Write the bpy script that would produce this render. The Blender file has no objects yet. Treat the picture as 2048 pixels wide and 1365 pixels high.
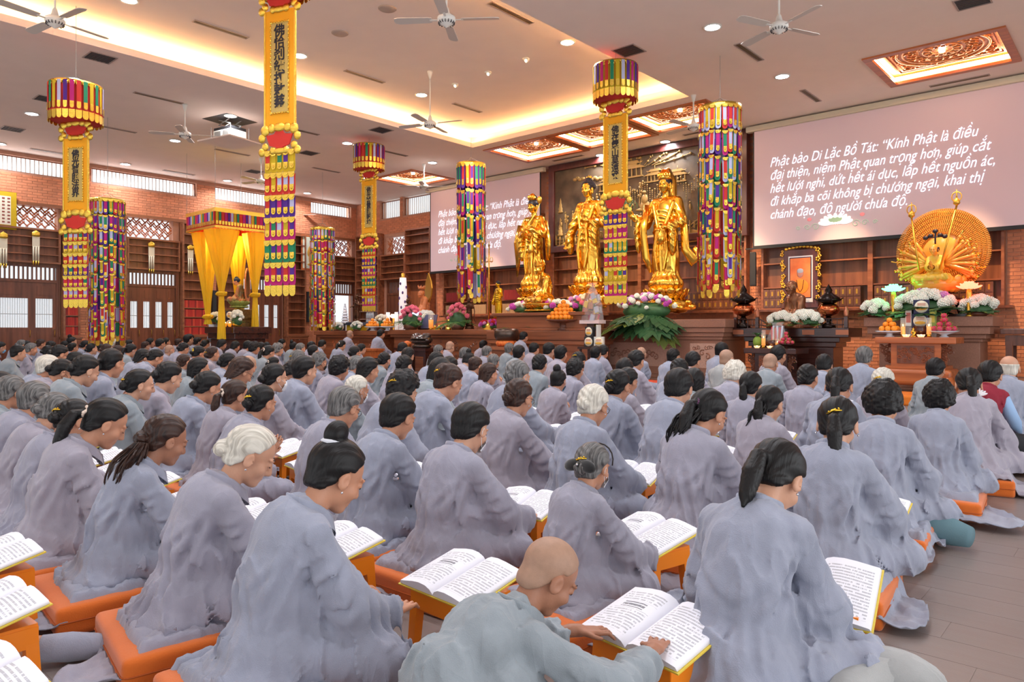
import bpy, bmesh, math, random
import numpy as np
from math import pi, sin, cos, atan2, sqrt, radians as R
from mathutils import Vector, Matrix, Euler

random.seed(7)
SC = bpy.context.scene
COL = SC.collection

# ------------------------------------------------------------------ camera
YAW = R(41.54); FPX = 1440.0; CAMZ = 1.2
cd = bpy.data.cameras.new('camera'); cam = bpy.data.objects.new('camera', cd); COL.objects.link(cam)
cd.sensor_width = 36.0; cd.lens = 36.0 * FPX / 2048.0; cd.shift_y = -22.5 / 2048.0
cd.clip_start = 0.05; cd.clip_end = 200
cam.location = (0, 0, CAMZ); cam.rotation_euler = (R(90), 0, YAW)
SC.camera = cam

# ------------------------------------------------------------------ world (bright hazy day outside the hall)
wd = bpy.data.worlds.new('world'); SC.world = wd; wd.use_nodes = True
bg = wd.node_tree.nodes['Background']; bg.inputs[0].default_value = (0.93, 0.96, 1.0, 1); bg.inputs[1].default_value = 0.72

def area(name, loc, rot, sx, sy, power, col, spread=180):
    d = bpy.data.lights.new(name, 'AREA'); d.shape = 'RECTANGLE'; d.size = sx; d.size_y = sy
    d.energy = power; d.color = col; d.spread = R(spread)
    o = bpy.data.objects.new(name, d); COL.objects.link(o); o.location = loc; o.rotation_euler = rot
    return o
# daylight through the tall open doors of the side aisle (right of and behind the camera)
area('daylight_right_doors', (6.5, 3.5, 2.0), (0, R(96), 0), 3.6, 14, 270, (0.95, 0.97, 1.0))
area('daylight_rear_doors', (-7.0, -6.0, 2.2), (R(97), 0, 0), 16, 3.8, 90, (0.92, 0.95, 1.0))

area('daylight_clerestory', (-23.7, 9.5, 5.3), (0, R(-108), 0), 1.2, 14, 260, (0.95, 0.97, 1.0))

# ------------------------------------------------------------------ exposure
vs = SC.view_settings
vs.view_transform = 'Standard'; vs.look = 'None'; vs.gamma = 1.0; vs.use_curve_mapping = False
vs.exposure = 0.60

# ------------------------------------------------------------------ helpers
def lin(c):
    return tuple((x / 12.92 if x <= 0.04045 else ((x + 0.055) / 1.055) ** 2.4) for x in [k / 255.0 for k in c]) + (1.0,)

MATS = {}
def mat(name, rgb=(128, 128, 128), rough=0.6, metal=0.0, emit=0.0, emit_rgb=None, var=0.0, scale=6.0, stretch=(1, 1, 1),
        bump=0.0, bscale=40.0, spec=0.5, trans=0.0, alpha=1.0, sheen=0.0, sss=0.0, rgb2=None, coat=0.0, island=0.0, detail=4.0, thin=0.0):
    if name in MATS: return MATS[name]
    m = bpy.data.materials.new(name); m.use_nodes = True; MATS[name] = m
    nt = m.node_tree; b = nt.nodes['Principled BSDF']
    c = lin(rgb)
    b.inputs['Base Color'].default_value = c
    b.inputs['Roughness'].default_value = rough; b.inputs['Metallic'].default_value = metal
    b.inputs['Specular IOR Level'].default_value = spec
    if coat: b.inputs['Coat Weight'].default_value = coat; b.inputs['Coat Roughness'].default_value = 0.15
    if trans: b.inputs['Transmission Weight'].default_value = trans
    if alpha < 1: b.inputs['Alpha'].default_value = alpha
    if sheen: b.inputs['Sheen Weight'].default_value = sheen; b.inputs['Sheen Roughness'].default_value = 0.5
    if sss: b.inputs['Subsurface Weight'].default_value = sss; b.inputs['Subsurface Radius'].default_value = (0.01, 0.004, 0.002); b.inputs['Subsurface Scale'].default_value = 1.0
    if emit:
        b.inputs['Emission Color'].default_value = lin(emit_rgb or rgb); b.inputs['Emission Strength'].default_value = emit
    tc = None
    if var or bump or rgb2:
        tc = nt.nodes.new('ShaderNodeTexCoord'); mp = nt.nodes.new('ShaderNodeMapping')
        mp.inputs['Scale'].default_value = stretch; nt.links.new(tc.outputs['Object'], mp.inputs['Vector'])
    src = None
    if var or rgb2:
        n = nt.nodes.new('ShaderNodeTexNoise'); n.inputs['Scale'].default_value = scale; n.inputs['Detail'].default_value = detail
        nt.links.new(mp.outputs[0], n.inputs['Vector'])
        mx = nt.nodes.new('ShaderNodeMix'); mx.data_type = 'RGBA'
        rp = nt.nodes.new('ShaderNodeMapRange'); rp.inputs[1].default_value = 0.3; rp.inputs[2].default_value = 0.7
        nt.links.new(n.outputs['Fac'], rp.inputs[0]); nt.links.new(rp.outputs[0], mx.inputs[0])
        c2 = lin(rgb2) if rgb2 else c
        mx.inputs[6].default_value = tuple(x * (1 - var) for x in c[:3]) + (1,)
        mx.inputs[7].default_value = tuple(min(1, x * (1 + var)) for x in c2[:3]) + (1,)
        src = mx.outputs[2]
    if island:
        g = nt.nodes.new('ShaderNodeNewGeometry'); hs = nt.nodes.new('ShaderNodeHueSaturation')
        r2 = nt.nodes.new('ShaderNodeMapRange'); r2.inputs[3].default_value = 1 - island; r2.inputs[4].default_value = 1 + island
        oi = nt.nodes.new('ShaderNodeObjectInfo'); ad = nt.nodes.new('ShaderNodeMath'); ad.operation = 'ADD'
        fr = nt.nodes.new('ShaderNodeMath'); fr.operation = 'FRACT'
        nt.links.new(g.outputs['Random Per Island'], ad.inputs[0]); nt.links.new(oi.outputs['Random'], ad.inputs[1])
        nt.links.new(ad.outputs[0], fr.inputs[0]); nt.links.new(fr.outputs[0], r2.inputs[0]); nt.links.new(r2.outputs[0], hs.inputs['Value'])
        if src: nt.links.new(src, hs.inputs['Color'])
        else: hs.inputs['Color'].default_value = c
        src = hs.outputs[0]
    if src: nt.links.new(src, b.inputs['Base Color'])
    if bump:
        n2 = nt.nodes.new('ShaderNodeTexNoise'); n2.inputs['Scale'].default_value = bscale; n2.inputs['Detail'].default_value = 3
        nt.links.new(mp.outputs[0], n2.inputs['Vector'])
        bp = nt.nodes.new('ShaderNodeBump'); bp.inputs['Strength'].default_value = min(1, bump); bp.inputs['Distance'].default_value = 0.01
        nt.links.new(n2.outputs['Fac'], bp.inputs['Height']); nt.links.new(bp.outputs[0], b.inputs['Normal'])
    if thin:
        tr = nt.nodes.new('ShaderNodeBsdfTranslucent'); tr.inputs[0].default_value = c
        ms = nt.nodes.new('ShaderNodeMixShader'); ms.inputs[0].default_value = thin
        out = nt.nodes['Material Output']
        nt.links.new(b.outputs[0], ms.inputs[1]); nt.links.new(tr.outputs[0], ms.inputs[2]); nt.links.new(ms.outputs[0], out.inputs[0])
    return m

def wood(name, rgb, rgb2, rough=0.35, axis='z', coat=0.15, scale=5):
    st = {'x': (0.12, 2.2, 2.2), 'y': (2.2, 0.12, 2.2), 'z': (2.2, 2.2, 0.12)}[axis]
    return mat(name, rgb, rough, var=0.12, rgb2=rgb2, scale=scale, stretch=st, bump=0.05, bscale=20, coat=coat, detail=6)

def rotm(rx=0, ry=0, rz=0): return np.array(Euler((rx, ry, rz)).to_matrix())

class MB:
    """collects simple shapes into one mesh"""
    def __init__(s): s.v = []; s.f = []; s.m = []; s.sm = []; s.uv = None; s.n = 0
    def add(s, V, F, mi=0, sm=False):
        V = np.asarray(V, float).reshape(-1, 3); s.v.append(V)
        for q in F: s.f.append(tuple(i + s.n for i in q)); s.m.append(mi); s.sm.append(sm)
        s.n += len(V); return s
    def box(s, c, d, mi=0, rot=None, taper=1.0):
        s.kj = (getattr(s, 'kj', 0) + 1) % 9; e_ = s.kj * 1.2e-4
        x, y, z = d[0] / 2 + e_, d[1] / 2 + e_, d[2] / 2 + e_; t = taper
        V = np.array([(-x, -y, -z), (x, -y, -z), (x, y, -z), (-x, y, -z), (-x * t, -y * t, z), (x * t, -y * t, z), (x * t, y * t, z), (-x * t, y * t, z)])
        if rot is not None: V = V @ rot.T
        return s.add(V + np.array(c), [(0, 3, 2, 1), (4, 5, 6, 7), (0, 1, 5, 4), (1, 2, 6, 5), (2, 3, 7, 6), (3, 0, 4, 7)], mi)
    def bb(s, x0, x1, y0, y1, z0, z1, mi=0): return s.box(((x0 + x1) / 2, (y0 + y1) / 2, (z0 + z1) / 2), (abs(x1 - x0), abs(y1 - y0), abs(z1 - z0)), mi)
    def tube(s, pts, rad, n=8, mi=0, cap=True, flat=1.0):
        P = [np.array(p, float) for p in pts]; k = len(P)
        if not hasattr(rad, '__len__'): rad = [rad] * k
        V = []; up = None
        for i in range(k):
            t = P[min(i + 1, k - 1)] - P[max(i - 1, 0)]; t = t / (np.linalg.norm(t) + 1e-9)
            if up is None: up = np.array((0, 0, 1.0)) if abs(t[2]) < 0.9 else np.array((0, 1.0, 0))
            a = np.cross(t, up); a /= np.linalg.norm(a) + 1e-9; b = np.cross(a, t); up = b
            for j in range(n):
                w = 2 * pi * j / n; V.append(P[i] + rad[i] * (a * cos(w) + b * sin(w) * flat))
        F = []
        for i in range(k - 1):
            for j in range(n):
                j2 = (j + 1) % n; F.append((i * n + j, i * n + j2, (i + 1) * n + j2, (i + 1) * n + j))
        if cap: F.append(tuple(range(n))[::-1]); F.append(tuple((k - 1) * n + j for j in range(n)))
        return s.add(V, F, mi, n > 5)
    def lathe(s, prof, n=16, c=(0, 0, 0), mi=0, sx=1, sy=1, smooth=True, lobes=0, lamp=0.0, rot=None):
        V = []; F = []; k = len(prof)
        for (r, z) in prof:
            for j in range(n):
                w = 2 * pi * j / n; q = r * (1 + (lamp * cos(lobes * w) if lobes else 0)); V.append((q * cos(w) * sx, q * sin(w) * sy, z))
        V = np.array(V)
        if rot is not None: V = V @ rot.T
        V = V + np.array(c)
        for i in range(k - 1):
            for j in range(n):
                j2 = (j + 1) % n; F.append((i * n + j, i * n + j2, (i + 1) * n + j2, (i + 1) * n + j))
        if prof[0][0] > 1e-4: F.append(tuple(range(n))[::-1])
        if prof[-1][0] > 1e-4: F.append(tuple((k - 1) * n + j for j in range(n)))
        return s.add(V, F, mi, smooth)
    def ball(s, c, r, nu=10, nv=7, mi=0, rot=None):
        if not hasattr(r, '__len__'): r = (r, r, r)
        V = []; F = []
        for i in range(nv + 1):
            a = -pi / 2 + pi * i / nv
            for j in range(nu): w = 2 * pi * j / nu; V.append((r[0] * cos(a) * cos(w), r[1] * cos(a) * sin(w), r[2] * sin(a)))
        V = np.array(V)
        if rot is not None: V = V @ rot.T
        for i in range(nv):
            for j in range(nu): j2 = (j + 1) % nu; F.append((i * nu + j, i * nu + j2, (i + 1) * nu + j2, (i + 1) * nu + j))
        return s.add(V + np.array(c), F, mi, True)
    def prism(s, poly, z0, z1, mi=0, M=None, c=(0, 0, 0)):
        n = len(poly); V = np.array([(x, y, z0) for x, y in poly] + [(x, y, z1) for x, y in poly], float)
        if M is not None: V = V @ M.T
        F = [tuple(range(n))[::-1], tuple(range(n, 2 * n))] + [(i, (i + 1) % n, n + (i + 1) % n, n + i) for i in range(n)]
        return s.add(V + np.array(c), F, mi)
    def grid(s, fn, nu, nv, mi=0, sm=True, closeu=False):
        V = [fn(i / (nu if closeu else nu - 1), j / (nv - 1)) for i in range(nu) for j in range(nv)]; F = []
        for i in range(nu if closeu else nu - 1):
            i2 = (i + 1) % nu
            for j in range(nv - 1): F.append((i * nv + j, i2 * nv + j, i2 * nv + j + 1, i * nv + j + 1))
        return s.add(V, F, mi, sm)
    def mesh(s, name):
        me = bpy.data.meshes.new(name)
        V = np.concatenate(s.v) if s.v else np.zeros((0, 3)); me.from_pydata(V.tolist(), [], s.f)
        me.polygons.foreach_set('material_index', s.m); me.polygons.foreach_set('use_smooth', s.sm); me.update()
        return me
    def obj(s, name, mats, parent=None, loc=None, rz=0.0, weld=0):
        me = s.mesh(name)
        for m in (mats if isinstance(mats, (list, tuple)) else [mats]): me.materials.append(m)
        return put(me, name, parent, loc, rz)

def put(me, name, parent=None, loc=None, rz=0.0):
    o = bpy.data.objects.new(name, me); COL.objects.link(o)
    if parent is not None: o.parent = parent
    if loc is not None: o.location = loc
    if rz: o.rotation_euler = (0, 0, rz)
    return o
def tag(o, label=None, cat=None, group=None, kind=None):
    if label: o['label'] = label
    if cat: o['category'] = cat
    if group: o['group'] = group
    if kind: o['kind'] = kind
    return o
def empty(name, loc=(0, 0, 0), rz=0.0, label=None, cat=None, group=None, scale=1.0):
    o = bpy.data.objects.new(name, None); COL.objects.link(o); o.location = loc; o.rotation_euler = (0, 0, rz)
    o.empty_display_size = 0.05; o.scale = (scale,) * 3
    return tag(o, label, cat, group)
def copy_tree(o, loc=None, rz=None, label=None, group=None, parent=None, scale=None):
    c = o.copy(); COL.objects.link(c)
    if parent is not None: c.parent = parent
    if loc is not None: c.location = loc
    if rz is not None: c.rotation_euler = (0, 0, rz)
    if scale is not None: c.scale = (scale,) * 3
    if label: c['label'] = label
    if group: c['group'] = group
    for ch in list(o.children): copy_tree(ch, parent=c)
    return c
def struct(o): o['kind'] = 'structure'; return o
def bevel(o, w, seg=2):
    m = o.modifiers.new('bevel', 'BEVEL'); m.width = w; m.segments = seg; m.limit_method = 'ANGLE'; m.angle_limit = R(40); return o

# photo pixel -> place on a real plane of the hall
SN, CS = sin(YAW), cos(YAW)
def at(u, v, Y):
    s = (u - 1024) / FPX; d = Y / (CS + SN * s); return Vector((d * (-SN + CS * s), Y, CAMZ - (v - 660) / FPX * d))
def atX(u, v, X):
    s = (u - 1024) / FPX; d = X / (-SN + CS * s); return Vector((X, d * (CS + SN * s), CAMZ - (v - 660) / FPX * d))
def atZ(u, v, Z):
    d = (CAMZ - Z) * FPX / (v - 660); s = (u - 1024) / FPX; return Vector((d * (-SN + CS * s), d * (CS + SN * s), Z))
def atD(u, v, d):
    s = (u - 1024) / FPX; return Vector((d * (-SN + CS * s), d * (CS + SN * s), CAMZ - (v - 660) / FPX * d))

# ------------------------------------------------------------------ signed-distance modelling (numpy) with surface nets
f4 = np.float32
def L3(a): return np.array(a, dtype=f4)
def s_ell(P, c, r, rot=None):
    q = P - L3(c)
    if rot is not None: q = q @ rot.astype(f4)
    r = L3(r); k = np.sqrt(((q / r) ** 2).sum(1)); k2 = np.sqrt(((q / (r * r)) ** 2).sum(1)) + 1e-6
    return k * (k - 1) / k2
def s_cap(P, a, b, ra, rb=None, flat=None):
    a = L3(a); b = L3(b); rb = ra if rb is None else rb
    ab = b - a; t = np.clip(((P - a) @ ab) / (ab @ ab + 1e-9), 0, 1); q = P - a - t[:, None] * ab
    if flat is not None: q = q * L3(flat)
    return np.sqrt((q * q).sum(1)) - (ra + (rb - ra) * t)
def s_box(P, c, h, rnd=0.0, rot=None):
    q = P - L3(c)
    if rot is not None: q = q @ rot.astype(f4)
    q = np.abs(q) - (L3(h) - rnd)
    return np.sqrt((np.maximum(q, 0) ** 2).sum(1)) + np.minimum(q.max(1), 0) - rnd
def s_poly(P, pts, rad):
    d = None
    for i in range(len(pts) - 1):
        e = s_cap(P, pts[i], pts[i + 1], rad[i], rad[i + 1]); d = e if d is None else np.minimum(d, e)
    return d
def smin(a, b, k):
    h = np.clip(0.5 + 0.5 * (b - a) / k, 0, 1); return b + (a - b) * h - k * h * (1 - h)
def smax(a, b, k): return -smin(-a, -b, k)

def sdf_mesh(name, fn, lo, hi, vox):
    B = 4; lo = np.array(lo, float); nb = np.ceil((np.array(hi) - lo) / (vox * B)).astype(int) + 1
    ci, cj, ck = np.meshgrid(*[np.arange(n) for n in nb], indexing='ij'); C = np.stack([ci.ravel(), cj.ravel(), ck.ravel()], 1)
    cen = (lo + (C + 0.5) * B * vox - 0.5 * vox).astype(f4); d = fn(cen)
    keep = np.abs(d) < B * vox * 1.35
    n = nb * B; D = np.repeat(np.repeat(np.repeat(np.sign(d).reshape(nb), B, 0), B, 1), B, 2).astype(f4)
    K = C[keep]; oi, oj, ok = np.meshgrid(range(B), range(B), range(B), indexing='ij'); O = np.stack([oi.ravel(), oj.ravel(), ok.ravel()], 1)
    I = (K[:, None, :] * B + O[None]).reshape(-1, 3); P = (lo + I * vox).astype(f4)
    D[I[:, 0], I[:, 1], I[:, 2]] = fn(P)
    return nets(name, D, lo, vox)
def nets(name, D, lo, vox):
    S = D < 0; nx, ny, nz = D.shape
    c = np.zeros((nx - 1, ny - 1, nz - 1), np.int8)
    for a in (0, 1):
        for b in (0, 1):
            for e in (0, 1): c += S[a:nx - 1 + a, b:ny - 1 + b, e:nz - 1 + e]
    act = (c > 0) & (c < 8); I = np.argwhere(act); idx = -np.ones(act.shape, np.int64); idx[act] = np.arange(len(I))
    acc = np.zeros((len(I), 3)); cnt = np.zeros(len(I))
    for ax in range(3):
        o1, o2 = [k for k in range(3) if k != ax]
        for a in (0, 1):
            for b in (0, 1):
                p = I.copy(); p[:, o1] += a; p[:, o2] += b; q = p.copy(); q[:, ax] += 1
                da = D[p[:, 0], p[:, 1], p[:, 2]]; db = D[q[:, 0], q[:, 1], q[:, 2]]; m = (da < 0) != (db < 0)
                t = np.where(m, da / np.where(m, da - db, 1), 0); w = p.astype(float); w[:, ax] += t
                acc[m] += w[m]; cnt[m] += 1
    V = lo + acc / cnt[:, None] * vox; Q = []
    for ax in range(3):
        o1, o2 = [(1, 2), (2, 0), (0, 1)][ax]
        sl0 = [slice(None)] * 3; sl1 = [slice(None)] * 3; sl0[ax] = slice(0, -1); sl1[ax] = slice(1, None)
        A = S[tuple(sl0)]; Bb = S[tuple(sl1)]; X = A != Bb
        E = np.argwhere(X); ok = (E[:, o1] > 0) & (E[:, o2] > 0) & (E[:, o1] < D.shape[o1] - 1) & (E[:, o2] < D.shape[o2] - 1); E = E[ok]
        inn = A[E[:, 0], E[:, 1], E[:, 2]]
        def g(a, b): p = E.copy(); p[:, o1] -= a; p[:, o2] -= b; return idx[p[:, 0], p[:, 1], p[:, 2]]
        q = np.stack([g(1, 1), g(0, 1), g(0, 0), g(1, 0)], 1); q[~inn] = q[~inn][:, ::-1]; Q.append(q)
    Q = np.concatenate(Q); Q = Q[(Q >= 0).all(1)]
    me = bpy.data.meshes.new(name); me.vertices.add(len(V)); me.vertices.foreach_set('co', V.astype(f4).ravel())
    me.loops.add(len(Q) * 4); me.loops.foreach_set('vertex_index', Q.astype(np.int32).ravel())
    me.polygons.add(len(Q)); me.polygons.foreach_set('loop_start', np.arange(0, len(Q) * 4, 4, dtype=np.int32))
    me.polygons.foreach_set('use_smooth', np.ones(len(Q), bool)); me.update(calc_edges=True); me.validate()
    return me
def sdf_obj(name, fn, lo, hi, vox, mats, parent=None, loc=None, rz=0.0):
    me = sdf_mesh(name, fn, lo, hi, vox)
    for m in (mats if isinstance(mats, (list, tuple)) else [mats]): me.materials.append(m)
    return put(me, name, parent, loc, rz)
# ================================================================== ROOM SHELL
XL, YA, ZC = -22.9, 16.8, 6.0
W_DARK = wood('wood_dark', (96, 54, 38), (126, 74, 52), axis='z'); W_MID = wood('wood_reddish', (126, 72, 48), (158, 96, 64), axis='x'); W_Y = wood('wood_reddish_side', (124, 74, 50), (152, 96, 66), axis='y')
W_ORG = wood('wood_orange', (165, 86, 44), (192, 108, 58), axis='x'); W_BLK = wood('wood_blackish', (50, 24, 20), (72, 36, 28), axis='x', rough=0.25, coat=0.4)
PLAS = mat('plaster_pinkish', (238, 220, 208), 0.9, var=0.02, scale=2); PLAS2 = mat('plaster_tray', (218, 200, 182), 0.9, var=0.02, scale=2)
MORT = mat('mortar', (190, 140, 116), 0.95, var=0.08, scale=8); BRICK = mat('brick_terracotta', (206, 134, 98), 0.85, var=0.10, scale=14, island=0.13, bump=0.3, bscale=60)
WHITE = mat('white_enamel', (228, 226, 218), 0.45); BLACKM = mat('black_plastic', (26, 26, 29), 0.5); GREYM = mat('aluminium_grey', (150, 150, 146), 0.4, metal=0.6)
CHAR = mat('vent_charcoal', (74, 68, 68), 0.7); STONE = mat('stone_brown', (152, 108, 88), 0.55, var=0.14, scale=60, bump=0.1, bscale=120); STONE2 = mat('stone_pinkish', (196, 158, 140), 0.6, var=0.12, scale=60)
LED_W = mat('led_warm', (255, 236, 200), emit=22.0, emit_rgb=(255, 214, 150)); LED_P = mat('led_panel', (255, 240, 215), emit=12.0, emit_rgb=(255, 226, 180)); LAMP = mat('downlight_diffuser', (255, 255, 255), emit=30.0, emit_rgb=(240, 244, 255))
GLOW = mat('bulb_warm', (255, 240, 210), emit=8.0, emit_rgb=(255, 225, 170))

# floor: wood-look planks laid along x
FLOORM = mat('floor_grout', (150, 138, 130), 0.6)
TILE = mat('floor_plank_tile', (138, 128, 124), 0.30, var=0.10, scale=3.2, stretch=(0.5, 7, 1), island=0.055, bump=0.05, bscale=30, spec=0.5, detail=8, rgb2=(124, 112, 108))
fl = MB(); fl.bb(XL - .3, 8, -7, YA + .3, -0.1, -0.0005); floor = struct(fl.obj('floor', FLOORM)); floor['label'] = 'floor of greyish brown wood-look plank tiles'
fz = MB(); TL, TW = 1.2, 0.2
tile = MB().box((0, 0, -0.002), (TL - 0.0025, TW - 0.0025, 0.004)).mesh('tile'); tile.materials.append(TILE); nt_ = 0
rest = MB()
for j in range(-30, 84):
    off = (j * 0.437) % 1.0 * TL
    for i in range(-20, 7):
        x = i * TL + off; y = j * TW + TW / 2
        if y > YA - 0.1 or x < XL + 0.6: continue
        vis = (-1.7 < x < 4.2 and 0.6 < y < 9.2 and x < 0.6 + 0.32 * y + .8) or (-3.6 < x < -1.6 and 0.4 < y < 1.6)
        if vis and nt_ < 298: put(tile, 'tile', floor, (x, y, 0.001)); nt_ += 1
        else: rest.box((x, y, -0.001), (TL - 0.0025, TW - 0.0025, 0.004))
o = rest.obj('tiles_beyond', TILE, floor); o['kind'] = 'stuff'

def bricks(mb, u0, u1, z0, z1, holes, place, L=0.24, Hh=0.075, lst=None):
    k0 = int(z0 / Hh)
    z = z0; r = 0
    while z < z1 - 0.02:
        h = min(Hh, z1 - z) - 0.010; u = u0 - (L / 2 if r % 2 else 0)
        while u < u1 - 0.01:
            a, b = max(u, u0) + 0.004, min(u + L, u1) - 0.006; segs = [(a, b)]
            for (ha, hb, hc, hd) in holes:
                if z + h > hc and z < hd:
                    ns = []
                    for (p, q) in segs:
                        if hb <= p or ha >= q: ns.append((p, q))
                        else:
                            if p < ha: ns.append((p, ha - .004))
                            if q > hb: ns.append((hb + .004, q))
                    segs = ns
            for (p, q) in segs:
                if q - p > 0.02:
                    if lst is not None: lst.append((p, q, z, z + h))
                    else: place(mb, p, q, z, z + h)
            u += L
        z += Hh; r += 1
def on_left(mb, p, q, a, b): mb.bb(XL - 0.004, XL + 0.012, p, q, a, b)
def on_altar(mb, p, q, a, b): mb.bb(p, q, YA - 0.012, YA + 0.004, a, b)

# --- left wall
CLER = [(2.6, 6.96), (7.52, 10.58), (11.19, 14.04), (14.79, 16.55)]
DOORS = [(3.3, 6.68), (8.42, 9.98), (12.05, 13.6), (15.5, 16.65)]
wl = MB(); T = 0.3
wl.bb(XL - T, XL, -7, CLER[0][0], 5.47, ZC); prev = None
for k, (a, b) in enumerate(CLER):
    e = CLER[k + 1][0] if k < 3 else YA + T
    wl.bb(XL - T, XL, b, e, 5.47, ZC)
wl.bb(XL - T, XL, -7, YA + T, 5.90, ZC); wl.bb(XL - T, XL, -7, YA + T, 4.60, 5.47)
lat_rects = [(5.55, 6.66), (8.38, 9.84), (12.05, 13.55), (15.72, 16.58)]
edges = [-7] + [x for ab in DOORS for x in ab] + [YA + T]
for k in range(0, len(edges), 2): wl.bb(XL - T, XL, edges[k], edges[k + 1], 0, 2.95)
le = [-7] + [x for ab in lat_rects for x in ab] + [YA + T]
for k in range(0, len(le), 2): wl.bb(XL - T, XL, le[k], le[k + 1], 3.98, 4.60)
wl.bb(XL - T, XL, -7, YA + T, 2.95, 3.98)
wall_left = struct(wl.obj('wall_left', MORT)); wall_left['label'] = 'left wall of terracotta brick above dark wooden joinery'
bk = MB(); bricks(bk, 4.0, YA, 4.68, 5.90, [(a, b, 5.47, 6.0) for a, b in CLER], on_left)
for c0, c1 in [(7.16, 7.56), (10.87, 11.14), (14.44, 14.88)]: 
    for r in range(60):
        z = r * 0.075; 
        if z > 4.62: break
        m = (c0 + c1) / 2 + (0.06 if r % 2 else -0.06)
        for p, q in ((c0, m), (m, c1)): bk.bb(XL + .16, XL + 0.20, p + .004, q - .004, z, z + 0.065)
        bk.bb(XL + .0, XL + 0.165, c0 + .004, c0 + .012, z, z + 0.065)
o = bk.obj('brickwork', BRICK, wall_left); o['kind'] = 'stuff'
cp = MB()
for c0, c1 in [(7.16, 7.56), (10.87, 11.14), (14.44, 14.88)]: cp.bb(XL, XL + 0.17, c0, c1, 0, 4.62)
cp.obj('brick_pier_core', MORT, wall_left)['kind'] = 'stuff'
tr = MB(); tr.bb(XL, XL + 0.07, 3.0, YA, 4.585, 4.68); struct(tr.obj('trim_1', W_Y))

# --- altar wall
wa = MB(); CA = [(-21.45, -20.29), (-20.13, -18.3)]
wa.bb(XL - T, CA[0][0], YA, YA + T, 5.3, ZC); wa.bb(CA[0][1], CA[1][0], YA, YA + T, 5.3, ZC); wa.bb(CA[1][1], 4, YA, YA + T, 5.3, ZC)
LATA = (-21.05, -19.78)
wa.bb(XL - T, 4, YA, YA + T, 4.62, 5.3); wa.bb(XL - T, LATA[0], YA, YA + T, 3.95, 4.62); wa.bb(LATA[1], 4, YA, YA + T, 3.95, 4.62)
wa.bb(XL - T, 4, YA, YA + T, 2.95, 3.95); wa.bb(XL - T, -20.95, YA, YA + T, 0, 2.95); wa.bb(-19.8, 4, YA, YA + T, 0, 2.95); wa.bb(-20.95, -19.8, YA, YA + T, 0, 2.52)
wall_altar = struct(wa.obj('wall_altar', MORT)); wall_altar['label'] = 'altar wall of terracotta brick with wooden niches and hanging screens'
holesA = [(a, b, 5.3, 6.0) for a, b in CA] + [(-21.2, -18.35, 0, 4.72), (-17.85, -13.53, 1.66, 4.7), (-13.12, -7.2, 1.66, 4.7), (-6.87, -2.07, 1.66, 4.7)]
lst = []; bricks(None, -22.85, 2.5, 0.3, 5.98, holesA, None, lst=lst)
lst = [q for q in lst if not (-18.3 < (q[0] + q[1]) / 2 < -13.4 and q[2] > 3.2) and not (-13 < q[0] < -7.3 and q[2] > 3.6) and not (q[0] > -6.9 and q[2] > 3.25)]
near_b = sorted([q for q in lst if q[0] > -7.3 and q[1] < -1.2 and (q[2] > 0.55) and q[3] < 3.2], key=lambda q: -q[0])
keep_, seen_ = [], set()
for q in near_b:
    if len(keep_) < 290: keep_.append(q); seen_.add(q)
bme = {}
for (p, q, a, b) in keep_:
    k = (round(q - p, 3), round(b - a, 3))
    if k not in bme: me = MB().box((0, 0, 0), (q - p, 0.016, b - a)).mesh('brick'); me.materials.append(BRICK); bme[k] = me
    put(bme[k], 'brick', wall_altar, ((p + q) / 2, YA - 0.004, (a + b) / 2))
bk = MB()
for q in lst:
    if q not in seen_: on_altar(bk, *q)
bk.obj('brickwork', BRICK, wall_altar)['kind'] = 'stuff'

# clerestory windows
def cler(name, a, b, z0, z1, axis, lab=''):
    m = MB(); fr = 0.03
    def bx(mb, p, q, c, d, t0=-0.14, t1=-0.10):
        if axis == 'y': mb.bb(XL + t0, XL + t1, p, q, c, d)
        else: mb.bb(p, q, YA - t1, YA - t0, c, d)
    bx(m, a, b, z0, z0 + fr); bx(m, a, b, z1 - fr, z1); bx(m, a, a + fr, z0, z1); bx(m, b - fr, b, z0, z1)
    w = struct(m.obj(name, W_Y)); r = MB(); p = a + 0.06
    while p < b - 0.05:
        if axis == 'y': r.tube([(XL - 0.12, p, z0), (XL - 0.12, p, z1)], 0.012, 6)
        else: r.tube([(p, YA + 0.12, z0), (p, YA + 0.12, z1)], 0.012, 6)
        p += 0.105
    r.obj('window_rods', WHITE, w)['kind'] = 'stuff'
    w['label'] = lab
    return w
for k, (a, b) in enumerate(CLER): cler('window_%d' % (k + 1), a, b, 5.47, 5.9, 'y', ['leftmost', 'second', 'third', 'fourth and shortest'][k] + ' high window strip with upright rods on the left wall')
for k, (a, b) in enumerate(CA): cler('window_%d' % (k + 5), a, b, 5.3, 5.95, 'x', ['corner one', 'right one'][k] + ' of the two high windows on the altar wall')

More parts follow.
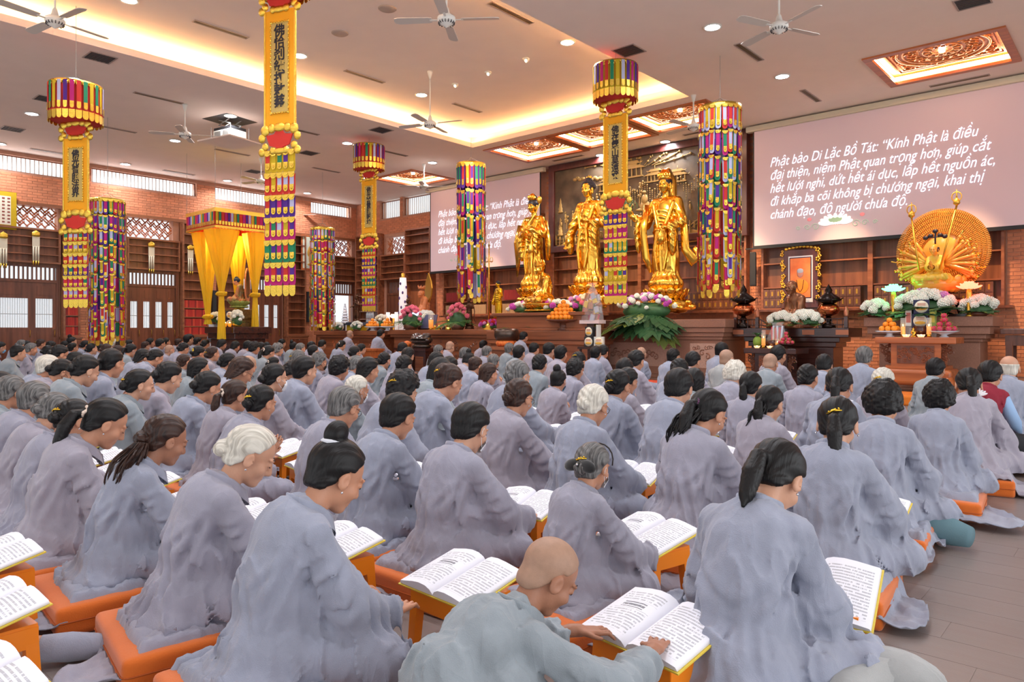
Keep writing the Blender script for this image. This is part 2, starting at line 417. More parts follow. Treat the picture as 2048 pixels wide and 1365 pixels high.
def lattice(parent, place, a, b, z0, z1, name='lattice'):
    m = MB(); st = 0.085; nx = int((b - a) / st) + 2; nz = int((z1 - z0) / st) + 2
    for i in range(-1, nx):
        for j in range(-1, nz):
            if (i + 2 * j) % 5 == 0 or (i + 2 * j) % 5 == 2:
                ang = pi / 4; cx, cz = a + i * st, z0 + j * st; Lh = st * 1.15
            elif (i + 2 * j) % 5 in (1, 4):
                ang = -pi / 4; cx, cz = a + i * st, z0 + j * st; Lh = st * 1.15
            else: continue
            p = [cx - cos(ang) * Lh, cz - sin(ang) * Lh]; q = [cx + cos(ang) * Lh, cz + sin(ang) * Lh]
            if min(p[0], q[0]) < a or max(p[0], q[0]) > b or min(p[1], q[1]) < z0 or max(p[1], q[1]) > z1: continue
            m.tube([place(p[0], p[1]), place(q[0], q[1])], 0.019, 4)
    o = m.obj(name, W_ORG, parent); o['kind'] = 'stuff'; return o
# doors of the left wall
def left_door(n, a, b, panes, lat):
    f = MB(); X0 = XL - 0.02
    for p in [a, b - 0.07]: f.bb(X0 - .06, X0 + 0.06, p, p + 0.07, 0, 2.97)
    f.bb(X0 - .06, X0 + .06, a, b, 2.50, 2.58); f.bb(X0 - .06, X0 + .06, a, b, 2.92, 3.0)
    d = struct(f.obj('door_%d' % n, W_DARK)); d['label'] = ['leftmost', 'second', 'third'][n - 1] + ' dark wooden glazed door under a slatted transom'
    s = MB(); p = a + 0.10
    while p < b - 0.08: s.bb(X0 - .03, X0 + .03, p, p + 0.035, 2.58, 2.92); p += 0.105
    s.obj('transom_slats', W_DARK, d)['kind'] = 'stuff'
    for (p, q) in panes:
        l = MB(); st = 0.085
        l.bb(X0 - .03, X0 + .03, p, p + st, 0, 2.5); l.bb(X0 - .03, X0 + .03, q - st, q, 0, 2.5)
        l.bb(X0 - .03, X0 + .03, p, q, 2.06, 2.5); l.bb(X0 - .03, X0 + .03, p, q, 0, 1.26); l.bb(X0 + .03, X0 + .042, p + .12, q - .12, 2.15, 2.40); l.bb(X0 + .03, X0 + .042, p + .12, q - .12, 0.2, 1.15)
        lf = l.obj('door_leaf', W_DARK, d); g = MB(); g.bb(X0 - .005, X0 + .005, p + st, q - st, 1.26, 2.06)
        g.obj('glass_pane', mat('door_glass', (235, 245, 250), 0.05, alpha=0.25), lf)
        r = MB(); k = p + st + .04
        while k < q - st: r.tube([(X0 - .12, k, 1.2), (X0 - .12, k, 2.1)], 0.006, 5); k += 0.055
        r.bb(X0 - .13, X0 - .11, p, q, 1.62, 1.64); r.obj('security_bars', GREYM, lf)['kind'] = 'stuff'
        h = MB(); h.tube([(X0 + .05, q - .05, 1.0), (X0 + .08, q - .05, 1.03), (X0 + .08, q - .05, 1.17), (X0 + .05, q - .05, 1.2)], 0.009, 6); h.obj('door_handle', mat('brass', (190, 150, 70), 0.3, metal=1), lf)
    lattice(d, lambda u, z: (XL - .05, u, z), lat[0], lat[1], 4.0, 4.58)
    return d
left_door(1, 3.3, 6.68, [(3.4, 4.2), (4.2, 5.0), (5.0, 6.03), (6.03, 6.62)], lat_rects[0])
left_door(2, 8.42, 9.98, [(8.49, 8.86), (8.86, 9.22), (9.22, 9.58), (9.58, 9.92)], lat_rects[1])
left_door(3, 12.05, 13.6, [(12.12, 12.5), (12.5, 12.85), (12.85, 13.2), (13.2, 13.54)], lat_rects[2])
d4 = struct(MB().bb(XL - .08, XL + .04, 15.5, 15.58, 0, 3.0).bb(XL - .08, XL + .04, 16.6, 16.66, 0, 3.0).bb(XL - .08, XL + .04, 15.5, 16.66, 2.5, 2.58).bb(XL - .08, XL + .04, 15.5, 16.66, 2.92, 3.0).obj('door_4', W_DARK)); d4['label'] = 'open doorway full of white daylight near the corner'
s = MB(); p = 15.62
while p < 16.58: s.bb(XL - .05, XL + .01, p, p + 0.035, 2.58, 2.92); p += 0.105
s.obj('transom_slats', W_DARK, d4)['kind'] = 'stuff'; lattice(d4, lambda u, z: (XL - .05, u, z), *lat_rects[3], 4.0, 4.58)
d5 = struct(MB().bb(-21.0, -20.93, YA - .05, YA + .05, 0, 3.0).bb(-19.83, -19.76, YA - .05, YA + .05, 0, 3.0).bb(-21, -19.76, YA - .05, YA + .05, 2.46, 2.54).bb(-21, -19.76, YA - .05, YA + .05, 2.92, 3.0).bb(-20.93, -20.4, YA - .03, YA, 0, 2.46).bb(-20.39, -19.83, YA - .03, YA, 0, 2.46).obj('door_5', W_DARK)); d5['label'] = 'closed dark wooden double door behind the left table'
s = MB(); p = -20.9
while p < -19.85: s.bb(p, p + 0.035, YA - .02, YA + .04, 2.54, 2.92); p += 0.09
s.obj('transom_slats', W_DARK, d5)['kind'] = 'stuff'; lattice(d5, lambda u, z: (u, YA + .05, z), LATA[0], LATA[1], 3.97, 4.60)

# shelving bays (each one a thing)
BACK = wood('shelf_back', (108, 64, 44), (142, 88, 60), axis='z')
def shelves(name, lab, a, b, z0, z1, levels, axis, depth=0.28, base=True, group=None, mids=()):
    def bx(mb, p, q, c, d, t0, t1):
        if axis == 'y': mb.bb(XL + t0, XL + t1, p, q, c, d)
        else: mb.bb(p, q, YA - t1, YA - t0, c, d)
    r = empty(name, (XL, (a + b) / 2, 0) if axis == 'y' else ((a + b) / 2, YA, 0), 0, lab, 'shelving', group); off = -np.array(r.location)
    def mk(mb, nm, m):
        o = mb.obj(nm, m, r); o.location = Vector(off.tolist()); return o
    f = MB(); bx(f, a, a + .05, z0, z1, 0, depth); bx(f, b - .05, b, z0, z1, 0, depth); bx(f, a, b, z1 - .05, z1, 0, depth); bx(f, a, b, z0, z0 + .05, 0, depth)
    for m_ in mids: bx(f, m_ - .05, m_ + .05, z0, z1, 0, depth + .01)
    mk(f, 'frame', W_MID if axis == 'x' else W_Y); bk_ = MB(); bx(bk_, a, b, z0, z1, 0.0, 0.03); mk(bk_, 'back_panel', BACK)
    for z in levels: s_ = MB(); bx(s_, a + .05, b - .05, z, z + .03, 0.03, depth - .02); mk(s_, 'shelf_board', W_MID if axis == 'x' else W_Y)
    if base:
        c = MB(); bx(c, a, b, 0, z0 - .02, 0, depth + .12); bx(c, a - .02, b + .02, z0 - .05, z0, 0, depth + .15); cab = mk(c, 'base_cabinet', W_Y if axis == 'y' else W_MID)
        n = max(1, int((b - a) / 0.42)); w = (b - a) / n
        for i in range(n):
            d_ = MB(); bx(d_, a + i * w + .03, a + (i + 1) * w - .03, 0.12, z0 - .12, depth + .12, depth + .14); bx(d_, a + i * w + .09, a + (i + 1) * w - .09, 0.2, z0 - .2, depth + .14, depth + .15); mk(d_, 'cabinet_door', W_DARK)
            k = MB(); 
            pt = (XL + depth + .16, a + (i + .5) * w, z0 - .16) if axis == 'y' else (a + (i + .5) * w, YA - depth - .16, z0 - .16)
            k.ball(pt, 0.018, 8, 6); mk(k, 'knob', mat('steel', (200, 200, 200), 0.25, metal=1))
    return r
lv = [1.0 + 0.29 * i for i in range(1, 12)]
shelves('bookshelf', 'narrow wooden shelf bay right of the leftmost door', 6.72, 7.14, 1.0, 4.58, lv, 'y')
shelves('bookshelf', 'wooden shelf bay left of the door under the second lattice', 7.58, 8.38, 1.0, 4.58, lv, 'y')
shelves('bookshelf', 'wooden shelf bay with red books left of the yellow canopy', 10.02, 10.85, 1.0, 4.58, lv, 'y')
shelves('bookshelf', 'wooden shelf bay behind the yellow canopy', 11.16, 12.0, 1.0, 4.58, lv, 'y')
shelves('bookshelf', 'empty wooden shelf bay left of the gold Buddha picture', 13.66, 14.42, 1.0, 4.58, lv, 'y')
shelves('bookshelf', 'narrow wooden shelf bay beside the open white doorway', 14.9, 15.46, 1.0, 4.58, lv, 'y')
for k, (a, b) in enumerate([(3.3, 6.68), (8.42, 9.98), (12.05, 13.6), (15.5, 16.7)]):
    shelves('over_door_shelf', 'dark wooden shelves over the ' + ['leftmost', 'second', 'third', 'fourth'][k] + ' door, under its lattice', a, b, 3.02, 3.97, [3.25, 3.48, 3.72], 'y', depth=0.2, base=False)
shelves('bookshelf', 'wooden shelf bay in the far corner beside the altar wall lattice', -22.6, -21.2, 1.0, 4.75, lv, 'x')
shelves('over_door_shelf', 'wooden shelves over the closed door on the altar wall', -21.15, -19.76, 3.02, 3.93, [3.25, 3.48, 3.72], 'x', depth=0.25, base=False)
shelves('bookshelf', 'tall wooden shelf bay left of the far projection screen', -19.72, -18.38, 1.0, 4.74, [1.6, 2.9, 3.2, 3.5, 3.85, 4.2, 4.5], 'x')
shelves('niche_shelf', 'wooden niche shelves under the far left projection screen', -17.8, -13.55, 1.66, 4.68, [2.1, 2.6, 3.05, 3.6], 'x', base=False, depth=0.22, mids=(-15.7,))
shelves('niche_shelf', 'wide wooden niche shelves below the big dark relief', -13.1, -7.22, 1.66, 4.68, [2.12, 2.5, 2.93, 3.3, 3.7], 'x', base=False, depth=0.22, mids=(-10.16,))
shelves('niche_shelf', 'wooden niche shelves under the right projection screen', -6.85, -2.09, 1.66, 4.68, [2.16, 2.72, 3.3], 'x', base=False, depth=0.22, mids=(-4.47,))
o = struct(MB().bb(-7.0, -1.95, YA - .30, YA, 1.62, 1.67).bb(-13.2, -7.1, YA - .30, YA, 1.62, 1.67).bb(-17.9, -13.5, YA - .30, YA, 1.62, 1.67).obj('trim_2', W_DARK))

# red books on the left-wall shelves
RB = [mat('book_red', (178, 44, 36), 0.6), mat('book_dark_red', (140, 34, 32), 0.6), mat('book_orange_red', (205, 72, 50), 0.6)]
bm_ = MB().box((0, 0, 0.115), (0.16, 0.052, 0.23)).box((0.081, 0, 0.17), (0.002, 0.04, 0.04)).mesh('book'); bm_.materials.append(RB[0])
for (a, b, n, w_) in [(6.78, 7.10, 6, 'narrow shelf bay by the leftmost door'), (10.08, 10.80, 13, 'shelf bay left of the yellow canopy')]:
    for lvl in range(4):
        for i in range(n):
            o = put(bm_, 'red_book', None, (XL + 0.16, a + 0.03 + i * 0.0545, [1.05, 1.32, 1.61, 1.90][lvl]))
            tag(o, 'red bound volume on the lower boards of the ' + w_, 'book', 'red volumes in the ' + w_)
            if (i * 7 + lvl * 3) % 5 in (1, 3): o.material_slots[0].link = 'OBJECT'; o.material_slots[0].material = RB[1 + (i % 2)]
bm2 = MB().box((0, 0, 0.115), (0.055, 0.16, 0.23)).mesh('book'); bm2.materials.append(mat('book_cream', (214, 196, 140), 0.6))
for i in range(9): tag(put(bm2, 'pale_book', None, (-19.25 + i * 0.06, YA - 0.16, 1.63)), 'pale yellow volume on the shelf right of the wooden elephant', 'book', 'pale volumes right of the elephant')
bm3 = MB().box((0, 0, 0.15), (0.055, 0.16, 0.30)).mesh('book'); bm3.materials.append(RB[1])
for i in range(26): tag(put(bm3, 'red_book', None, (-17.6 + (i % 13) * 0.06 + (2.6 if i > 12 else 0), YA - 0.14, 2.13)), 'dark red volume in the niche under the far screen', 'book', 'dark red volumes under the far screen')
bm4 = MB().box((0, 0, 0.15), (0.055, 0.12, 0.30)).mesh('book'); bm4.materials.append(mat('book_tan', (176, 142, 104), 0.6))
for i in range(46): tag(put(bm4, 'tan_book', None, (-17.65 + i * 0.062 + (0.25 if i > 29 else 0), YA - 0.14, 1.71)), 'tan volume on the lowest board under the far screen', 'book', 'tan volumes under the far screen')

# memorial plaques (two tiers and a low third tier) in the niches
PLQ = mat('plaque_brown', (112, 70, 52), 0.3, coat=0.3); PLG = mat('plaque_gilt', (206, 160, 70), 0.35, metal=0.7)
pq = MB(); pq.box((0, 0, 0.105), (0.135, 0.06, 0.21)); pq.box((0, -0.034, 0.105), (0.10, 0.012, 0.17)); pqm = pq.mesh('plaque'); pqm.materials.append(PLQ)
pg = MB(); pg.prism([(-.018, -.05), (.018, -.05), (.018, .045), (0, .062), (-.018, .045)], 0, 0.008, M=rotm(R(90))); pgm = pg.mesh('gilt_inlay'); pgm.materials.append(PLG)
def plaques(x0, x1, lab, grp):
    x = x0
    while x < x1:
        for z in (1.71, 1.925):
            o = tag(put(pqm, 'memorial_plaque', None, (x, YA - 0.20, z)), lab, 'plaque', grp); put(pgm, 'gilt_inlay', o, (0, -0.040, 0.105))
        x += 0.142
plaques(-6.72, -4.6, 'brown memorial plaque with gilt inlay beside the monk portrait', 'memorial plaques beside the portrait')
plaques(-4.32, -2.25, 'brown memorial plaque with gilt inlay behind the many-armed statue', 'memorial plaques behind the many-armed statue')
plaques(-9.7, -7.4, 'brown memorial plaque with gilt inlay right of the tallest gold statue', 'memorial plaques right of the tall gold statue')

# unseen right and rear walls are left out so sky light fills the hall
# ================================================================== CEILING
ce = MB(); TX0, TX1, TY1, TY0 = -13.35, -7.09, 13.5, -5.5; C0, C1 = ZC, ZC + 0.12
PAN = [(-13.32, -11.16, 13.86, 15.72), (-11.12, -9.02, 13.86, 15.62), (-8.98, -6.9, 13.86, 15.5), (-3.82, -1.70, 13.64, 15.58), (-18.45, -16.5, 14.1, 15.9)]
def slab(x0, x1, y0, y1):
    """ceiling slab cut around the coffers"""
    rs = [(x0, x1, y0, y1)]
    for (a, b, c, d) in PAN:
        nr = []
        for (p, q, r, s_) in rs:
            if b <= p or a >= q or d <= r or c >= s_: nr.append((p, q, r, s_)); continue
            if p < a: nr.append((p, a, r, s_))
            if q > b: nr.append((b, q, r, s_))
            if r < c: nr.append((max(p, a), min(q, b), r, c))
            if s_ > d: nr.append((max(p, a), min(q, b), d, s_))
        rs = nr
    for (p, q, r, s_) in rs: ce.bb(p, q, r, s_, C0, C1)
slab(XL - .3, TX0, -7, YA + .3); slab(TX1, 8, -7, YA + .3); slab(TX0, TX1, TY1, YA + .3); slab(TX0, TX1, -7, TY0)
ce.bb(TX0 - .5, TX1 + .5, TY0 - .5, TY1 + .5, 6.42, 6.5)
for (a, b, c, d) in [(TX0 - .52, TX0 - .5, TY0 - .5, TY1 + .5), (TX1 + .5, TX1 + .52, TY0 - .5, TY1 + .5), (TX0 - .5, TX1 + .5, TY1 + .5, TY1 + .52), (TX0 - .5, TX1 + .5, TY0 - .52, TY0 - .5)]: ce.bb(a, b, c, d, C1, 6.45)
ceil = struct(ce.obj('ceiling', PLAS)); ceil['label'] = 'pinkish plaster ceiling with a long lit tray recess'
ld = MB(); ld.bb(TX0 - .30, TX0 - .24, TY0, TY1 + .28, C1 + .02, C1 + .05); ld.bb(TX1 + .24, TX1 + .30, TY0, TY1 + .28, C1 + .02, C1 + .05); ld.bb(TX0 - .28, TX1 + .28, TY1 + .24, TY1 + .30, C1 + .02, C1 + .05)
ld.obj('led_strip', LED_W, ceil)

GW = wood('gilt_carved_wood', (176, 96, 44), (214, 136, 70), rough=0.3, coat=0.5)
def spiral(m, c, r, a0, turns, z, w, s=1):
    pts = []
    for k in range(16):
        t = k / 15; rr = r * (1 - 0.85 * t); a = a0 + s * turns * 2 * pi * t; pts.append((c[0] + rr * cos(a), c[1] + rr * sin(a), z))
    m.tube(pts, [w * (1 - .5 * k / 15) for k in range(16)], 5)
def coffer(n, x0, x1, y0, y1, lab):
    cx, cy = (x0 + x1) / 2, (y0 + y1) / 2; r = empty('carved_coffer', (cx, cy, ZC), 0, lab, 'ceiling panel'); hx, hy = (x1 - x0) / 2, (y1 - y0) / 2
    f = MB(); w = 0.13
    for (a, b, c, d) in [(-hx, hx, -hy, -hy + w), (-hx, hx, hy - w, hy), (-hx, -hx + w, -hy, hy), (hx - w, hx, -hy, hy)]: f.bb(a, b, c, d, -0.03, 0.02)
    for (a, b, c, d) in [(-hx, hx, -hy, -hy + .03), (-hx, hx, hy - .03, hy), (-hx, -hx + .03, -hy, hy), (hx - .03, hx, -hy, hy)]: f.bb(a, b, c, d, 0, 0.24)
    f.obj('frame', W_ORG, r)
    l = MB(); 
    for (a, b, c, d) in [(-hx + .06, hx - .06, -hy + .045, -hy + .075), (-hx + .06, hx - .06, hy - .075, hy - .045), (-hx + .045, -hx + .075, -hy + .06, hy - .06), (hx - .075, hx - .045, -hy + .06, hy - .06)]: l.bb(a, b, c, d, 0.06, 0.13)
    l.obj('led_strip', LED_P, r)
    p = MB(); p.bb(-hx + .02, hx - .02, -hy + .02, hy - .02, 0.17, 0.2)
    for (q, h_) in [(0.20, 0.14), (0.26, 0.15)]:
        for (a, b, c, d) in [(-hx + q, hx - q, -hy + q, -hy + q + .03), (-hx + q, hx - q, hy - q - .03, hy - q), (-hx + q, -hx + q + .03, -hy + q, hy - q), (hx - q - .03, hx - q, -hy + q, hy - q)]: p.bb(a, b, c, d, h_, 0.18)
    for rr, tw in [(0.72, .024), (0.62, .014), (0.30, .012), (0.17, .010)]:
        p.tube([(rr * cos(2 * pi * k / 40), rr * sin(2 * pi * k / 40), 0.165) for k in range(41)], tw, 6, cap=False)
    for k in range(12):
        a = 2 * pi * k / 12; p.ball((0.235 * cos(a), 0.235 * sin(a), 0.165), (0.06, 0.034, 0.02), 8, 5, rot=rotm(0, 0, a))
        for q in range(2):
            a2 = a + q * 0.26; c_ = (0.46 * cos(a2) + 0.05 * q * cos(a2), 0.46 * sin(a2)); spiral(p, c_, 0.085, a2, 1.2, 0.162, 0.016, 1 if (k + q) % 2 else -1)
            p.ball((0.40 * cos(a2 + .13), 0.40 * sin(a2 + .13), 0.165), (0.05, 0.02, 0.015), 6, 4, rot=rotm(0, 0, a2 + 0.7))
    for sx in (-1, 1):
        for sy in (-1, 1):
            for (dx, dy, rr) in [(.40, .38, .11), (.62, .36, .08), (.38, .58, .08), (.80, .34, .06), (.34, .76, .06)]: spiral(p, (sx * (hx - dx), sy * (hy - dy)), rr, 0.5, 1.3, 0.16, 0.018, sx * sy)
    p.obj('carved_panel', GW, r); MB().lathe([(0, 0.13), (0.05, 0.135), (0.05, 0.17)], 14).obj('centre_lamp', LAMP, r)
    return r
for n, (pr, lab) in enumerate(zip(PAN, ['carved and lit ceiling coffer left of the row of three', 'middle carved and lit ceiling coffer of the three above the altar', 'right-hand carved ceiling coffer of the three, above the yellow banner', 'carved and lit ceiling coffer over the right projection screen', 'small carved ceiling coffer alone at the far left'])): coffer(n, *pr, lab)

# downlights on a grid
DL = [(-12.07, 4.5), (-12.09, 7.57), (-7.89, 7.37), (-5.18, 10.63), (-7.9, 10.43), (-12.09, 10.62), (-5.2, 13.57), (-9.24, 16.31), (-11.28, 16.39), (-15.39, 13.93), (-15.42, 11.03), (-18.55, 4.89), (-15.39, 4.76), (-15.4, 7.88), (-18.48, 7.99), (-22.17, 8.17), (-22.17, 11.25), (-22.1, 14.12), (-22.15, 5.13),
      (-18.5, 11.0), (-18.5, 14.0), (-5.2, 7.4), (-2.4, 10.6), (-2.4, 7.4), (-7.9, 4.4), (-5.2, 4.4), (-2.4, 4.4), (-12.1, 1.4), (-7.9, 1.4), (-4.5, 1.4), (-1.5, 1.4)]
dlm = MB().lathe([(0.115, 0.0), (0.145, -0.008), (0.145, -0.02), (0.118, -0.02), (0.112, -0.008)], 24).mesh('trim_ring'); dlm.materials.append(WHITE)
dle = MB().lathe([(0, -0.014), (0.118, -0.014), (0.118, -0.004)], 24).mesh('diffuser'); dle.materials.append(LAMP)
for i, (x, y) in enumerate(DL):
    intray = TX0 < x < TX1 and y < TY1
    r = empty('downlight', (x, y, 6.42 if intray else ZC), 0, 'round white LED downlight in the ' + ('raised tray ceiling' if intray else 'lower ceiling'), 'ceiling light', 'downlights in the ' + ('tray ceiling' if intray else 'lower ceiling'))
    put(dlm, 'trim_ring', r); put(dle, 'diffuser', r)
    d = bpy.data.lights.new('downlight_beam', 'AREA'); d.shape = 'DISK'; d.size = 0.22; d.energy = 27 if y < 12 else 30; d.color = (0.93, 0.95, 1.0); d.spread = R(150)
    lo = bpy.data.objects.new('downlight_beam', d); COL.objects.link(lo); lo.location = (x, y, (6.42 if intray else ZC) - 0.03)
def grille(x0, x1, y0, y1, n, lab, grp, z=ZC, m=CHAR, along='x'):
    r = empty('air_vent', ((x0 + x1) / 2, (y0 + y1) / 2, z), 0, lab, 'vent', grp); hx, hy = (x1 - x0) / 2, (y1 - y0) / 2
    f = MB(); 
    for (a, b, c, d) in [(-hx, hx, -hy, -hy + .02), (-hx, hx, hy - .02, hy), (-hx, -hx + .02, -hy, hy), (hx - .02, hx, -hy, hy)]: f.bb(a, b, c, d, -0.012, 0.0)
    f.obj('frame', mat('vent_frame', (170, 150, 140), 0.6), r); MB().bb(-hx + .01, hx - .01, -hy + .01, hy - .01, -0.003, 0).obj('backing', m, r)
    for i in range(n):
        if along == 'x': t = -hy + .02 + (2 * hy - .04) * (i + .5) / n; MB().bb(-hx + .02, hx - .02, t - .008, t + .004, -0.011, -0.003).obj('slat', m, r)
        else: t = -hx + .02 + (2 * hx - .04) * (i + .5) / n; MB().bb(t - .006, t + .004, -hy + .02, hy - .02, -0.011, -0.003).obj('slat', m, r)
for (x, y) in [(-13.84, 4.68), (-20.33, 4.96), (-17.15, 4.8), (-6.7, 10.59), (-13.81, 10.85), (-20.31, 11.14), (-17.07, 10.96), (-1.94, 12.34)]:
    grille(x - .22, x + .22, y - .22, y + .22, 6, 'square dark return-air grille in the pinkish ceiling', 'square ceiling grilles')
SLOTM = mat('slot_bronze', (128, 108, 84), 0.45, metal=0.4)
for (x, a, b) in [(-12.07, 5.52, 6.5), (-15.34, 5.81, 6.79), (-18.46, 6.1, 7.05), (-22.17, 5.8, 6.8), (-22.18, 9.24, 10.18), (-12.1, 8.6, 9.58), (-7.87, 8.34, 9.39), (-5.18, 11.53, 12.53), (-5.2, 14.61, 15.58), (-18.55, 9.07, 10.04), (-15.3, 9.1, 10.1), (-12.0, 11.51, 12.42), (-15.35, 12.0, 12.95), (-18.5, 12.01, 12.95)]:
    t = TX0 < x < TX1; grille(x - .06, x + .06, a, b, 3, 'long narrow air slot in the ' + ('tray' if t else 'lower') + ' ceiling', 'air slots in the ' + ('tray' if t else 'lower') + ' ceiling', 6.42 if t else ZC, SLOTM, 'y')
for (x0, x1) in [(-3.25, -2.25), (-12.69, -11.64), (-8.6, -7.6)]: grille(x0, x1, 16.02, 16.14, 3, 'narrow air slot parallel to the altar wall', 'air slots along the altar wall', ZC, SLOTM, 'x')
for (x, y) in [(-9.27, 7.41), (-10.66, 7.47)]: tag(MB().lathe([(0, -0.02), (0.13, -0.018), (0.15, -0.004), (0.15, 0)], 24).obj('ceiling_speaker', mat('speaker_mesh', (170, 154, 146), 0.8, bump=.3, bscale=300), loc=(x, y, 6.42)), 'round flat ceiling speaker in the tray recess', 'speaker', 'ceiling speakers')
for i, (x, y) in enumerate([(-8.97, 10.53), (-10.01, 10.57), (-11.02, 10.62)]):
    r = empty('ceiling_spotlight', (x, y, 6.42), 0, 'small eyeball spotlight in the tray ceiling aimed at the altar', 'spotlight', 'eyeball spotlights'); MB().lathe([(0.05, 0), (0.07, -0.01), (0.06, -0.02), (0.045, -0.03)], 16).obj('trim_ring', WHITE, r)
    h = MB(); h.lathe([(0.03, 0), (0.04, 0.03), (0.03, 0.07), (0, 0.08)], 14, (0, 0.0, -0.05), rot=rotm(R(-60))); h.obj('lamp_head', WHITE, r)
    MB().lathe([(0, -0.004), (0.03, -0.004)], 12, (0, 0.0, -0.05), rot=rotm(R(-60)) @ rotm(0)).obj('lens', GLOW, r)
def spot(name, loc, tgt, power, col, ang, size=0.1):
    d = bpy.data.lights.new(name, 'SPOT'); d.energy = power; d.color = col; d.spot_size = R(ang); d.spot_blend = 0.6; d.shadow_soft_size = size
    o = bpy.data.objects.new(name, d); COL.objects.link(o); o.location = loc; v = Vector(tgt) - Vector(loc); o.rotation_euler = v.to_track_quat('-Z', 'Y').to_euler(); return o
for (l, t, p) in [((-8.97, 10.62, 6.3), (-8.6, 15.3, 3.2), 700), ((-10.0, 10.66, 6.3), (-10.8, 15.3, 3.2), 700), ((-11.02, 10.7, 6.3), (-12.6, 15.3, 3.2), 700)]: spot('spot_beam', l, t, p, (1, 0.86, 0.62), 46)
for (x, p) in [(-2.75, 200), (-5.0, 200), (-7.2, 200), (-15.5, 150), (-19.0, 120)]: spot('wall_washer', (x, 14.5, 5.9), (x, 16.7, 0.9), p * 4.5, (1, 0.64, 0.34), 34)

# fans
def fan(loc, top, rot, lab, span=0.70):
    r = empty('ceiling_fan', loc, rot, lab, 'ceiling fan'); L = top - loc[2]
    m = MB(); m.tube([(0, 0, 0.1), (0, 0, L)], 0.014, 8); m.lathe([(0.015, L - .16), (0.05, L - .03), (0.055, L)], 14); m.obj('downrod', WHITE, r)
    m = MB(); m.lathe([(0, -0.12), (0.02, -0.11), (0.055, -0.085), (0.10, -0.06), (0.125, -0.02), (0.12, 0.02), (0.08, 0.045), (0.05, 0.06), (0.03, 0.14), (0.015, 0.16)], 20); m.obj('motor_housing', WHITE, r)
    v = MB()
    for k in range(16): a = 2 * pi * k / 16; v.box((0.098 * cos(a), 0.098 * sin(a), -0.055), (0.03, 0.008, 0.03), rot=rotm(0, 0, a))
    v.obj('vent_slots', CHAR, r)
    b = MB(); pts = [(0.2, -0.05), (0.24, -0.062), (span - .06, -0.072), (span, -0.05), (span + .012, 0), (span, 0.05), (span - .06, 0.068), (0.24, 0.058), (0.2, 0.05)]
    b.prism(pts, -0.004, 0.004, M=rotm(R(11))); bmh = b.mesh('fan_blade'); bmh.materials.append(mat('fan_blade_white', (206, 196, 186), 0.5))
    a = MB(); a.box((0.16, 0, -0.005), (0.13, 0.03, 0.008), rot=rotm(R(8))); am = a.mesh('blade_arm'); am.materials.append(WHITE)
    for k in range(4):
        bl = put(bmh, 'fan_blade', r, (0, 0, -0.01), k * pi / 2); put(am, 'blade_arm', bl)
    return r
FZ = atZ(860, 143, 6.42)[:]; hubz = CAMZ + (660 - 247) / FPX * ((6.42 - CAMZ) * FPX / (660 - 143))
def fan_at(u, v, top, rot, lab):
    d = (hubz - CAMZ) * FPX / (660 - v); p = atD(u, v, d); fan(tuple(p), top, rot, lab)
fan_at(110, 40, 6.0, R(10), 'white four-blade ceiling fan at the upper left corner'); fan_at(893, 38, 6.42, R(38), 'white four-blade ceiling fan right under a downlight, top centre')
fan_at(1558, 52, 6.0, R(65), 'white four-blade ceiling fan at the top right'); fan_at(860, 247, 6.42, R(20), 'white four-blade fan in the tray ceiling, below the top centre one')
fan_at(370, 268, 6.0, R(55), 'white ceiling fan left of the lowered projector'); fan_at(522, 362, 6.0, R(15), 'small white ceiling fan beside the long central banner'); fan_at(848, 372, 6.0, R(40), 'white ceiling fan in front of the far projection screen')
fan_at(1387, 252, 6.0, R(-12), 'white ceiling fan hanging in front of the right streamer column'); fan_at(596, 430, 6.0, R(30), 'tiny far ceiling fan above the gold Buddha picture')
# projector on its scissor lift
pp = atD(460, 272, 16.5); r = empty('projector_lift', (pp.x, pp.y, ZC), 0.2, 'white projector on a scissor lift lowered from a dark ceiling hatch', 'projector'); zz = pp.z - ZC
MB().bb(-.42, .42, -.42, .42, -0.006, 0).obj('hatch_opening', BLACKM, r); s = MB()
for y in (-.15, .15):
    for (a, b) in [(0, zz * .35), (zz * .35, zz * .7)]: s.tube([(-.2, y, a), (.2, y, b)], .012, 6); s.tube([(.2, y, a), (-.2, y, b)], .012, 6)
for x in (-.33, .33):
    for y in (-.25, .25): s.tube([(x, y, zz * .5), (x, y, zz - .1)], .006, 5)
s.obj('scissor_arms', GREYM, r)['kind'] = 'stuff'
b = MB().bb(-.30, .30, -.22, .22, zz - .10, zz + .10).obj('projector_body', WHITE, r); bevel(b, .02); MB().bb(-.24, -.02, -.235, -.22, zz - .06, zz + .06).bb(.06, .24, -.235, -.22, zz - .06, zz + .06).obj('side_grille', GREYM, r)
MB().bb(-.30, .30, -.2, .2, zz + .10, zz + .16).obj('mounting_plate', BLACKM, r)
t = MB(); t.prism([(-.55, -.45), (.55, -.45), (.5, .45), (-.5, .45)], zz - .16, zz - .13); t.obj('hatch_cover', PLAS, r)
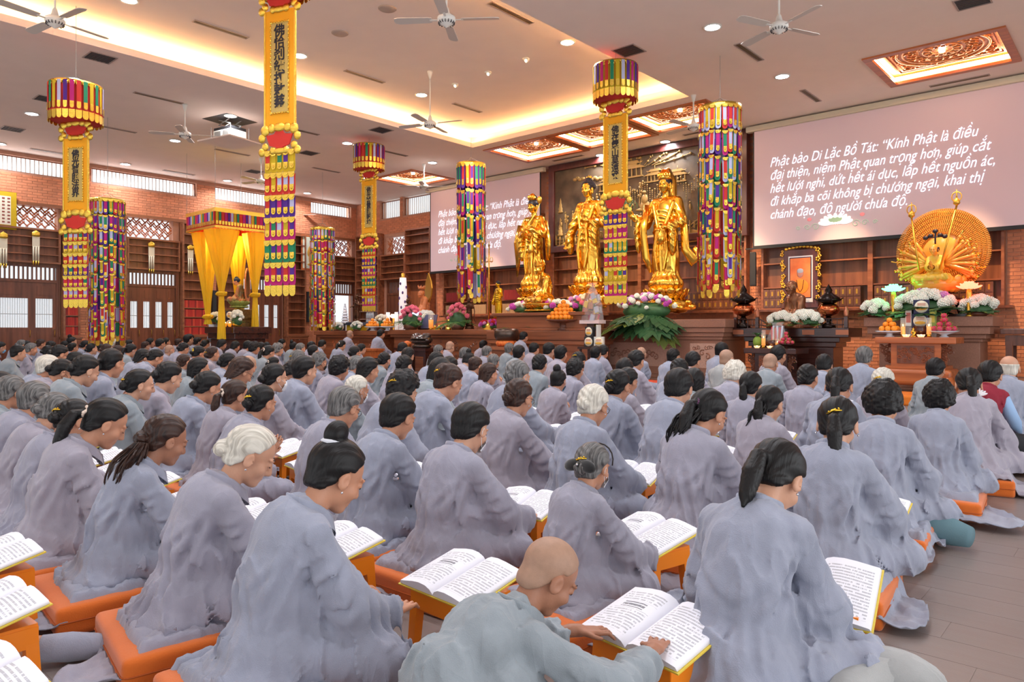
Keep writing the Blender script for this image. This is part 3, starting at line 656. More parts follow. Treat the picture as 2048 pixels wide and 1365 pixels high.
# ================================================================== PEOPLE
def fabric(name, rgb, var=0.05):
    m = mat(name, rgb, 0.88, var=var, scale=9, bump=0.25, bscale=260, sheen=0.25, spec=0.25, rgb2=tuple(min(255, int(c * 1.03)) for c in rgb))
    # long soft creases of hanging cloth
    nt = m.node_tree; N, Lk = nt.nodes.new, nt.links.new; b0 = [n for n in nt.nodes if n.type == 'BUMP'][0]; bs = nt.nodes['Principled BSDF']
    tc = N('ShaderNodeTexCoord'); mp = N('ShaderNodeMapping'); mp.inputs['Scale'].default_value = (1, 1, .22); Lk(tc.outputs['Object'], mp.inputs[0])
    n = N('ShaderNodeTexNoise'); n.inputs['Scale'].default_value = 10; n.inputs['Detail'].default_value = 1.5; n.inputs['Distortion'].default_value = .5; Lk(mp.outputs[0], n.inputs['Vector'])
    a = N('ShaderNodeMath'); a.operation = 'SUBTRACT'; a.inputs[1].default_value = .5; Lk(n.outputs['Fac'], a.inputs[0]); c = N('ShaderNodeMath'); c.operation = 'ABSOLUTE'; Lk(a.outputs[0], c.inputs[0])
    d = N('ShaderNodeMath'); d.operation = 'POWER'; d.inputs[1].default_value = .6; Lk(c.outputs[0], d.inputs[0])
    b1 = N('ShaderNodeBump'); b1.inputs['Strength'].default_value = .32; b1.inputs['Distance'].default_value = .022; b1.invert = True; Lk(d.outputs[0], b1.inputs['Height']); Lk(b0.outputs[0], b1.inputs['Normal']); Lk(b1.outputs[0], bs.inputs['Normal'])
    return m
ROBES = [fabric('robe_mauve_grey', (154, 153, 168)), fabric('robe_blue_grey', (149, 154, 171)), fabric('robe_green_grey', (141, 150, 157)),
         fabric('robe_lilac_grey', (158, 153, 166)), fabric('robe_beige_grey', (160, 162, 162))]
SKINS = [mat('skin_tan', (196, 140, 110), 0.5, var=0.06, scale=14, sss=0.08, bump=0.06, bscale=120), mat('skin_light', (205, 154, 126), 0.5, var=0.05, scale=14, sss=0.08, bump=0.06, bscale=120),
         mat('skin_brown', (166, 114, 88), 0.5, var=0.07, scale=14, sss=0.08, bump=0.06, bscale=120)]
def hairmat(name, a, b, rough=0.38):
    m = mat(name, a, rough, spec=0.3); nt = m.node_tree; bs = nt.nodes['Principled BSDF']
    tc = nt.nodes.new('ShaderNodeTexCoord'); mp = nt.nodes.new('ShaderNodeMapping'); mp.inputs['Scale'].default_value = (150, 9, 12)
    n = nt.nodes.new('ShaderNodeTexNoise'); n.inputs['Scale'].default_value = 1.0; n.inputs['Detail'].default_value = 3; n.inputs['Distortion'].default_value = 0.6
    nt.links.new(tc.outputs['Object'], mp.inputs[0]); nt.links.new(mp.outputs[0], n.inputs['Vector'])
    mx = nt.nodes.new('ShaderNodeMix'); mx.data_type = 'RGBA'; rp = nt.nodes.new('ShaderNodeMapRange'); rp.inputs[1].default_value = 0.35; rp.inputs[2].default_value = 0.68
    nt.links.new(n.outputs['Fac'], rp.inputs[0]); nt.links.new(rp.outputs[0], mx.inputs[0]); mx.inputs[6].default_value = lin(a); mx.inputs[7].default_value = lin(b)
    nt.links.new(mx.outputs[2], bs.inputs['Base Color'])
    bp = nt.nodes.new('ShaderNodeBump'); bp.inputs['Strength'].default_value = 0.6; bp.inputs['Distance'].default_value = 0.004
    nt.links.new(n.outputs['Fac'], bp.inputs['Height']); nt.links.new(bp.outputs[0], bs.inputs['Normal'])
    return m
HAIRM = {'k': hairmat('hair_black', (9, 8, 9), (24, 21, 22), 0.46), 'b': hairmat('hair_brown', (34, 22, 19), (66, 42, 33)),
         'g': hairmat('hair_grey', (52, 51, 52), (128, 126, 124)), 'w': hairmat('hair_white', (176, 170, 158), (226, 222, 210)),
         'x': mat('hair_stubble', (166, 130, 108), 0.55, var=0.08, scale=40, bump=0.1, bscale=300)}
M_DARK = mat('face_dark_line', (38, 26, 22), 0.6); M_LIP = mat('lip', (150, 84, 76), 0.5)
M_MASKW = mat('mask_white', (232, 234, 240), 0.8, bump=0.1, bscale=200); M_MASKB = mat('mask_blue', (120, 180, 222), 0.8); M_MASKD = mat('mask_black', (24, 24, 28), 0.8)
M_GLASS = mat('spectacle_frame', (60, 30, 28), 0.3); M_GOLDM = mat('gilt_trinket', (220, 180, 60), 0.25, metal=1.0); M_CREAM = mat('scrunchie_cream', (226, 206, 190), 0.9, bump=0.2)
M_SILV = mat('silver_trinket', (220, 222, 228), 0.2, metal=1.0); M_PURP = mat('hair_tie_purple', (96, 50, 90), 0.4); M_TIEW = mat('hair_band_white', (222, 224, 232), 0.8); M_YELT = mat('hair_tie_yellow', (240, 205, 50), 0.6)

def rodr(ax, a): return np.array(Matrix.Rotation(a, 3, Vector(ax)))
class Pose:
    def __init__(s, lean=0.25, pitch=0.35, yaw=0.0, twist=0.0, seed=0, hands='rest', wide=1.0, slump=0.0):
        s.lean, s.pitch, s.yaw, s.seed, s.hands, s.wide, s.twist = lean, pitch, yaw, seed, hands, wide, twist
        s.pel = np.array((0, -0.02, 0.10)); a = lean
        s.mid = s.pel + np.array((0, sin(a) * 0.20 - 0.035 - slump * 0.05, cos(a) * 0.21))
        s.chest = s.pel + np.array((0, sin(a) * 0.36 - 0.025, cos(a) * 0.36 - slump * 0.03))
        s.neck = s.pel + np.array((0, sin(a) * 0.50 + 0.03 + slump * 0.05, cos(a) * 0.475 - slump * 0.06))
        s.sh = [s.neck + np.array((sg * 0.124, -0.030, -0.052)) for sg in (-1, 1)]
        hp = s.neck + np.array((0, 0.035 + 0.02 * pitch, 0.035)); s.Rh = rodr((0, 0, 1), yaw) @ rodr((1, 0, 0), -pitch)
        s.head = hp + s.Rh @ np.array((0, 0.03, 0.105))
        if hands == 'rest': s.hand = [np.array((-0.13, 0.36, 0.17)), np.array((0.17, 0.40, 0.16))]
        elif hands == 'book': s.hand = [np.array((-0.14, 0.40, 0.17)), np.array((0.21, 0.47, 0.175))]
        elif hands == 'pray': s.hand = [np.array((-0.012, 0.30, 0.30)), np.array((0.012, 0.30, 0.30))]
        elif hands == 'lap': s.hand = [np.array((-0.05, 0.22, 0.13)), np.array((0.05, 0.22, 0.13))]
        s.elb = []
        for k, sg in enumerate((-1, 1)):
            e = (s.sh[k] * 0.45 + s.hand[k] * 0.55); e = e + np.array((sg * 0.052, -0.075, -0.06)); e[2] = min(e[2], s.sh[k][2] - 0.17); s.elb.append(e)
        s.top = (s.head + s.Rh @ np.array((0, -0.02, 0.118)))[2]
        s.top = max(s.top, (s.head + s.Rh @ np.array((0, -0.06, 0.10)))[2])

_NL = np.random.RandomState(5).rand(32, 32, 32).astype(f4)
def vnoise(P, fx, fy, fz, off=0.0):
    q = P * np.array((fx, fy, fz), f4) + f4(off + 100.0); i = np.floor(q).astype(np.int32); t = q - i; t = t * t * (3 - 2 * t)
    r = 0
    for a in (0, 1):
        for b in (0, 1):
            for c in (0, 1):
                w = (t[:, 0] if a else 1 - t[:, 0]) * (t[:, 1] if b else 1 - t[:, 1]) * (t[:, 2] if c else 1 - t[:, 2])
                r = r + w * _NL[(i[:, 0] + a) & 31, (i[:, 1] + b) & 31, (i[:, 2] + c) & 31]
    return r
def near(P, d, c, rad, f):
    m = ((P - L3(c)) ** 2).sum(1) < rad * rad
    if m.any(): d = d.copy(); d[m] = f(P[m], d[m])
    return d
def head_sdf(Q, fem=True):
    """Q in head frame: y forward, z up"""
    d = s_ell(Q, (0, -0.018, 0.028), (0.074, 0.094, 0.084))
    d = smin(d, s_ell(Q, (0, 0.020, -0.045), (0.056, 0.064, 0.060)), 0.03)
    d = smin(d, s_ell(Q, (0, 0.058, -0.088), (0.026, 0.026, 0.020)), 0.02)
    for sg in (-1, 1):
        d = smin(d, s_ell(Q, (sg * 0.040, 0.052, -0.028), (0.024, 0.024, 0.024)), 0.02)
        d = smax(d, -s_ell(Q, (sg * 0.031, 0.094, 0.008), (0.019, 0.016, 0.012)), 0.012)
        d = smin(d, s_ell(Q, (sg * 0.031, 0.073, 0.006), (0.015, 0.012, 0.011)), 0.004)
        d = smin(d, s_cap(Q, (sg * 0.014, 0.083, 0.026), (sg * 0.046, 0.072, 0.026), 0.006), 0.012)
        e = s_ell(Q, (sg * 0.079, -0.010, -0.010), (0.010, 0.021, 0.033), rotm(0.15, 0, sg * -0.35)); e = smax(e, -s_ell(Q, (sg * 0.089, -0.006, -0.006), (0.006, 0.012, 0.020)), 0.004)
        d = smin(d, e, 0.006)
    d = smin(d, s_cap(Q, (0, 0.080, 0.012), (0, 0.098, -0.026), 0.008, 0.012), 0.012)
    d = smin(d, s_ell(Q, (0, 0.088, -0.032), (0.018, 0.010, 0.008)), 0.008)
    d = smin(d, s_cap(Q, (-0.017, 0.078, -0.054), (0.017, 0.078, -0.054), 0.006), 0.006)
    d = smin(d, s_cap(Q, (-0.014, 0.077, -0.066), (0.014, 0.077, -0.066), 0.007), 0.006)
    return d
def hand_sdf(P, w, fwd, up, side, curl=0.35):
    """w wrist, fwd pointing to the fingers, up = back of the hand, side=+1 right hand"""
    fwd = np.array(fwd, float); fwd /= np.linalg.norm(fwd); up = np.array(up, float); up -= fwd * (up @ fwd); up /= np.linalg.norm(up); lat = np.cross(fwd, up)
    d = s_box(P, w + fwd * 0.045, (0.036, 0.046, 0.012), 0.011, np.stack([lat, fwd, up], 1))
    d = smin(d, s_cap(P, w - fwd * 0.03, w + fwd * 0.01, 0.024, 0.024), 0.015)
    for i, (l, o) in enumerate([(0.062, -0.030), (0.074, -0.0105), (0.070, 0.0105), (0.054, 0.030)]):
        b = w + fwd * 0.085 + lat * o * side * -1; dr = fwd + lat * (o * side * -1) * 4.5; dr /= np.linalg.norm(dr)
        m1 = b + dr * l * 0.5 + up * 0.004; m2 = b + dr * l * (0.5 + 0.5 * cos(curl * 1.6)) - up * l * 0.5 * sin(curl * 1.6)
        d = smin(d, np.minimum(s_cap(P, b - dr * 0.01, m1, 0.0088, 0.0080), s_cap(P, m1, m2, 0.0080, 0.0066)), 0.004)
    tb = w + fwd * 0.025 + lat * side * 0.030 ; t1 = tb + fwd * 0.028 + lat * side * 0.022 - up * 0.006; t2 = t1 + fwd * 0.028 + lat * side * 0.004 - up * 0.004
    d = smin(d, np.minimum(s_cap(P, tb, t1, 0.0125, 0.0095), s_cap(P, t1, t2, 0.0095, 0.0075)), 0.006)
    return d
def body_fn(p, vox):
    Rh = p.Rh.astype(f4)
    def fn(P):
        d = s_ell(P, p.chest, (0.10, 0.065, 0.13), rodr((1, 0, 0), -p.lean))
        d = smin(d, s_ell(P, p.mid, (0.09, 0.06, 0.14)), 0.05); d = smin(d, s_ell(P, p.pel, (0.13, 0.10, 0.07)), 0.05)
        d = smin(d, s_cap(P, p.sh[0] * 0.85 + p.neck * 0.15, p.sh[1] * 0.85 + p.neck * 0.15, 0.030), 0.03)
        d = smin(d, s_cap(P, p.neck - np.array((0, 0.01, 0.06)), p.head + p.Rh @ np.array((0, -0.03, -0.03)), 0.056, 0.050), 0.03)
        for k, sg in enumerate((-1, 1)):
            d = smin(d, s_cap(P, p.sh[k] * .9 + p.neck * .1, p.elb[k], 0.030, 0.028), 0.02); w = wrist(p, k)
            d = smin(d, s_cap(P, p.elb[k], w, 0.029, 0.023), 0.015)
            d = smin(d, s_cap(P, (sg * 0.10, 0.03, 0.06), (sg * 0.27, 0.24, 0.05), 0.055, 0.04), 0.04)
            d = smin(d, s_cap(P, (sg * 0.27, 0.24, 0.05), (-sg * 0.06, 0.28, 0.035), 0.038, 0.030), 0.02)
            h = p.hand[k]
            if p.hands == 'pray': fw, up = (0, 0.55, 0.8), (sg, 0, 0.0)
            elif p.hands == 'lap': fw, up = (-sg, 0.4, 0), (0, 0.3, 1)
            else: fw, up = (-sg * 0.45, 0.85, -0.12), (0, 0.1, 1)
            d = near(P, d, h, 0.16, lambda q, dd, h=h, fw=fw, up=up, sg=sg: smin(dd, hand_sdf(q, w, fw, up, -sg if p.hands != 'pray' else sg), 0.008))
        d = near(P, d, p.head, 0.19, lambda q, dd: smin(dd, head_sdf((q - L3(p.head)) @ Rh / f4(1.12)) * 1.12, 0.012))
        return d
    return fn
def wrist(p, k):
    e = p.elb[k]; h = p.hand[k]; v = h - e; return h - v / (np.linalg.norm(v) + 1e-6) * 0.015

def robe_fn(p, vest=False):
    rs = np.random.RandomState(p.seed * 13 + 5); W = p.wide
    ph = rs.uniform(0, 6.28, 12); Rl = rodr((1, 0, 0), -p.lean)
    creases = []
    for k, sg in enumerate((-1, 1)):
        sh, el, hd = p.sh[k], p.elb[k], p.hand[k]
        creases.append((sh + np.array((-sg * 0.012, -0.075, -0.07)), p.mid + np.array((sg * 0.125, -0.085, -0.06)), 0.017, 0.016))
        creases.append((sh + np.array((-sg * 0.03, -0.09, -0.10)), p.mid + np.array((sg * 0.05, -0.12, 0.0)), 0.010, 0.014))
        for j in range(4):
            t = 0.35 + 0.2 * j; a = sh * (1 - t) + el * t; off = np.array((sg * 0.08, rs.uniform(-0.06, 0.02), rs.uniform(-0.03, 0.04)))
            creases.append((a + off, a + np.array((sg * 0.02, -0.09, -0.05 + rs.uniform(-0.03, 0.03))), rs.uniform(0.006, 0.012), 0.012))
        for j in range(3):
            t = 0.25 + 0.3 * j; a = el * (1 - t) + hd * t
            creases.append((a + np.array((sg * 0.09, 0, 0.05)), a + np.array((sg * 0.08, -0.05, -0.10)), rs.uniform(0.008, 0.014), 0.013))
    for j in range(5):
        x = rs.uniform(-0.14, 0.14); creases.append((p.pel + np.array((x, -0.17, 0.02 + rs.uniform(0, .05))), p.mid + np.array((x * 0.6 + rs.uniform(-.05, .05), -0.12, rs.uniform(0.0, 0.12))), rs.uniform(0.006, 0.011), 0.013))
    creases.append((p.neck + np.array((0, -0.09, -0.06)), p.pel + np.array((0, -0.17, 0.02)), 0.0035, 0.006))
    def cxn(a, b):
        m = (np.array(a) + np.array(b)) / 2; n = m - np.array((0, p.mid[1] + 0.03, m[2])); ab = np.array(b) - np.array(a); ab = ab / np.linalg.norm(ab); n = n - ab * (n @ ab); return n / (np.linalg.norm(n) + 1e-6)
    def fn(P):
        q = P.copy()
        d = s_ell(P, p.pel + np.array((0, -0.02, 0.0)), (0.180, 0.145, 0.125))
        d = smin(d, s_ell(P, p.mid + np.array((0, 0.0, -0.02)), (0.138, 0.108, 0.17)), 0.06)
        d = smin(d, s_ell(P, p.chest, (0.146, 0.105, 0.165), Rl), 0.05)
        d = smin(d, s_cap(P, p.sh[0], p.sh[1], 0.053), 0.05)
        d = smin(d, s_cap(P, p.neck + np.array((0, -0.02, -0.05)), p.neck + np.array((0, 0.0, -0.005)), 0.072, 0.056), 0.045)
        for k, sg in enumerate((-1, 1)):
            sh, el, hd = p.sh[k], p.elb[k], p.hand[k]; cf = el * 0.26 + wrist(p, k) * 0.74
            a = s_cap(P, sh + np.array((sg * 0.01, 0, -0.01)), el + np.array((sg * 0.0, 0, -0.01)), 0.056, 0.070)
            if not vest:
                b = s_cap(P, el + np.array((0, 0, -0.02)), cf + np.array((0, 0.0, -0.012)), 0.068, 0.058)
                b = smin(b, s_cap(P, el + np.array((sg * 0.01, -0.01, -0.08)), cf + np.array((0, -0.01, -0.055)), 0.046, 0.044), 0.04)
                a = smin(a, b, 0.04)
            if vest: a = s_ell(P, sh * .9 + p.neck * .1, (.05, .06, .05))
            d = smin(d, a, 0.028)
            if not vest: d = smin(d, s_ell(P, p.pel * 0.55 + el * 0.45 + np.array((0, 0.02, 0.015)), (0.066, 0.12, 0.14)), 0.05)
            d = smin(d, s_cap(P, (sg * 0.10, 0.0, 0.075), (sg * 0.30 * W, 0.25, 0.062), 0.098, 0.078), 0.05)
            d = smin(d, s_cap(P, (sg * 0.30 * W, 0.25, 0.055), (0, 0.32, 0.04), 0.070, 0.055), 0.05)
        d = smin(d, s_ell(P, (0, 0.18, 0.06), (0.24, 0.18, 0.075)), 0.06)
        d = smin(d, s_ell(P, (0, -0.10, 0.03), (0.23, 0.15, 0.06)), 0.05)
        for (a, b, dep, w) in creases:
            cx = (a + b) / 2; ln = np.linalg.norm(a - b) / 2 + 0.05
            def cr(qq, dd, a=a, b=b, dep=dep, w=w):
                ab = L3(b) - L3(a); t = np.clip(((qq - L3(a)) @ ab) / (ab @ ab), 0, 1); v = qq - L3(a) - t[:, None] * ab
                nn = L3(cxn(a, b)); vn = v @ nn; v = v - vn[:, None] * nn * 0.75; s = np.sqrt((v * v).sum(1)); dep = dep * np.sin(np.clip(t, 0.02, 0.98) * 3.1416) ** 0.5
                return dd + dep * 1.15 * np.exp(-(s / w) ** 2) - dep * 0.7 * np.exp(-((s - w * 2.1) / (w * 1.2)) ** 2)
            d = near(P, d, cx, ln, cr)
        x, y, z = q[:, 0], q[:, 1], q[:, 2]
        an = np.arctan2(x, y); lo = np.clip(1 - z / 0.42, 0, 1)
        wv = np.sin(an * 9 + ph[0] + 5 * z + 1.3 * np.sin(an * 3 + ph[1])) + 0.6 * np.sin(an * 17 + ph[2] - 9 * z + 2 * np.sin(z * 11 + ph[3]))
        d = d - (0.0035 * lo + 0.0006) * wv
        W2 = P + 0.05 * (vnoise(P, 7, 7, 7, ph[7])[:, None] - 0.5) * L3((1, 1, 1)); c1, s1 = cos(ph[4]), sin(ph[4])
        tl = 0.5 * np.sign(x) * np.clip(np.abs(x) / 0.15, 0, 1.6); W2[:, 0] = W2[:, 0] + tl * W2[:, 2] * 0.55
        r1 = 1 - np.abs(2 * vnoise(W2, 13, 13, 2.3, ph[5]) - 1); r2 = 1 - np.abs(2 * vnoise(W2, 27, 27, 5, ph[6]) - 1); r3 = vnoise(P, 9, 9, 9, ph[8])
        am = 0.4 + 0.6 * np.clip(1.15 - z / 0.5, 0, 1)
        d = d - am * (0.024 * r1 ** 4 * r3 * 1.6 + 0.007 * r2 ** 4) + am * 0.004 - 0.006 * (r3 - 0.5)
        # sleeve mouths
        if not vest:
            for k, sg in enumerate((-1, 1)):
                w = wrist(p, k); v = w - p.elb[k]; v /= np.linalg.norm(v)
                d = near(P, d, w, 0.16, lambda qq, dd, w=w, v=v: smax(dd, -s_cap(qq, w - v * 0.075 + np.array((0, 0, -0.014)), w + v * 0.12 + np.array((0, 0, -0.014)), 0.046, 0.058), 0.008))
        d = np.maximum(d, -P[:, 2] - 0.012)
        return d
    return fn
def skirt_mesh(seed, W=1.0, back=0.36, reach=0.5):
    rs = np.random.RandomState(seed * 7 + 3); ph = rs.uniform(0, 6.28, 10); NA, NR = 150, 30; V = []
    tip = rs.uniform(-2.6, -0.6), rs.uniform(-2.6, 2.6)
    T_, F_ = np.meshgrid(2 * pi * np.arange(NA) / NA - pi, np.arange(NR) / (NR - 1), indexing='ij')
    Pn = np.stack([np.cos(T_) * (0.2 + F_), np.sin(T_) * (0.2 + F_), 0 * T_], -1).reshape(-1, 3).astype(f4)
    Pn = Pn + 0.25 * (vnoise(Pn, 3, 3, 3, ph[2])[:, None] - 0.5); Pa = np.stack([np.cos(T_) * 1.2, np.sin(T_) * 1.2, F_ * 0.35], -1).reshape(-1, 3).astype(f4) + 0.2 * (vnoise(Pn, 4, 4, 4, ph[4])[:, None] - 0.5)
    WN = (3.0 * (1 - np.abs(2 * vnoise(Pa, 6, 6, 2.5, ph[5]) - 1)) ** 2 + 2.2 * (1 - np.abs(2 * vnoise(Pn, 6, 6, 6, ph[6]) - 1)) ** 3 - 1.6).reshape(NA, NR)
    for i in range(NA):
        t = 2 * pi * i / NA - pi
        rr = 0.30 + 0.07 * abs(cos(t)) + 0.05 * sin(3 * t + ph[0]) + 0.02 * sin(5 * t + ph[1]) + 0.006 * sin(9 * t + ph[8])
        for tp in tip: rr += (reach - 0.30) * math.exp(-(((t - tp + pi) % (2 * pi) - pi) / 0.42) ** 2)
        if sin(t) > 0.5: rr = min(rr, 0.40)
        for j in range(NR):
            f = j / (NR - 1); r = rr * (0.25 + 0.75 * f); x = r * cos(t); y = r * sin(t)
            m = max(abs(x), abs(y - 0.0)) - 0.262
            sup = -0.118 * min(1, max(0, m / 0.045)) ** 0.8 if m > 0 else 0.0
            amp = 0.004 + 0.016 * f * f
            w = WN[i, j]
            z = sup + 0.014 + amp * (0.9 + 0.55 * w) + 0.03 * math.exp(-((f - 0.2) / 0.3) ** 2)
            V.append((x * W, y, max(z, -0.117)))
    F = [(i * NR + j, ((i + 1) % NA) * NR + j, ((i + 1) % NA) * NR + j + 1, i * NR + j + 1) for i in range(NA) for j in range(NR - 1)]
    V = np.array(V); n = len(V); V2 = V.copy(); V2[:, 2] -= 0.005
    F2 = [q[::-1] for q in [tuple(k + n for k in f) for f in F]]
    E = [(i * NR + NR - 1, ((i + 1) % NA) * NR + NR - 1, ((i + 1) % NA) * NR + NR - 1 + n, i * NR + NR - 1 + n) for i in range(NA)]
    b = MB(); b.add(np.concatenate([V, V2]), F + F2 + E, 0, True); return b.mesh('robe_skirt')
def collar_mesh(p, open_=0.012):
    rs = np.random.RandomState(p.seed + 77); a = p.lean * 0.6; V = []; NA, NZ = 40, 5
    c = p.neck + np.array((0, 0.012, 0.0))
    for i in range(NA):
        t = -pi * 1.22 + 2.44 * pi * i / (NA - 1); fr = max(0, -cos(t))          # t=0 at the back
        for j in range(NZ):
            f = j / (NZ - 1); r = 0.074 + open_ - 0.010 * f + 0.004 * sin(t * 5 + p.seed); h = -0.028 + 0.058 * f + 0.012 * cos(t) - 0.05 * fr ** 1.5 - 0.02 * (abs(t) > pi) * (abs(t) - pi)
            sg = 0.006 * (i / NA - .5)
            V.append((r * sin(t) + 0.02 * (t > pi) - 0.02 * (t < -pi), -r * 0.98 * cos(t) + 0.02 * fr + sg, h - 0.35 * (r * -cos(t)) * 1.0 + 0.0))
    V = np.array(V) + c; n = len(V)
    cen = c.copy(); inn = V.copy(); dirv = V - cen; dirv[:, 2] = 0; dirv /= np.linalg.norm(dirv, axis=1)[:, None]; inn = V - dirv * 0.006
    F = [(i * NZ + j, i * NZ + j + 1, (i + 1) * NZ + j + 1, (i + 1) * NZ + j) for i in range(NA - 1) for j in range(NZ - 1)]
    F2 = [tuple(k + n for k in f)[::-1] for f in F]
    T = [(i * NZ + NZ - 1, i * NZ + NZ - 1 + n, (i + 1) * NZ + NZ - 1 + n, (i + 1) * NZ + NZ - 1) for i in range(NA - 1)]
    b = MB(); b.add(np.concatenate([V, inn]), F + F2 + T, 0, True); return b.mesh('collar')

# ---- hair (built in the head frame)
def hair_fn(st, seed=0):
    rs = np.random.RandomState(seed + 31); ph = rs.uniform(0, 6.28, 8)
    def fn(Q):
        x, y, z = Q[:, 0], Q[:, 1], Q[:, 2]
        ex = {'S': 0.015, 'C': 0.024, 'B': 0.015, 'L': 0.016, 'X': 0.0025, 'K': 0.003}.get(st, 0.0095)
        d = s_ell(Q, (0, -0.020, 0.030), (0.076 + ex, 0.096 + ex, 0.085 + ex))
        nz = s_ell(Q, (0, -0.045, -0.040), (0.062 + ex * 0.7, 0.050 + ex * 0.5, 0.055)); d = smin(d, nz, 0.02)
        if st in 'BL':
            zz = -0.105 if st == 'B' else -0.19
            s1 = s_ell(Q, (0, -0.045, zz * 0.5 + 0.02), (0.088, 0.066, 0.075 - zz * 0.55)); d = smin(d, s1, 0.03)
        if st == 'C':
            d = smin(d, s_ell(Q, (0, -0.03, -0.01), (0.098, 0.085, 0.085)), 0.03)
        # hairline: cut the face open
        face = 0.85 * (y - 0.040) - 0.53 * (z - 0.078)
        if st in 'K': face = np.maximum(face, (z - 0.045) - 0.3 * y)
        side = (y - (0.004 if st in 'SCBXK' else -0.002)) * 0.9 - (z - 0.005) * 0.35
        cut = np.minimum(face, 9.0); low = np.maximum(side, -(z - 0.03)); 
        d = smax(d, np.maximum(face, 0 * face - 1), 0.010) if st != 'K' else smax(d, face, 0.006)
        low2 = np.maximum(y - 0.012 - 0.25 * (z - 0.0), -z - 0.0 + 0.02 - 9 * 0)
        d = smax(d, np.minimum(y + (0.0 if st in 'BL' else 0.012), 0.028 - z), 0.008)
        ear = s_ell(Q * np.array((1, 1, 1), f4), (0, 0, 0), (1, 1, 1)) * 0 
        if st in 'SXKNTP':
            for sg in (-1, 1): d = smax(d, -s_ell(Q, (sg * 0.090, -0.006, -0.014), (0.030, 0.026, 0.034)), 0.006)
            d = smax(d, -(z + (0.075 if st in 'NTP' else 0.085)), 0.01)
        elif st == 'C': d = smax(d, -(z + 0.095), 0.02)
        if st == 'N':
            d = smin(d, s_ell(Q, (0, -0.118, -0.030), (0.040, 0.030, 0.034)), 0.012); d = d + 0.0025 * np.sin(x * 120 + z * 160) * (y < -0.10)
        if st == 'T': d = smin(d, s_ell(Q, (0, -0.088, 0.118), (0.042, 0.040, 0.046)), 0.008)
        if st == 'U': d = smin(d, s_ell(Q, (0, -0.110, 0.030), (0.045, 0.032, 0.055)), 0.012)
        if st == 'P':
            d = smin(d, s_ell(Q, (0, -0.112, 0.005), (0.018, 0.018, 0.018)), 0.01)
            t = s_poly(Q, [(0, -0.118, 0.002), (0.004, -0.150, -0.035), (0.010, -0.150, -0.10), (0.016, -0.135, -0.17), (0.02, -0.13, -0.21)], [0.014, 0.026, 0.032, 0.024, 0.008])
            d = smin(d, t, 0.008)
        if st == 'C':
            d = d - 0.016 * (vnoise(Q, 62, 62, 62, ph[0]) - 0.5) - 0.012 * (vnoise(Q, 30, 30, 30, ph[1]) - 0.5)
        elif st not in 'XK':
            g = np.sin(np.arctan2(x, z + 0.10) * 34 + ph[0] + 2 * np.sin(y * 22 + ph[1])); d = d - 0.0014 * g - 0.002 * np.sin(x * 33 + ph[3]) * np.sin(y * 27 + z * 20 + ph[4])
        if st in 'BL': d = d - 0.004 * np.sin(np.arctan2(x, y + 0.03) * 12 + z * (40 if st == 'L' else 8) + ph[5]) * (z < 0.02)
        return d
    return fn
HAIR = {}
def hair_mesh(st, seed=0, vox=0.005):
    k = (st, seed, vox)
    if k not in HAIR: HAIR[k] = sdf_mesh('hair', hair_fn(st, seed), (-0.13, -0.21, -0.26), (0.13, 0.12, 0.17), vox)
    return HAIR[k]
def long_tail_mesh():
    b = MB(); rs = random.Random(3)
    for k in range(130):
        ox, oy = rs.gauss(0, 0.013), rs.gauss(0, 0.010); a = rs.gauss(0, .7); pts = []
        for j in range(12):
            f = j / 11; sp = 1 + 1.5 * sin(pi * min(1, f * 1.1)) ; wv = 0.010 * sin(f * 15 + a)
            pts.append((ox * sp + wv - 0.035 * f, -0.115 - 0.05 * sin(f * 2.6) + oy * sp, -0.02 - 0.31 * f * rs.uniform(0.97, 1.02) + 0.0 * wv))
        b.tube(pts, [0.0055 * (1 - 0.7 * (j / 11) ** 3) for j in range(12)], 5)
    return b.mesh('ponytail')
def face_mesh():
    b = MB()
    for sg in (-1, 1):
        b.tube([(sg * 0.014, 0.0865, 0.030), (sg * 0.030, 0.0835, 0.034), (sg * 0.047, 0.071, 0.029)], [0.0014, 0.0022, 0.0012], 6)
        b.tube([(sg * 0.018, 0.0820, 0.001), (sg * 0.031, 0.0835, -0.0015), (sg * 0.044, 0.0765, 0.0015)], [0.0012, 0.002, 0.0012], 6)
    b.tube([(-0.020, 0.0815, -0.060), (0, 0.0865, -0.0595), (0.020, 0.0815, -0.060)], [0.001, 0.0018, 0.001], 5, mi=1)
    return b.mesh('eyebrows')
def mask_mesh():
    b = MB(); NU, NV = 15, 9
    def f(i, j):
        a = (i - 0.5) * 2.2; z = -0.008 - 0.082 * j; r = 0.100 - 0.012 * abs(j - 0.35) * 2; k = 1 - 0.25 * abs(i - .5) * 2 * (abs(j - .5) * 2)
        return (0.070 * sin(a) * k * 1.12, 0.008 + r * cos(a) ** 0.9, z)
    b.grid(f, NU, NV); V = b.v[0]
    for sg in (-1, 1):
        b.tube([(sg * 0.062, 0.050, -0.020), (sg * 0.076, 0.01, -0.004), (sg * 0.088, -0.020, 0.002), (sg * 0.088, -0.026, -0.020), (sg * 0.075, 0.00, -0.045), (sg * 0.060, 0.045, -0.075)], 0.0014, 5)
    return b.mesh('face_mask')
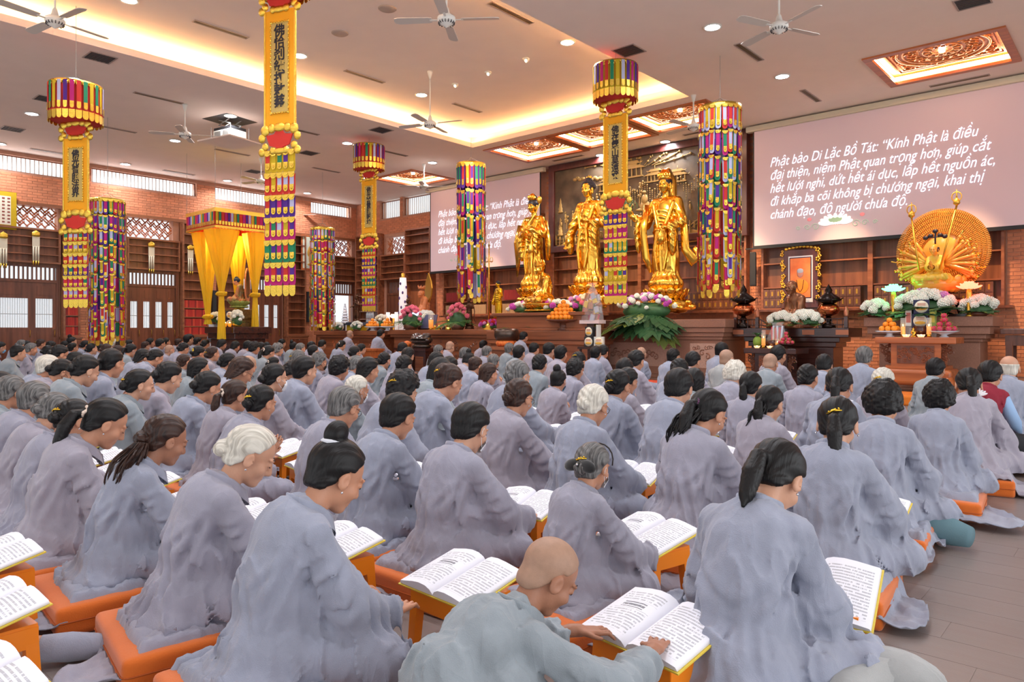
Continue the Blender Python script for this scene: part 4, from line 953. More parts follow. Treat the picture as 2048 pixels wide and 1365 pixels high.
def glasses_mesh():
    b = MB()
    for sg in (-1, 1):
        b.tube([(sg * 0.032 + 0.022 * cos(t * pi / 6), 0.098 - 0.004 * abs(cos(t * pi / 6)) - 0.004 * (sg * cos(t * pi / 6) > 0), 0.004 + 0.017 * sin(t * pi / 6)) for t in range(13)], 0.0016, 5, cap=False)
        b.tube([(sg * 0.054, 0.090, 0.008), (sg * 0.076, 0.06, 0.006), (sg * 0.084, -0.01, 0.004), (sg * 0.082, -0.03, -0.006)], 0.0016, 5)
    b.tube([(-0.010, 0.100, 0.006), (0.010, 0.100, 0.006)], 0.0016, 5); return b.mesh('glasses')
def tie_mesh(kind):
    b = MB()
    if kind == 's':
        for k in range(14):
            t = 2 * pi * k / 14; b.ball((0.020 * cos(t), -0.118 + 0.004 * sin(t * 3), 0.006 + 0.022 * sin(t)), (0.011, 0.010, 0.010), 6, 5)
    elif kind == 'w': b.lathe([(0.038, -0.014), (0.043, -0.008), (0.039, 0.0), (0.044, 0.008), (0.036, 0.014)], 18, (0, -0.078, 0.088), rot=rotm(0.5))
    elif kind == 'u':
        for k in range(12): t = 2 * pi * k / 12; b.ball((0.018 * cos(t), -0.120, 0.004 + 0.018 * sin(t)), 0.006, 6, 5)
    else:
        b.tube([(-0.03, -0.125, 0.0), (0.0, -0.142, 0.012), (0.03, -0.125, 0.02)], [0.004, 0.006, 0.004], 6)
        for k in range(4): b.ball((-0.02 + 0.013 * k, -0.141 + 0.004 * abs(k - 1.5), 0.006 + 0.006 * k), 0.005, 6, 5)
    return b.mesh({'s': 'scrunchie', 'w': 'hair_band', 'u': 'beaded_hair_tie'}.get(kind, 'hair_clip'))
def earring_mesh():
    b = MB(); b.ball((0.088, -0.002, -0.046), 0.0045, 6, 5); b.ball((-0.088, -0.002, -0.046), 0.0045, 6, 5); return b.mesh('earring')

VAR = {}
def variant(key, pose, vb, vr, face=True, vest=False):
    W = pose.wide
    bm = sdf_mesh('body', body_fn(pose, vb), (-0.42, -0.28, -0.03), (0.45, max(0.62, pose.hand[1][1] + .22), 0.92), vb)
    rm = sdf_mesh('robe', robe_fn(pose, vest), (-0.48, -0.36, -0.03), (0.48, max(0.56, pose.hand[1][1] + .1), 0.72), vr)
    VAR[key] = dict(pose=pose, body=bm, robe=rm, skirt=skirt_mesh(pose.seed, W, reach=0.42 + 0.12 * (pose.seed % 3 == 0) + 0.08 * (pose.seed % 2)), collar=collar_mesh(pose))
    M = (Matrix(pose.Rh.tolist()) * 1.12).to_4x4(); M.translation = Vector(pose.head); VAR[key]['M'] = M
    return VAR[key]
def setmat(o, m):
    if not o.data.materials: o.data.materials.append(m)
    if o.data.materials[0] is not m: o.material_slots[0].link = 'OBJECT'; o.material_slots[0].material = m
    return o
ACC = {}
def acc(name, fn):
    if name not in ACC: ACC[name] = fn()
    return ACC[name]
def person(vk, x, y, H, rz, hair, hcol, ac, robe, skin, label=None, group=None, seat=0.12, hseed=0, hv=0.005, near_=False, robe_m=None):
    v = VAR[vk]; s = (H - seat) / v['pose'].top
    r = empty('person', (x, y, seat), rz, label, 'person', group, s)
    setmat(put(v['body'], 'body', r), SKINS[skin]); rb = setmat(put(v['robe'], 'robe', r), robe_m or ROBES[robe])
    setmat(put(v['skirt'], 'robe_skirt', rb), ROBES[robe]); setmat(put(v['collar'], 'collar', rb), robe_m or ROBES[robe])
    def hp(me, nm, m, par=r): o = setmat(put(me, nm, par), m); o.matrix_local = v['M']; return o
    key = hair if hair != 'H' else 'X'
    hm = HAIRM['x'] if hair == 'X' else HAIRM[hcol]
    ho = hp(hair_mesh(key, hseed, hv), 'hair', hm)
    if hair == 'H':
        b = acc('cap', lambda: (lambda q: (q.lathe([(0.0, 0.135), (0.04, 0.128), (0.075, 0.105), (0.093, 0.07), (0.098, 0.03), (0.098, 0.0)], 18, (0, -0.02, 0), sy=1.18), q.mesh('knitted_cap'))[1])(MB())); hp(b, 'knitted_cap', ROBES[1])
    if near_:
        e = hp(acc('face', face_mesh), 'eyebrows', M_DARK)
        if len(e.data.materials) < 2: e.data.materials.append(M_LIP)
        if skin != 2 and hair in 'NTPL': hp(acc('ear', earring_mesh), 'earring', M_SILV)
    if ac == 'm': hp(acc('mask', mask_mesh), 'face_mask', M_MASKW)
    if ac == 'M': hp(acc('mask', mask_mesh), 'face_mask', M_MASKB)
    if ac == 'D': hp(acc('mask', mask_mesh), 'face_mask', M_MASKD)
    if ac == 'g': hp(acc('glasses', glasses_mesh), 'glasses', M_GLASS)
    if ac == 's': hp(acc('scrunchie', lambda: tie_mesh('s')), 'scrunchie', M_CREAM)
    if ac == 'y': hp(acc('scrunchie', lambda: tie_mesh('s')), 'scrunchie', M_YELT)
    if ac == 'u': hp(acc('beads', lambda: tie_mesh('u')), 'beaded_hair_tie', M_PURP)
    if ac == 'w': hp(acc('band', lambda: tie_mesh('w')), 'hair_band', M_TIEW)
    if ac == 'c': hp(acc('clip', lambda: tie_mesh('c')), 'hair_clip', M_GOLDM)
    return r
# ================================================================== SCREENS, RELIEF, HANGINGS
SCRM = mat('screen_projected', (205, 182, 184), 0.8, emit=0.10, emit_rgb=(214, 180, 190)); SCRT = mat('projected_text', (240, 244, 250), 0.8, emit=0.6, emit_rgb=(226, 238, 255))
TEXT = 'Phật bảo Di Lặc Bồ Tát: “Kính Phật là điều\nđại thiện, niệm Phật quan trọng hơn, giúp cắt\nhết lưới nghi, dứt hết ái dục, lấp hết nguồn ác,\nđi khắp ba cõi không bị chướng ngại, khai thị\nchánh đạo, độ người chưa độ.'
def text_mesh(txt, size, name, m, shear=0.0, off=0.0, extrude=0.0, align='LEFT', space=1.0, width=None):
    c = bpy.data.curves.new(name, 'FONT'); c.body = txt; c.size = size; c.shear = shear; c.offset = off; c.extrude = extrude; c.align_x = align; c.space_line = space; c.resolution_u = 3
    o = bpy.data.objects.new(name, c); COL.objects.link(o); bpy.context.view_layer.update()
    me = bpy.data.meshes.new_from_object(o.evaluated_get(bpy.context.evaluated_depsgraph_get())); bpy.data.objects.remove(o)
    me.materials.clear(); me.materials.append(m)
    if width:
        co = np.empty(len(me.vertices) * 3, f4); me.vertices.foreach_get('co', co); co = co.reshape(-1, 3); k = width / (co[:, 0].max() - co[:, 0].min()); co[:, 0] = (co[:, 0] - co[:, 0].min()) * k; me.vertices.foreach_set('co', co.ravel()); me.update()
    return me
HORN = {'ơ': 'o', 'ờ': 'ò', 'ớ': 'ó'}
def text_with_horns(txt, size, shear, space):
    # the built-in font fills the letter ơ badly: set a plain o and add its horn as a small stroke
    plain = ''.join(HORN.get(ch, ch) for ch in txt); b = MB(); me0 = text_mesh(plain, size, 'tmp', SCRT, shear=shear, space=space); n = len(me0.vertices); co = np.empty(n * 3, f4); me0.vertices.foreach_get('co', co); b.add(co.reshape(-1, 3), [tuple(p.vertices) for p in me0.polygons])
    for li, line in enumerate(txt.split('\n')):
        for i, ch in enumerate(line):
            if ch in HORN:
                m = text_mesh(''.join(HORN.get(c, c) for c in line[:i]) + 'o', size, 'tmp', SCRT); xe = max(v.co.x for v in m.vertices); yb = -li * size * space
                q = [(-.018, .128), (.004, .122), (.030, .150), (.034, .178), (.012, .178), (.008, .156), (-.018, .146)]
                b.add([(xe + (px + shear * (py)) * size / .3, yb + py * size / .3, 0) for px, py in q], [(0, 1, 2, 3, 4, 5, 6)])
    me = b.mesh('projected_text'); me.materials.append(SCRT); return me
def screen(x0, x1, z0, z1, lab, y=16.42):
    cx = (x0 + x1) / 2; r = empty('projection_screen', (cx, y, z1), 0, lab, 'screen'); hw = (x1 - x0) / 2; h = z0 - z1
    MB().bb(-hw, hw, -.005, .005, h + .04, 0).obj('screen_fabric', SCRM, r); MB().bb(-hw, hw, -.012, .012, h, h + .045).bb(-hw, -hw + .03, -.008, .008, h, 0).bb(hw - .03, hw, -.008, .008, h, 0).obj('black_border', BLACKM, r)
    c = MB().bb(-hw - .15, hw + .15, -.08, .08, -.06, .07); o = c.obj('screen_case', mat('case_beige', (214, 202, 176), 0.5), r); o['label'] = 'beige roller case'; bevel(o, .02)
    bar = MB(); bar.bb(-hw - .18, hw + .18, -.02, .02, h - .03, h); bar.obj('bottom_bar', BLACKM, r)
    w = x1 - x0; me = text_with_horns(TEXT, 0.30, 0.35, 0.98)
    co = np.empty(len(me.vertices) * 3, f4); me.vertices.foreach_get('co', co); co = co.reshape(-1, 3); k = 4.35 / (co[:, 0].max() - co[:, 0].min()); kz = 1.55 / (co[:, 1].max() - co[:, 1].min()); co[:, 0] *= k; co[:, 1] = (co[:, 1] - co[:, 1].max()) * kz; me.vertices.foreach_set('co', co.ravel()); me.update()
    t = put(me, 'projected_text', r, (-hw + 0.40, -.012, -0.66)); t.rotation_euler = (R(90), 0, 0); t['kind'] = 'stuff'
    # projected lotus vignette
    L = MB(); lx, lz = -hw + 1.85, h + .38
    for k in range(9):
        a = R(-80 + 20 * k); L.ball((lx + 0.24 * sin(a), -.012, lz + 0.02 + 0.13 * cos(a) * .8), (0.055, .004, 0.13), 8, 6, rot=rotm(0, a, 0), mi=0)
    L.ball((lx, -.013, lz + .10), (.20, .004, .06), 12, 6, mi=1)
    for sx in (-1, 1):
        for q, (dx, rr) in enumerate([(.42, .09), (.60, .07), (.80, .05)]):
            pts = [(lx + sx * (dx + rr * (1 - .8 * t / 11) * cos(t * .7)), -.012, lz - .02 + rr * (1 - .8 * t / 11) * sin(t * .7)) for t in range(12)]; L.tube(pts, .010, 4, mi=2)
        L.ball((lx + sx * .55, -.013, lz + .16), (.05, .004, .04), 8, 5, mi=3)
    L.obj('projected_lotus', [mat('proj_white', (236, 228, 226), .8, emit=.5), mat('proj_green', (150, 176, 140), .8, emit=.3), mat('proj_grey_green', (170, 180, 160), .8, emit=.3), mat('proj_pink', (226, 130, 130), .8, emit=.35)], r)['kind'] = 'stuff'
    return r
screen(-6.98, -1.55, 3.12, 5.90, 'large right projection screen with five lines of white Vietnamese text and a lotus')
screen(-18.25, -13.42, 3.12, 5.90, 'far left projection screen showing the same text, partly behind a streamer column')

# dark lacquer relief with gilt scenery behind the statues
RELB = mat('relief_ground', (72, 58, 46), 0.5, var=0.35, scale=2.2, rgb2=(96, 80, 62)); GILT = mat('gilt_relief', (168, 138, 84), 0.5, metal=0.4); FRM = wood('relief_frame', (74, 30, 30), (92, 40, 36), coat=0.4)
r = empty('gilt_relief_panel', (-10.16, 16.55, 3.46), 0, 'huge dark wall relief with gilt pavilions, trees and figures in a maroon frame', 'relief'); HW = 2.99; HH = 2.5
MB().bb(-HW, HW, 0, .08, 0, HH).obj('relief_ground', RELB, r); f = MB()
for (a, b, c, d) in [(-HW - .02, HW + .02, -.02, .16), (-HW - .02, HW + .02, HH - .16, HH + .02), (-HW - .02, -HW + .17, 0, HH), (HW - .17, HW + .02, 0, HH)]: f.bb(a, b, -.08, .1, c, d)
bevel(f.obj('frame', FRM, r), .015); rs = random.Random(11)
def relief(name, fn, n=1):
    m = MB(); fn(m); o = m.obj(name, GILT, r); return o
def pavilion(m, x, z, s):
    m.bb(x - .42 * s, x + .42 * s, -.05, 0, z, z + .05 * s)
    for k in range(5): m.bb(x + (-.36 + .18 * k) * s - .012 * s, x + (-.36 + .18 * k) * s + .012 * s, -.045, 0, z, z + .30 * s)
    for t, (w, zz) in enumerate([(.52, .30), (.34, .46)]):
        m.prism([(-w * s, 0), (w * s, 0), (w * .62 * s, .10 * s), (-w * .62 * s, .10 * s)], 0, .05, M=rotm(R(90)), c=(x, 0, z + zz * s))
        for sx in (-1, 1): m.tube([(x + sx * w * s, -.03, z + zz * s), (x + sx * (w + .07) * s, -.03, z + (zz + .06) * s)], .012 * s, 5)
    m.bb(x - .2 * s, x + .2 * s, -.04, 0, z + .40 * s, z + .47 * s); m.tube([(x, -.03, z + .56 * s), (x, -.03, z + .72 * s)], [.02 * s, .004], 6)
for (x, z, s) in [(1.15, 1.5, .6), (-1.0, 1.55, .6), (-.2, 1.8, .8), (.5, 1.6, .6), (1.9, 1.45, .45)]: relief('pavilion', lambda m: pavilion(m, x, z, s))
def stupa(m, x, z, s):
    m.lathe([(.10, 0), (.10, .05), (.07, .07), (.09, .14), (.05, .20), (.06, .26), (.03, .32), (.035, .37), (.008, .48)], 10, (x, -.01, z)); 
    m.v[-1][:, :] = (m.v[-1] - np.array((x, 0, z))) * s * np.array((1, .5, 1)) + np.array((x, 0, z))
for (x, z, s) in [(-2.62, .45, 1.1), (-2.62, 1.12, .9), (-2.3, .3, .9), (2.62, 1.62, .9), (2.62, .72, 1.3), (-1.9, .95, .8)]: relief('stupa', lambda m: stupa(m, x, z, s))
def trees(m):
    for k in range(26):
        x = rs.uniform(-2.5, 2.5); z = rs.uniform(.5, 1.2); h = rs.uniform(.3, .7); m.tube([(x, -.02, z), (x + rs.uniform(-.03, .03), -.02, z + h)], .012, 5)
        for j in range(7): m.ball((x + rs.gauss(0, .05), -.03, z + h * rs.uniform(.45, 1.05)), (.028, .02, .04), 6, 4)
relief('gilt_trees', trees)['kind'] = 'stuff'
def strands(m):
    for k in range(40):
        x = -1.0 + k * .075; top = 1.45 + .12 * sin(k * .9); n = rs.randint(3, 7)
        for j in range(n): m.ball((x, -.03, top - j * .055), (.012, .012, .02), 5, 4)
        m.ball((x, -.035, top + .05), .025, 6, 4)
relief('bead_strings', strands)['kind'] = 'stuff'
def rays(m):
    for k in range(9):
        a = R(20 + k * 13); pts = [(-.2 + (0.6 + .14 * t) * cos(a + .03 * t) * 1.2, -.02, 2.0 + (.10 + .055 * t) * sin(a)) for t in range(9)]; pts = [(min(max(p[0], -2.7), 2.6), p[1], min(p[2], 2.3)) for p in pts]; m.tube(pts, .012, 5)
        for q in pts[2::2]: m.ball(q, .035, 6, 5)
relief('light_rays', rays)['kind'] = 'stuff'
def balus(m, x0, x1, z, dz=0):
    n = int((x1 - x0) / .12)
    for k in range(n + 1): x = x0 + (x1 - x0) * k / n; zz = z + dz * k / n; m.bb(x - .012, x + .012, -.05, 0, zz, zz + (.28 if k % 4 == 0 else .18))
    for h in (.06, .15): m.tube([(x0, -.03, z + h), (x1, -.03, z + dz + h)], .010, 4)
for a in [(-2.75, -1.95, .20, 0), (-1.9, -.6, .22, .12), (.2, 1.0, .55, 0), (1.0, 1.5, .50, -.3), (1.5, 2.0, .22, .30), (2.0, 2.75, .50, 0)]: relief('balustrade', lambda m: balus(m, *a))['kind'] = 'stuff'
def people_r(m):
    for k in range(46):
        x = rs.uniform(-2.7, 2.7); z = rs.choice([.24, .3, .5, .62, .75, .9]) + rs.uniform(-.04, .04); m.ball((x, -.02, z + .07), (.035, .025, .09), 6, 5); m.ball((x, -.03, z + .18), .024, 6, 5)
relief('gilt_figures', people_r)['kind'] = 'stuff'
def central(m): m.ball((.2, -.02, 1.0), (.17, .04, .14), 10, 7); m.ball((.2, -.03, 1.18), (.10, .05, .14), 10, 7); m.ball((.2, -.05, 1.36), .055, 8, 6); m.ball((.2, -.02, .92), (.3, .03, .05), 12, 6)
relief('seated_gilt_figure', central)
def hills(m):
    for k in range(6): m.ball((-2.4 + k * .95, 0.02, .12), (.5, .04, .14 + .05 * sin(k * 2)), 12, 6)
relief('gilt_hills', hills)
def clouds(m):
    for (x, z) in [(-2.1, 2.02), (-1.5, 1.95), (2.3, 2.1)]:
        for j in range(4): m.ball((x + j * .09, -.01, z + .03 * sin(j * 2)), (.08, .02, .05), 8, 5)
relief('gilt_clouds', clouds)['kind'] = 'stuff'

# ---------------- streamers
CL = {'r': mat('cloth_red', (222, 62, 52), .8, thin=.3), 'g': mat('cloth_green', (48, 150, 108), .8, thin=.3), 'y': mat('cloth_yellow', (222, 190, 36), .8, thin=.3), 'w': mat('cloth_pale', (206, 206, 236), .8, thin=.3), 'p': mat('cloth_purple', (98, 50, 158), .8, thin=.3), 'm': mat('cloth_magenta', (206, 40, 132), .8, thin=.3)}
CK = list('rgywpm'); CM = [CL[k] for k in CK]
FOIL = mat('gold_foil', (236, 200, 84), 0.22, metal=1.0, bump=0.6, bscale=90); CM2 = CM + [FOIL]; YEL = mat('banner_yellow', (250, 190, 36), .75, thin=.35); GPAN = mat('banner_gilt_panel', (196, 168, 92), .5, metal=.3); INK = mat('ink', (44, 38, 44), .8)
def tongue(m, x, z0, z1, w, y, mi, n=5):
    """flat cloth tongue hanging from z1 down to z0 with a rounded tip"""
    h = w / 2; p = [(x - h, z1), (x - h, z0 + h)] + [(x - h * cos(pi * k / n), z0 + h - h * sin(pi * k / n)) for k in range(1, n)] + [(x + h, z0 + h), (x + h, z1)]
    m.prism([(a, b) for a, b in p], 0, .003, mi, M=rotm(R(90)), c=(0, y, 0))
def streamer(w, L, tiers, seed, two=True, y=0.0):
    """vertical ribbon made of overlapping cloth tongues with gilt tips"""
    rs = random.Random(seed); m = MB(); th = L / tiers
    for t in range(tiers):
        z1 = -t * th; z0 = z1 - th * 0.93; a = rs.randrange(6); b = (a + rs.randrange(1, 6)) % 6
        tongue(m, 0, z0, z1, w, y, a); tongue(m, 0, z0 + th * .12, z1, w * .60, y - .010, b); tongue(m, 0, z0 + th * .12, z0 + th * .34, w * .60, y - .014, 6)
        m.ball((0, y - .018, z0 + th * .22), (w * .13, .008, w * .13), 6, 4, mi=6)
        tongue(m, 0, z1 - th * .13, z1, w * 1.08, y - .017, 6, 4)
    tongue(m, 0, -L - .10, -L + .02, w * .95, y, 6)
    return m
def column(x, y, ztop, zbot, dia, n, tiers, lab, seed):
    r = empty('streamer_column', (x, y, ztop), seed * .7, lab, 'hanging streamer'); L = ztop - zbot - .1; rs = random.Random(seed)
    MB().lathe([(dia / 2, -.07), (dia / 2 + .012, -.07), (dia / 2 + .012, .02), (dia / 2, .02), (dia / 2, -.07)], 32).obj('gilt_hoop', FOIL, r)
    c = MB(); c.tube([(0, 0, .18), (0, 0, ZC - ztop)], .004, 5)
    for k in range(4): a = k * pi / 2; c.tube([(dia / 2 * cos(a), dia / 2 * sin(a), 0), (0, 0, .18)], .004, 5)
    c.obj('hanging_cord', GREYM, r)
    w = pi * dia / n * .92; meshes = []
    for k in range(6):
        me = streamer(w, L * (1 - .03 * (k % 3)), tiers, seed * 10 + k).mesh('streamer')
        for m_ in CM2: me.materials.append(m_)
        meshes.append(me)
    for k in range(n):
        a = 2 * pi * k / n; o = put(meshes[(k * 5) % 6], 'streamer', r, (dia / 2 * cos(a), dia / 2 * sin(a), -.03), a + pi / 2); o.rotation_euler = (rs.uniform(-.012, .012), rs.uniform(-.02, .02), a + pi / 2)
    return r
def pcol(u, vt, vb, wpx, dia, n, tiers, lab, seed):
    d = dia * FPX / wpx; p = atD(u, vt, d); q = atD(u, vb, d); column(p.x, p.y, p.z, q.z, dia, n, tiers, lab, seed)
pcol(215, 402, 690, 62, .70, 22, 9, 'round column of coloured streamers at the left, before the shelf bays', 1)
pcol(645, 458, 660, 46, .70, 22, 8, 'farthest round streamer column, beside the gold Buddha picture', 2)
pcol(942, 330, 604, 56, .70, 20, 5, 'round column of long streamers before the far projection screen', 3)
pcol(1440, 217, 592, 80, .70, 22, 7, 'big round streamer column to the right of the gold statues', 4)

def banner(u, vtop, vbot, d, yaw, lab, seed, chars, crown=True, zc=None, dia=.75):
    top = atD(u, vtop, d); bot = atD(u, vbot, d); H = top.z - bot.z; r = empty('prayer_banner', tuple(top), yaw, lab, 'banner'); rs = random.Random(seed)
    c = MB(); c.tube([(0, 0, 0), (0, 0, max(.05, (zc or ZC) - top.z))], .004, 5)
    for k in (0, 1): c.tube([((k - .5) * .36, 0, -.02), ((k - .5) * .36, 0, -.52)], .003, 5)
    c.obj('hanging_cord', GREYM, r)
    n = 26; w = pi * dia / n * .9; ch = .50
    g = MB(); g.lathe([(dia / 2, -.06), (dia / 2 + .012, -.06), (dia / 2 + .012, 0), (dia / 2, 0), (dia / 2, -.06)], 32); 
    for k in range(n): a = 2 * pi * k / n; g.lathe([(0, 0), (.045, .004)], 8, (dia / 2 * cos(a) * 1.03, dia / 2 * sin(a) * 1.03, -.06), rot=rotm(0, 0, a) @ rotm(0, R(90)))
    g.obj('gilt_hoop', FOIL, r); MB().lathe([(dia / 2 - .01, -.58), (dia / 2 - .01, -.02)], 28).obj('red_lining', CL['r'], r)
    ms = []
    for q in range(6):
        m = MB(); tongue(m, 0, -.44, 0, w * .70, -.014, q); tongue(m, 0, -.44, -.33, w * .70, -.018, 6); tongue(m, 0, -.50, 0, w, 0, 0 if seed % 2 else 2); tongue(m, 0, -.60, -.46, w * 1.05, -.012, 6); me = m.mesh('crown_ribbon')
        for m_ in CM2: me.materials.append(m_)
        ms.append(me)
    for k in range(n): a = 2 * pi * k / n; o = put(ms[(k * 7 + seed) % 6], 'crown_ribbon', r, (dia / 2 * cos(a), dia / 2 * sin(a), -.02), a + pi / 2)
    z = -.56; Wb = .46
    def cloudp(z0, h, red=True):
        m = MB(); 
        for sx in (-1, 1):
            for (x, zz, rr) in [(.22, .8, .07), (.27, .55, .055), (.22, .25, .05), (.27, .08, .055), (.12, .86, .06), (.10, .10, .05)]: m.ball((sx * x, -.01, z0 - h + zz * h), (rr, .025, rr * 1.05), 10, 6)
        m.ball((0, -.012, z0 - h * .12), (.10, .025, .06), 10, 6); m.ball((0, -.012, z0 - h * .92), (.12, .025, .045), 10, 6); m.obj('gilt_cloud_scroll', FOIL, r)
        if red: q = MB(); q.prism([(-.15, .28), (-.06, .22), (0, .10), (.06, .22), (.15, .28), (.20, .62), (.08, .66), (.03, .84), (-.03, .84), (-.08, .66), (-.20, .62)], -.012, .006, M=rotm(R(90))); q.v[-1][:, 2] = q.v[-1][:, 2] * h; q.v[-1] += np.array((0, -.012, z0 - h)); q.obj('red_cloud_patch', CL['r'], r)
    cloudp(z, .30); z -= .28; yl = H * .33
    MB().bb(-Wb / 2, Wb / 2, -.004, .004, z - yl, z).obj('yellow_panel', YEL, r); e = MB()
    for sx in (-1, 1): e.bb(sx * Wb / 2 - .012, sx * Wb / 2 + .012, -.010, .010, z - yl, z)
    e.obj('gilt_edge', FOIL, r)['kind'] = 'stuff'
    MB().bb(-.13, .13, -.010, -.004, z - yl + .16, z - .16).obj('inscription_panel', GPAN, r); e = MB(); N = 22
    for sx in (-1, 1):
        for k in range(N): e.ball((sx * .135, -.012, z - .16 - (yl - .32) * k / (N - 1)), (.014, .008, .022), 6, 4)
    for k in range(7):
        for zz in (z - .16, z - yl + .16): e.ball((-.12 + .04 * k, -.012, zz), (.018, .008, .014), 6, 4)
    e.obj('gilt_beading', FOIL, r)['kind'] = 'stuff'
    nc = len(chars); cs = (yl - .42) / nc
    for i, chx in enumerate(chars):
        me = text_mesh(chx, cs * 1.12, 'calligraphy_character', INK, align='CENTER', off=.004, extrude=.001); o = put(me, 'calligraphy_character', r, (0, -.014, z - .20 - cs * (i + .86))); o.rotation_euler = (R(90), 0, 0)
    z -= yl - .02; cloudp(z, .38); z -= .36; L = z + H - .1; ms = []
    for k in range(5):
        m = MB(); w = Wb / 5 * 1.04; T = 6; th = L / T
        for t in range(T):
            z1 = -t * th; z0 = z1 - th * .97; back = 'gryrpm'[(t + seed) % 6] if t < 5 else 'm'; front = rs.randrange(6)
            tongue(m, 0, z0, z1, w, 0, CK.index(back)); tongue(m, 0, z0 + th * .2, z1, w * .66, -.008, front); tongue(m, 0, z0 + th * .2, z0 + th * .5, w * .66, -.012, 6); m.ball((0, -.018, z0 + th * .34), (w * .16, .008, w * .2), 6, 4, mi=6)
            tongue(m, 0, z1 - th * .18, z1 + .01, w * 1.0, -.016, 6); tongue(m, 0, z1 - th * .08, z1 + .02, w * 1.0, -.020, 6)
        tongue(m, 0, -L - .12, -L + .02, w * .95, -.004, 6); me = m.mesh('streamer')
        for m_ in CM2: me.materials.append(m_)
        put(me, 'streamer', r, (-Wb / 2 + Wb / 5 * (k + .5), 0, z)).rotation_euler = (0, rs.uniform(-.006, .006), 0)
    return r
banner(152, 172, 614, 11.6, R(30), 'yellow inscribed banner at the left, crown like a striped drum', 1, '佛光普照法界', dia=.75, zc=6.42)
banner(560, -112, 590, 9.2, R(22), 'longest yellow inscribed banner, nearest, its crown above the picture', 2, '佛恰剎鑽打敕蔡', dia=.75, zc=6.42)
banner(738, 292, 622, 18.0, R(10), 'smallest yellow inscribed banner in the far corner', 3, '佛光智慧照乾坤', dia=.75)
banner(1231, 133, 606, 12.5, R(4), 'yellow inscribed banner hanging before the central gold statue', 4, '佛在靈山莫遠求', dia=.75)

# ---------------- square canopy with knotted yellow curtains
cx0, cx1, cy0, cy1, cz1, cz0 = -19.6, -17.98, 8.79, 10.35, 4.33, 3.82
r = empty('fabric_canopy', ((cx0 + cx1) / 2, (cy0 + cy1) / 2, cz0), 0, 'square striped canopy with four knotted yellow curtains over a seated Buddha', 'canopy'); hx = (cx1 - cx0) / 2; hy = (cy1 - cy0) / 2; hh = cz1 - cz0
f = MB(); f.bb(-hx, hx, -hy, hy, hh - .02, hh); f.obj('roof_cloth', CL['y'], r); e = MB()
for (a, b, c, d) in [(-hx - .02, hx + .02, -hy - .02, -hy), (-hx - .02, hx + .02, hy, hy + .02), (-hx - .02, -hx, -hy, hy), (hx, hx + .02, -hy, hy)]: e.bb(a, b, c, d, hh - .08, hh + .02); e.bb(a, b, c, d, .02, .06)
e.obj('gilt_band', FOIL, r); MB().bb(-hx + .01, hx - .01, -hy, -hy + .01, .05, hh).bb(hx - .01, hx, -hy, hy, .05, hh).bb(-hx, -hx + .01, -hy, hy, .05, hh).bb(-hx, hx, hy - .01, hy, .05, hh).obj('red_lining', CL['r'], r)
ms = []
for q in range(6):
    m = MB(); tongue(m, 0, .10, hh - .04, .062, -.014, q); tongue(m, 0, .10, .20, .062, -.018, 6); tongue(m, 0, 0, .08, .078, -.008, 6); me = m.mesh('valance_ribbon')
    for m_ in CM2: me.materials.append(m_)
    ms.append(me)
n = 19
for k in range(n):
    t = -hx + 2 * hx * (k + .5) / n; put(ms[(k * 5) % 6], 'valance_ribbon', r, (t, -hy, 0), 0); t = -hy + 2 * hy * (k + .5) / n; put(ms[(k * 5 + 2) % 6], 'valance_ribbon', r, (hx, t, 0), pi / 2)
c = MB()
for sx in (-1, 1):
    for sy in (-1, 1): c.tube([(sx * hx, sy * hy, hh), (sx * hx, sy * hy, ZC - cz0)], .004, 5)
c.obj('hanging_cord', GREYM, r)
CUR = mat('curtain_yellow', (250, 214, 50), .7, thin=.45)
def curtain(px, py, spanx, spany, kz, bot, sway=(0, 0)):
    m = MB(); zk = kz - cz0; zb = bot - cz0; NU, NV = 60, 26
    def fn(i, j):
        a = 2 * pi * i; z = -0.0 + (zk) * j; g = (1 - j) ** 1.25; ex = math.copysign(abs(cos(a)) ** .6, cos(a)); ey = math.copysign(abs(sin(a)) ** .6, sin(a)); fold = 1 + .14 * sin(i * 2 * pi * 13) * (.3 + j)
        return (px + sway[0] * j + ex * (spanx * g + .05) * fold, py + sway[1] * j + ey * (spany * g + .05) * fold, z)
    m.grid(fn, NU, NV, closeu=True)
    def fn2(i, j):
        a = 2 * pi * i; z = zk + (zb - zk) * j; rr = (.055 + .045 * j) * (1 + .16 * sin(i * 2 * pi * 9)); return (px + sway[0] + rr * cos(a), py + sway[1] + rr * sin(a), z)
    m.grid(fn2, 44, 12, closeu=True); m.obj('curtain', CUR, r)
    k = MB(); k.lathe([(.06, -.07), (.12, -.04), (.13, 0), (.11, .05), (.06, .07)], 14, (px + sway[0], py + sway[1], zk), lobes=5, lamp=.12); k.tube([(px + sway[0] + .12 * cos(t * .7), py + sway[1] + .12 * sin(t * .7), zk + .03 * sin(t)) for t in range(10)], .035, 6); k.obj('curtain_knot', CUR, r)
curtain(hx - .38, -hy + .36, .34, .34, 2.15, .95); curtain(hx - .32, hy - .28, .26, .24, 2.15, 1.0); curtain(-hx + .36, -hy + .34, .26, .26, 1.55, 1.35, (.05, .05)); curtain(-hx + .34, hy - .3, .22, .22, 1.75, 1.2, (.1, 0))
MB().ball((0, 0, -.08), .07, 12, 8).obj('light_bulb', GLOW, r)
pl = bpy.data.lights.new('canopy_bulb', 'POINT'); pl.energy = 40; pl.color = (1, .75, .35); pl.shadow_soft_size = .08; po = bpy.data.objects.new('canopy_bulb', pl); COL.objects.link(po); po.location = ((cx0 + cx1) / 2, (cy0 + cy1) / 2, cz0 - .25)

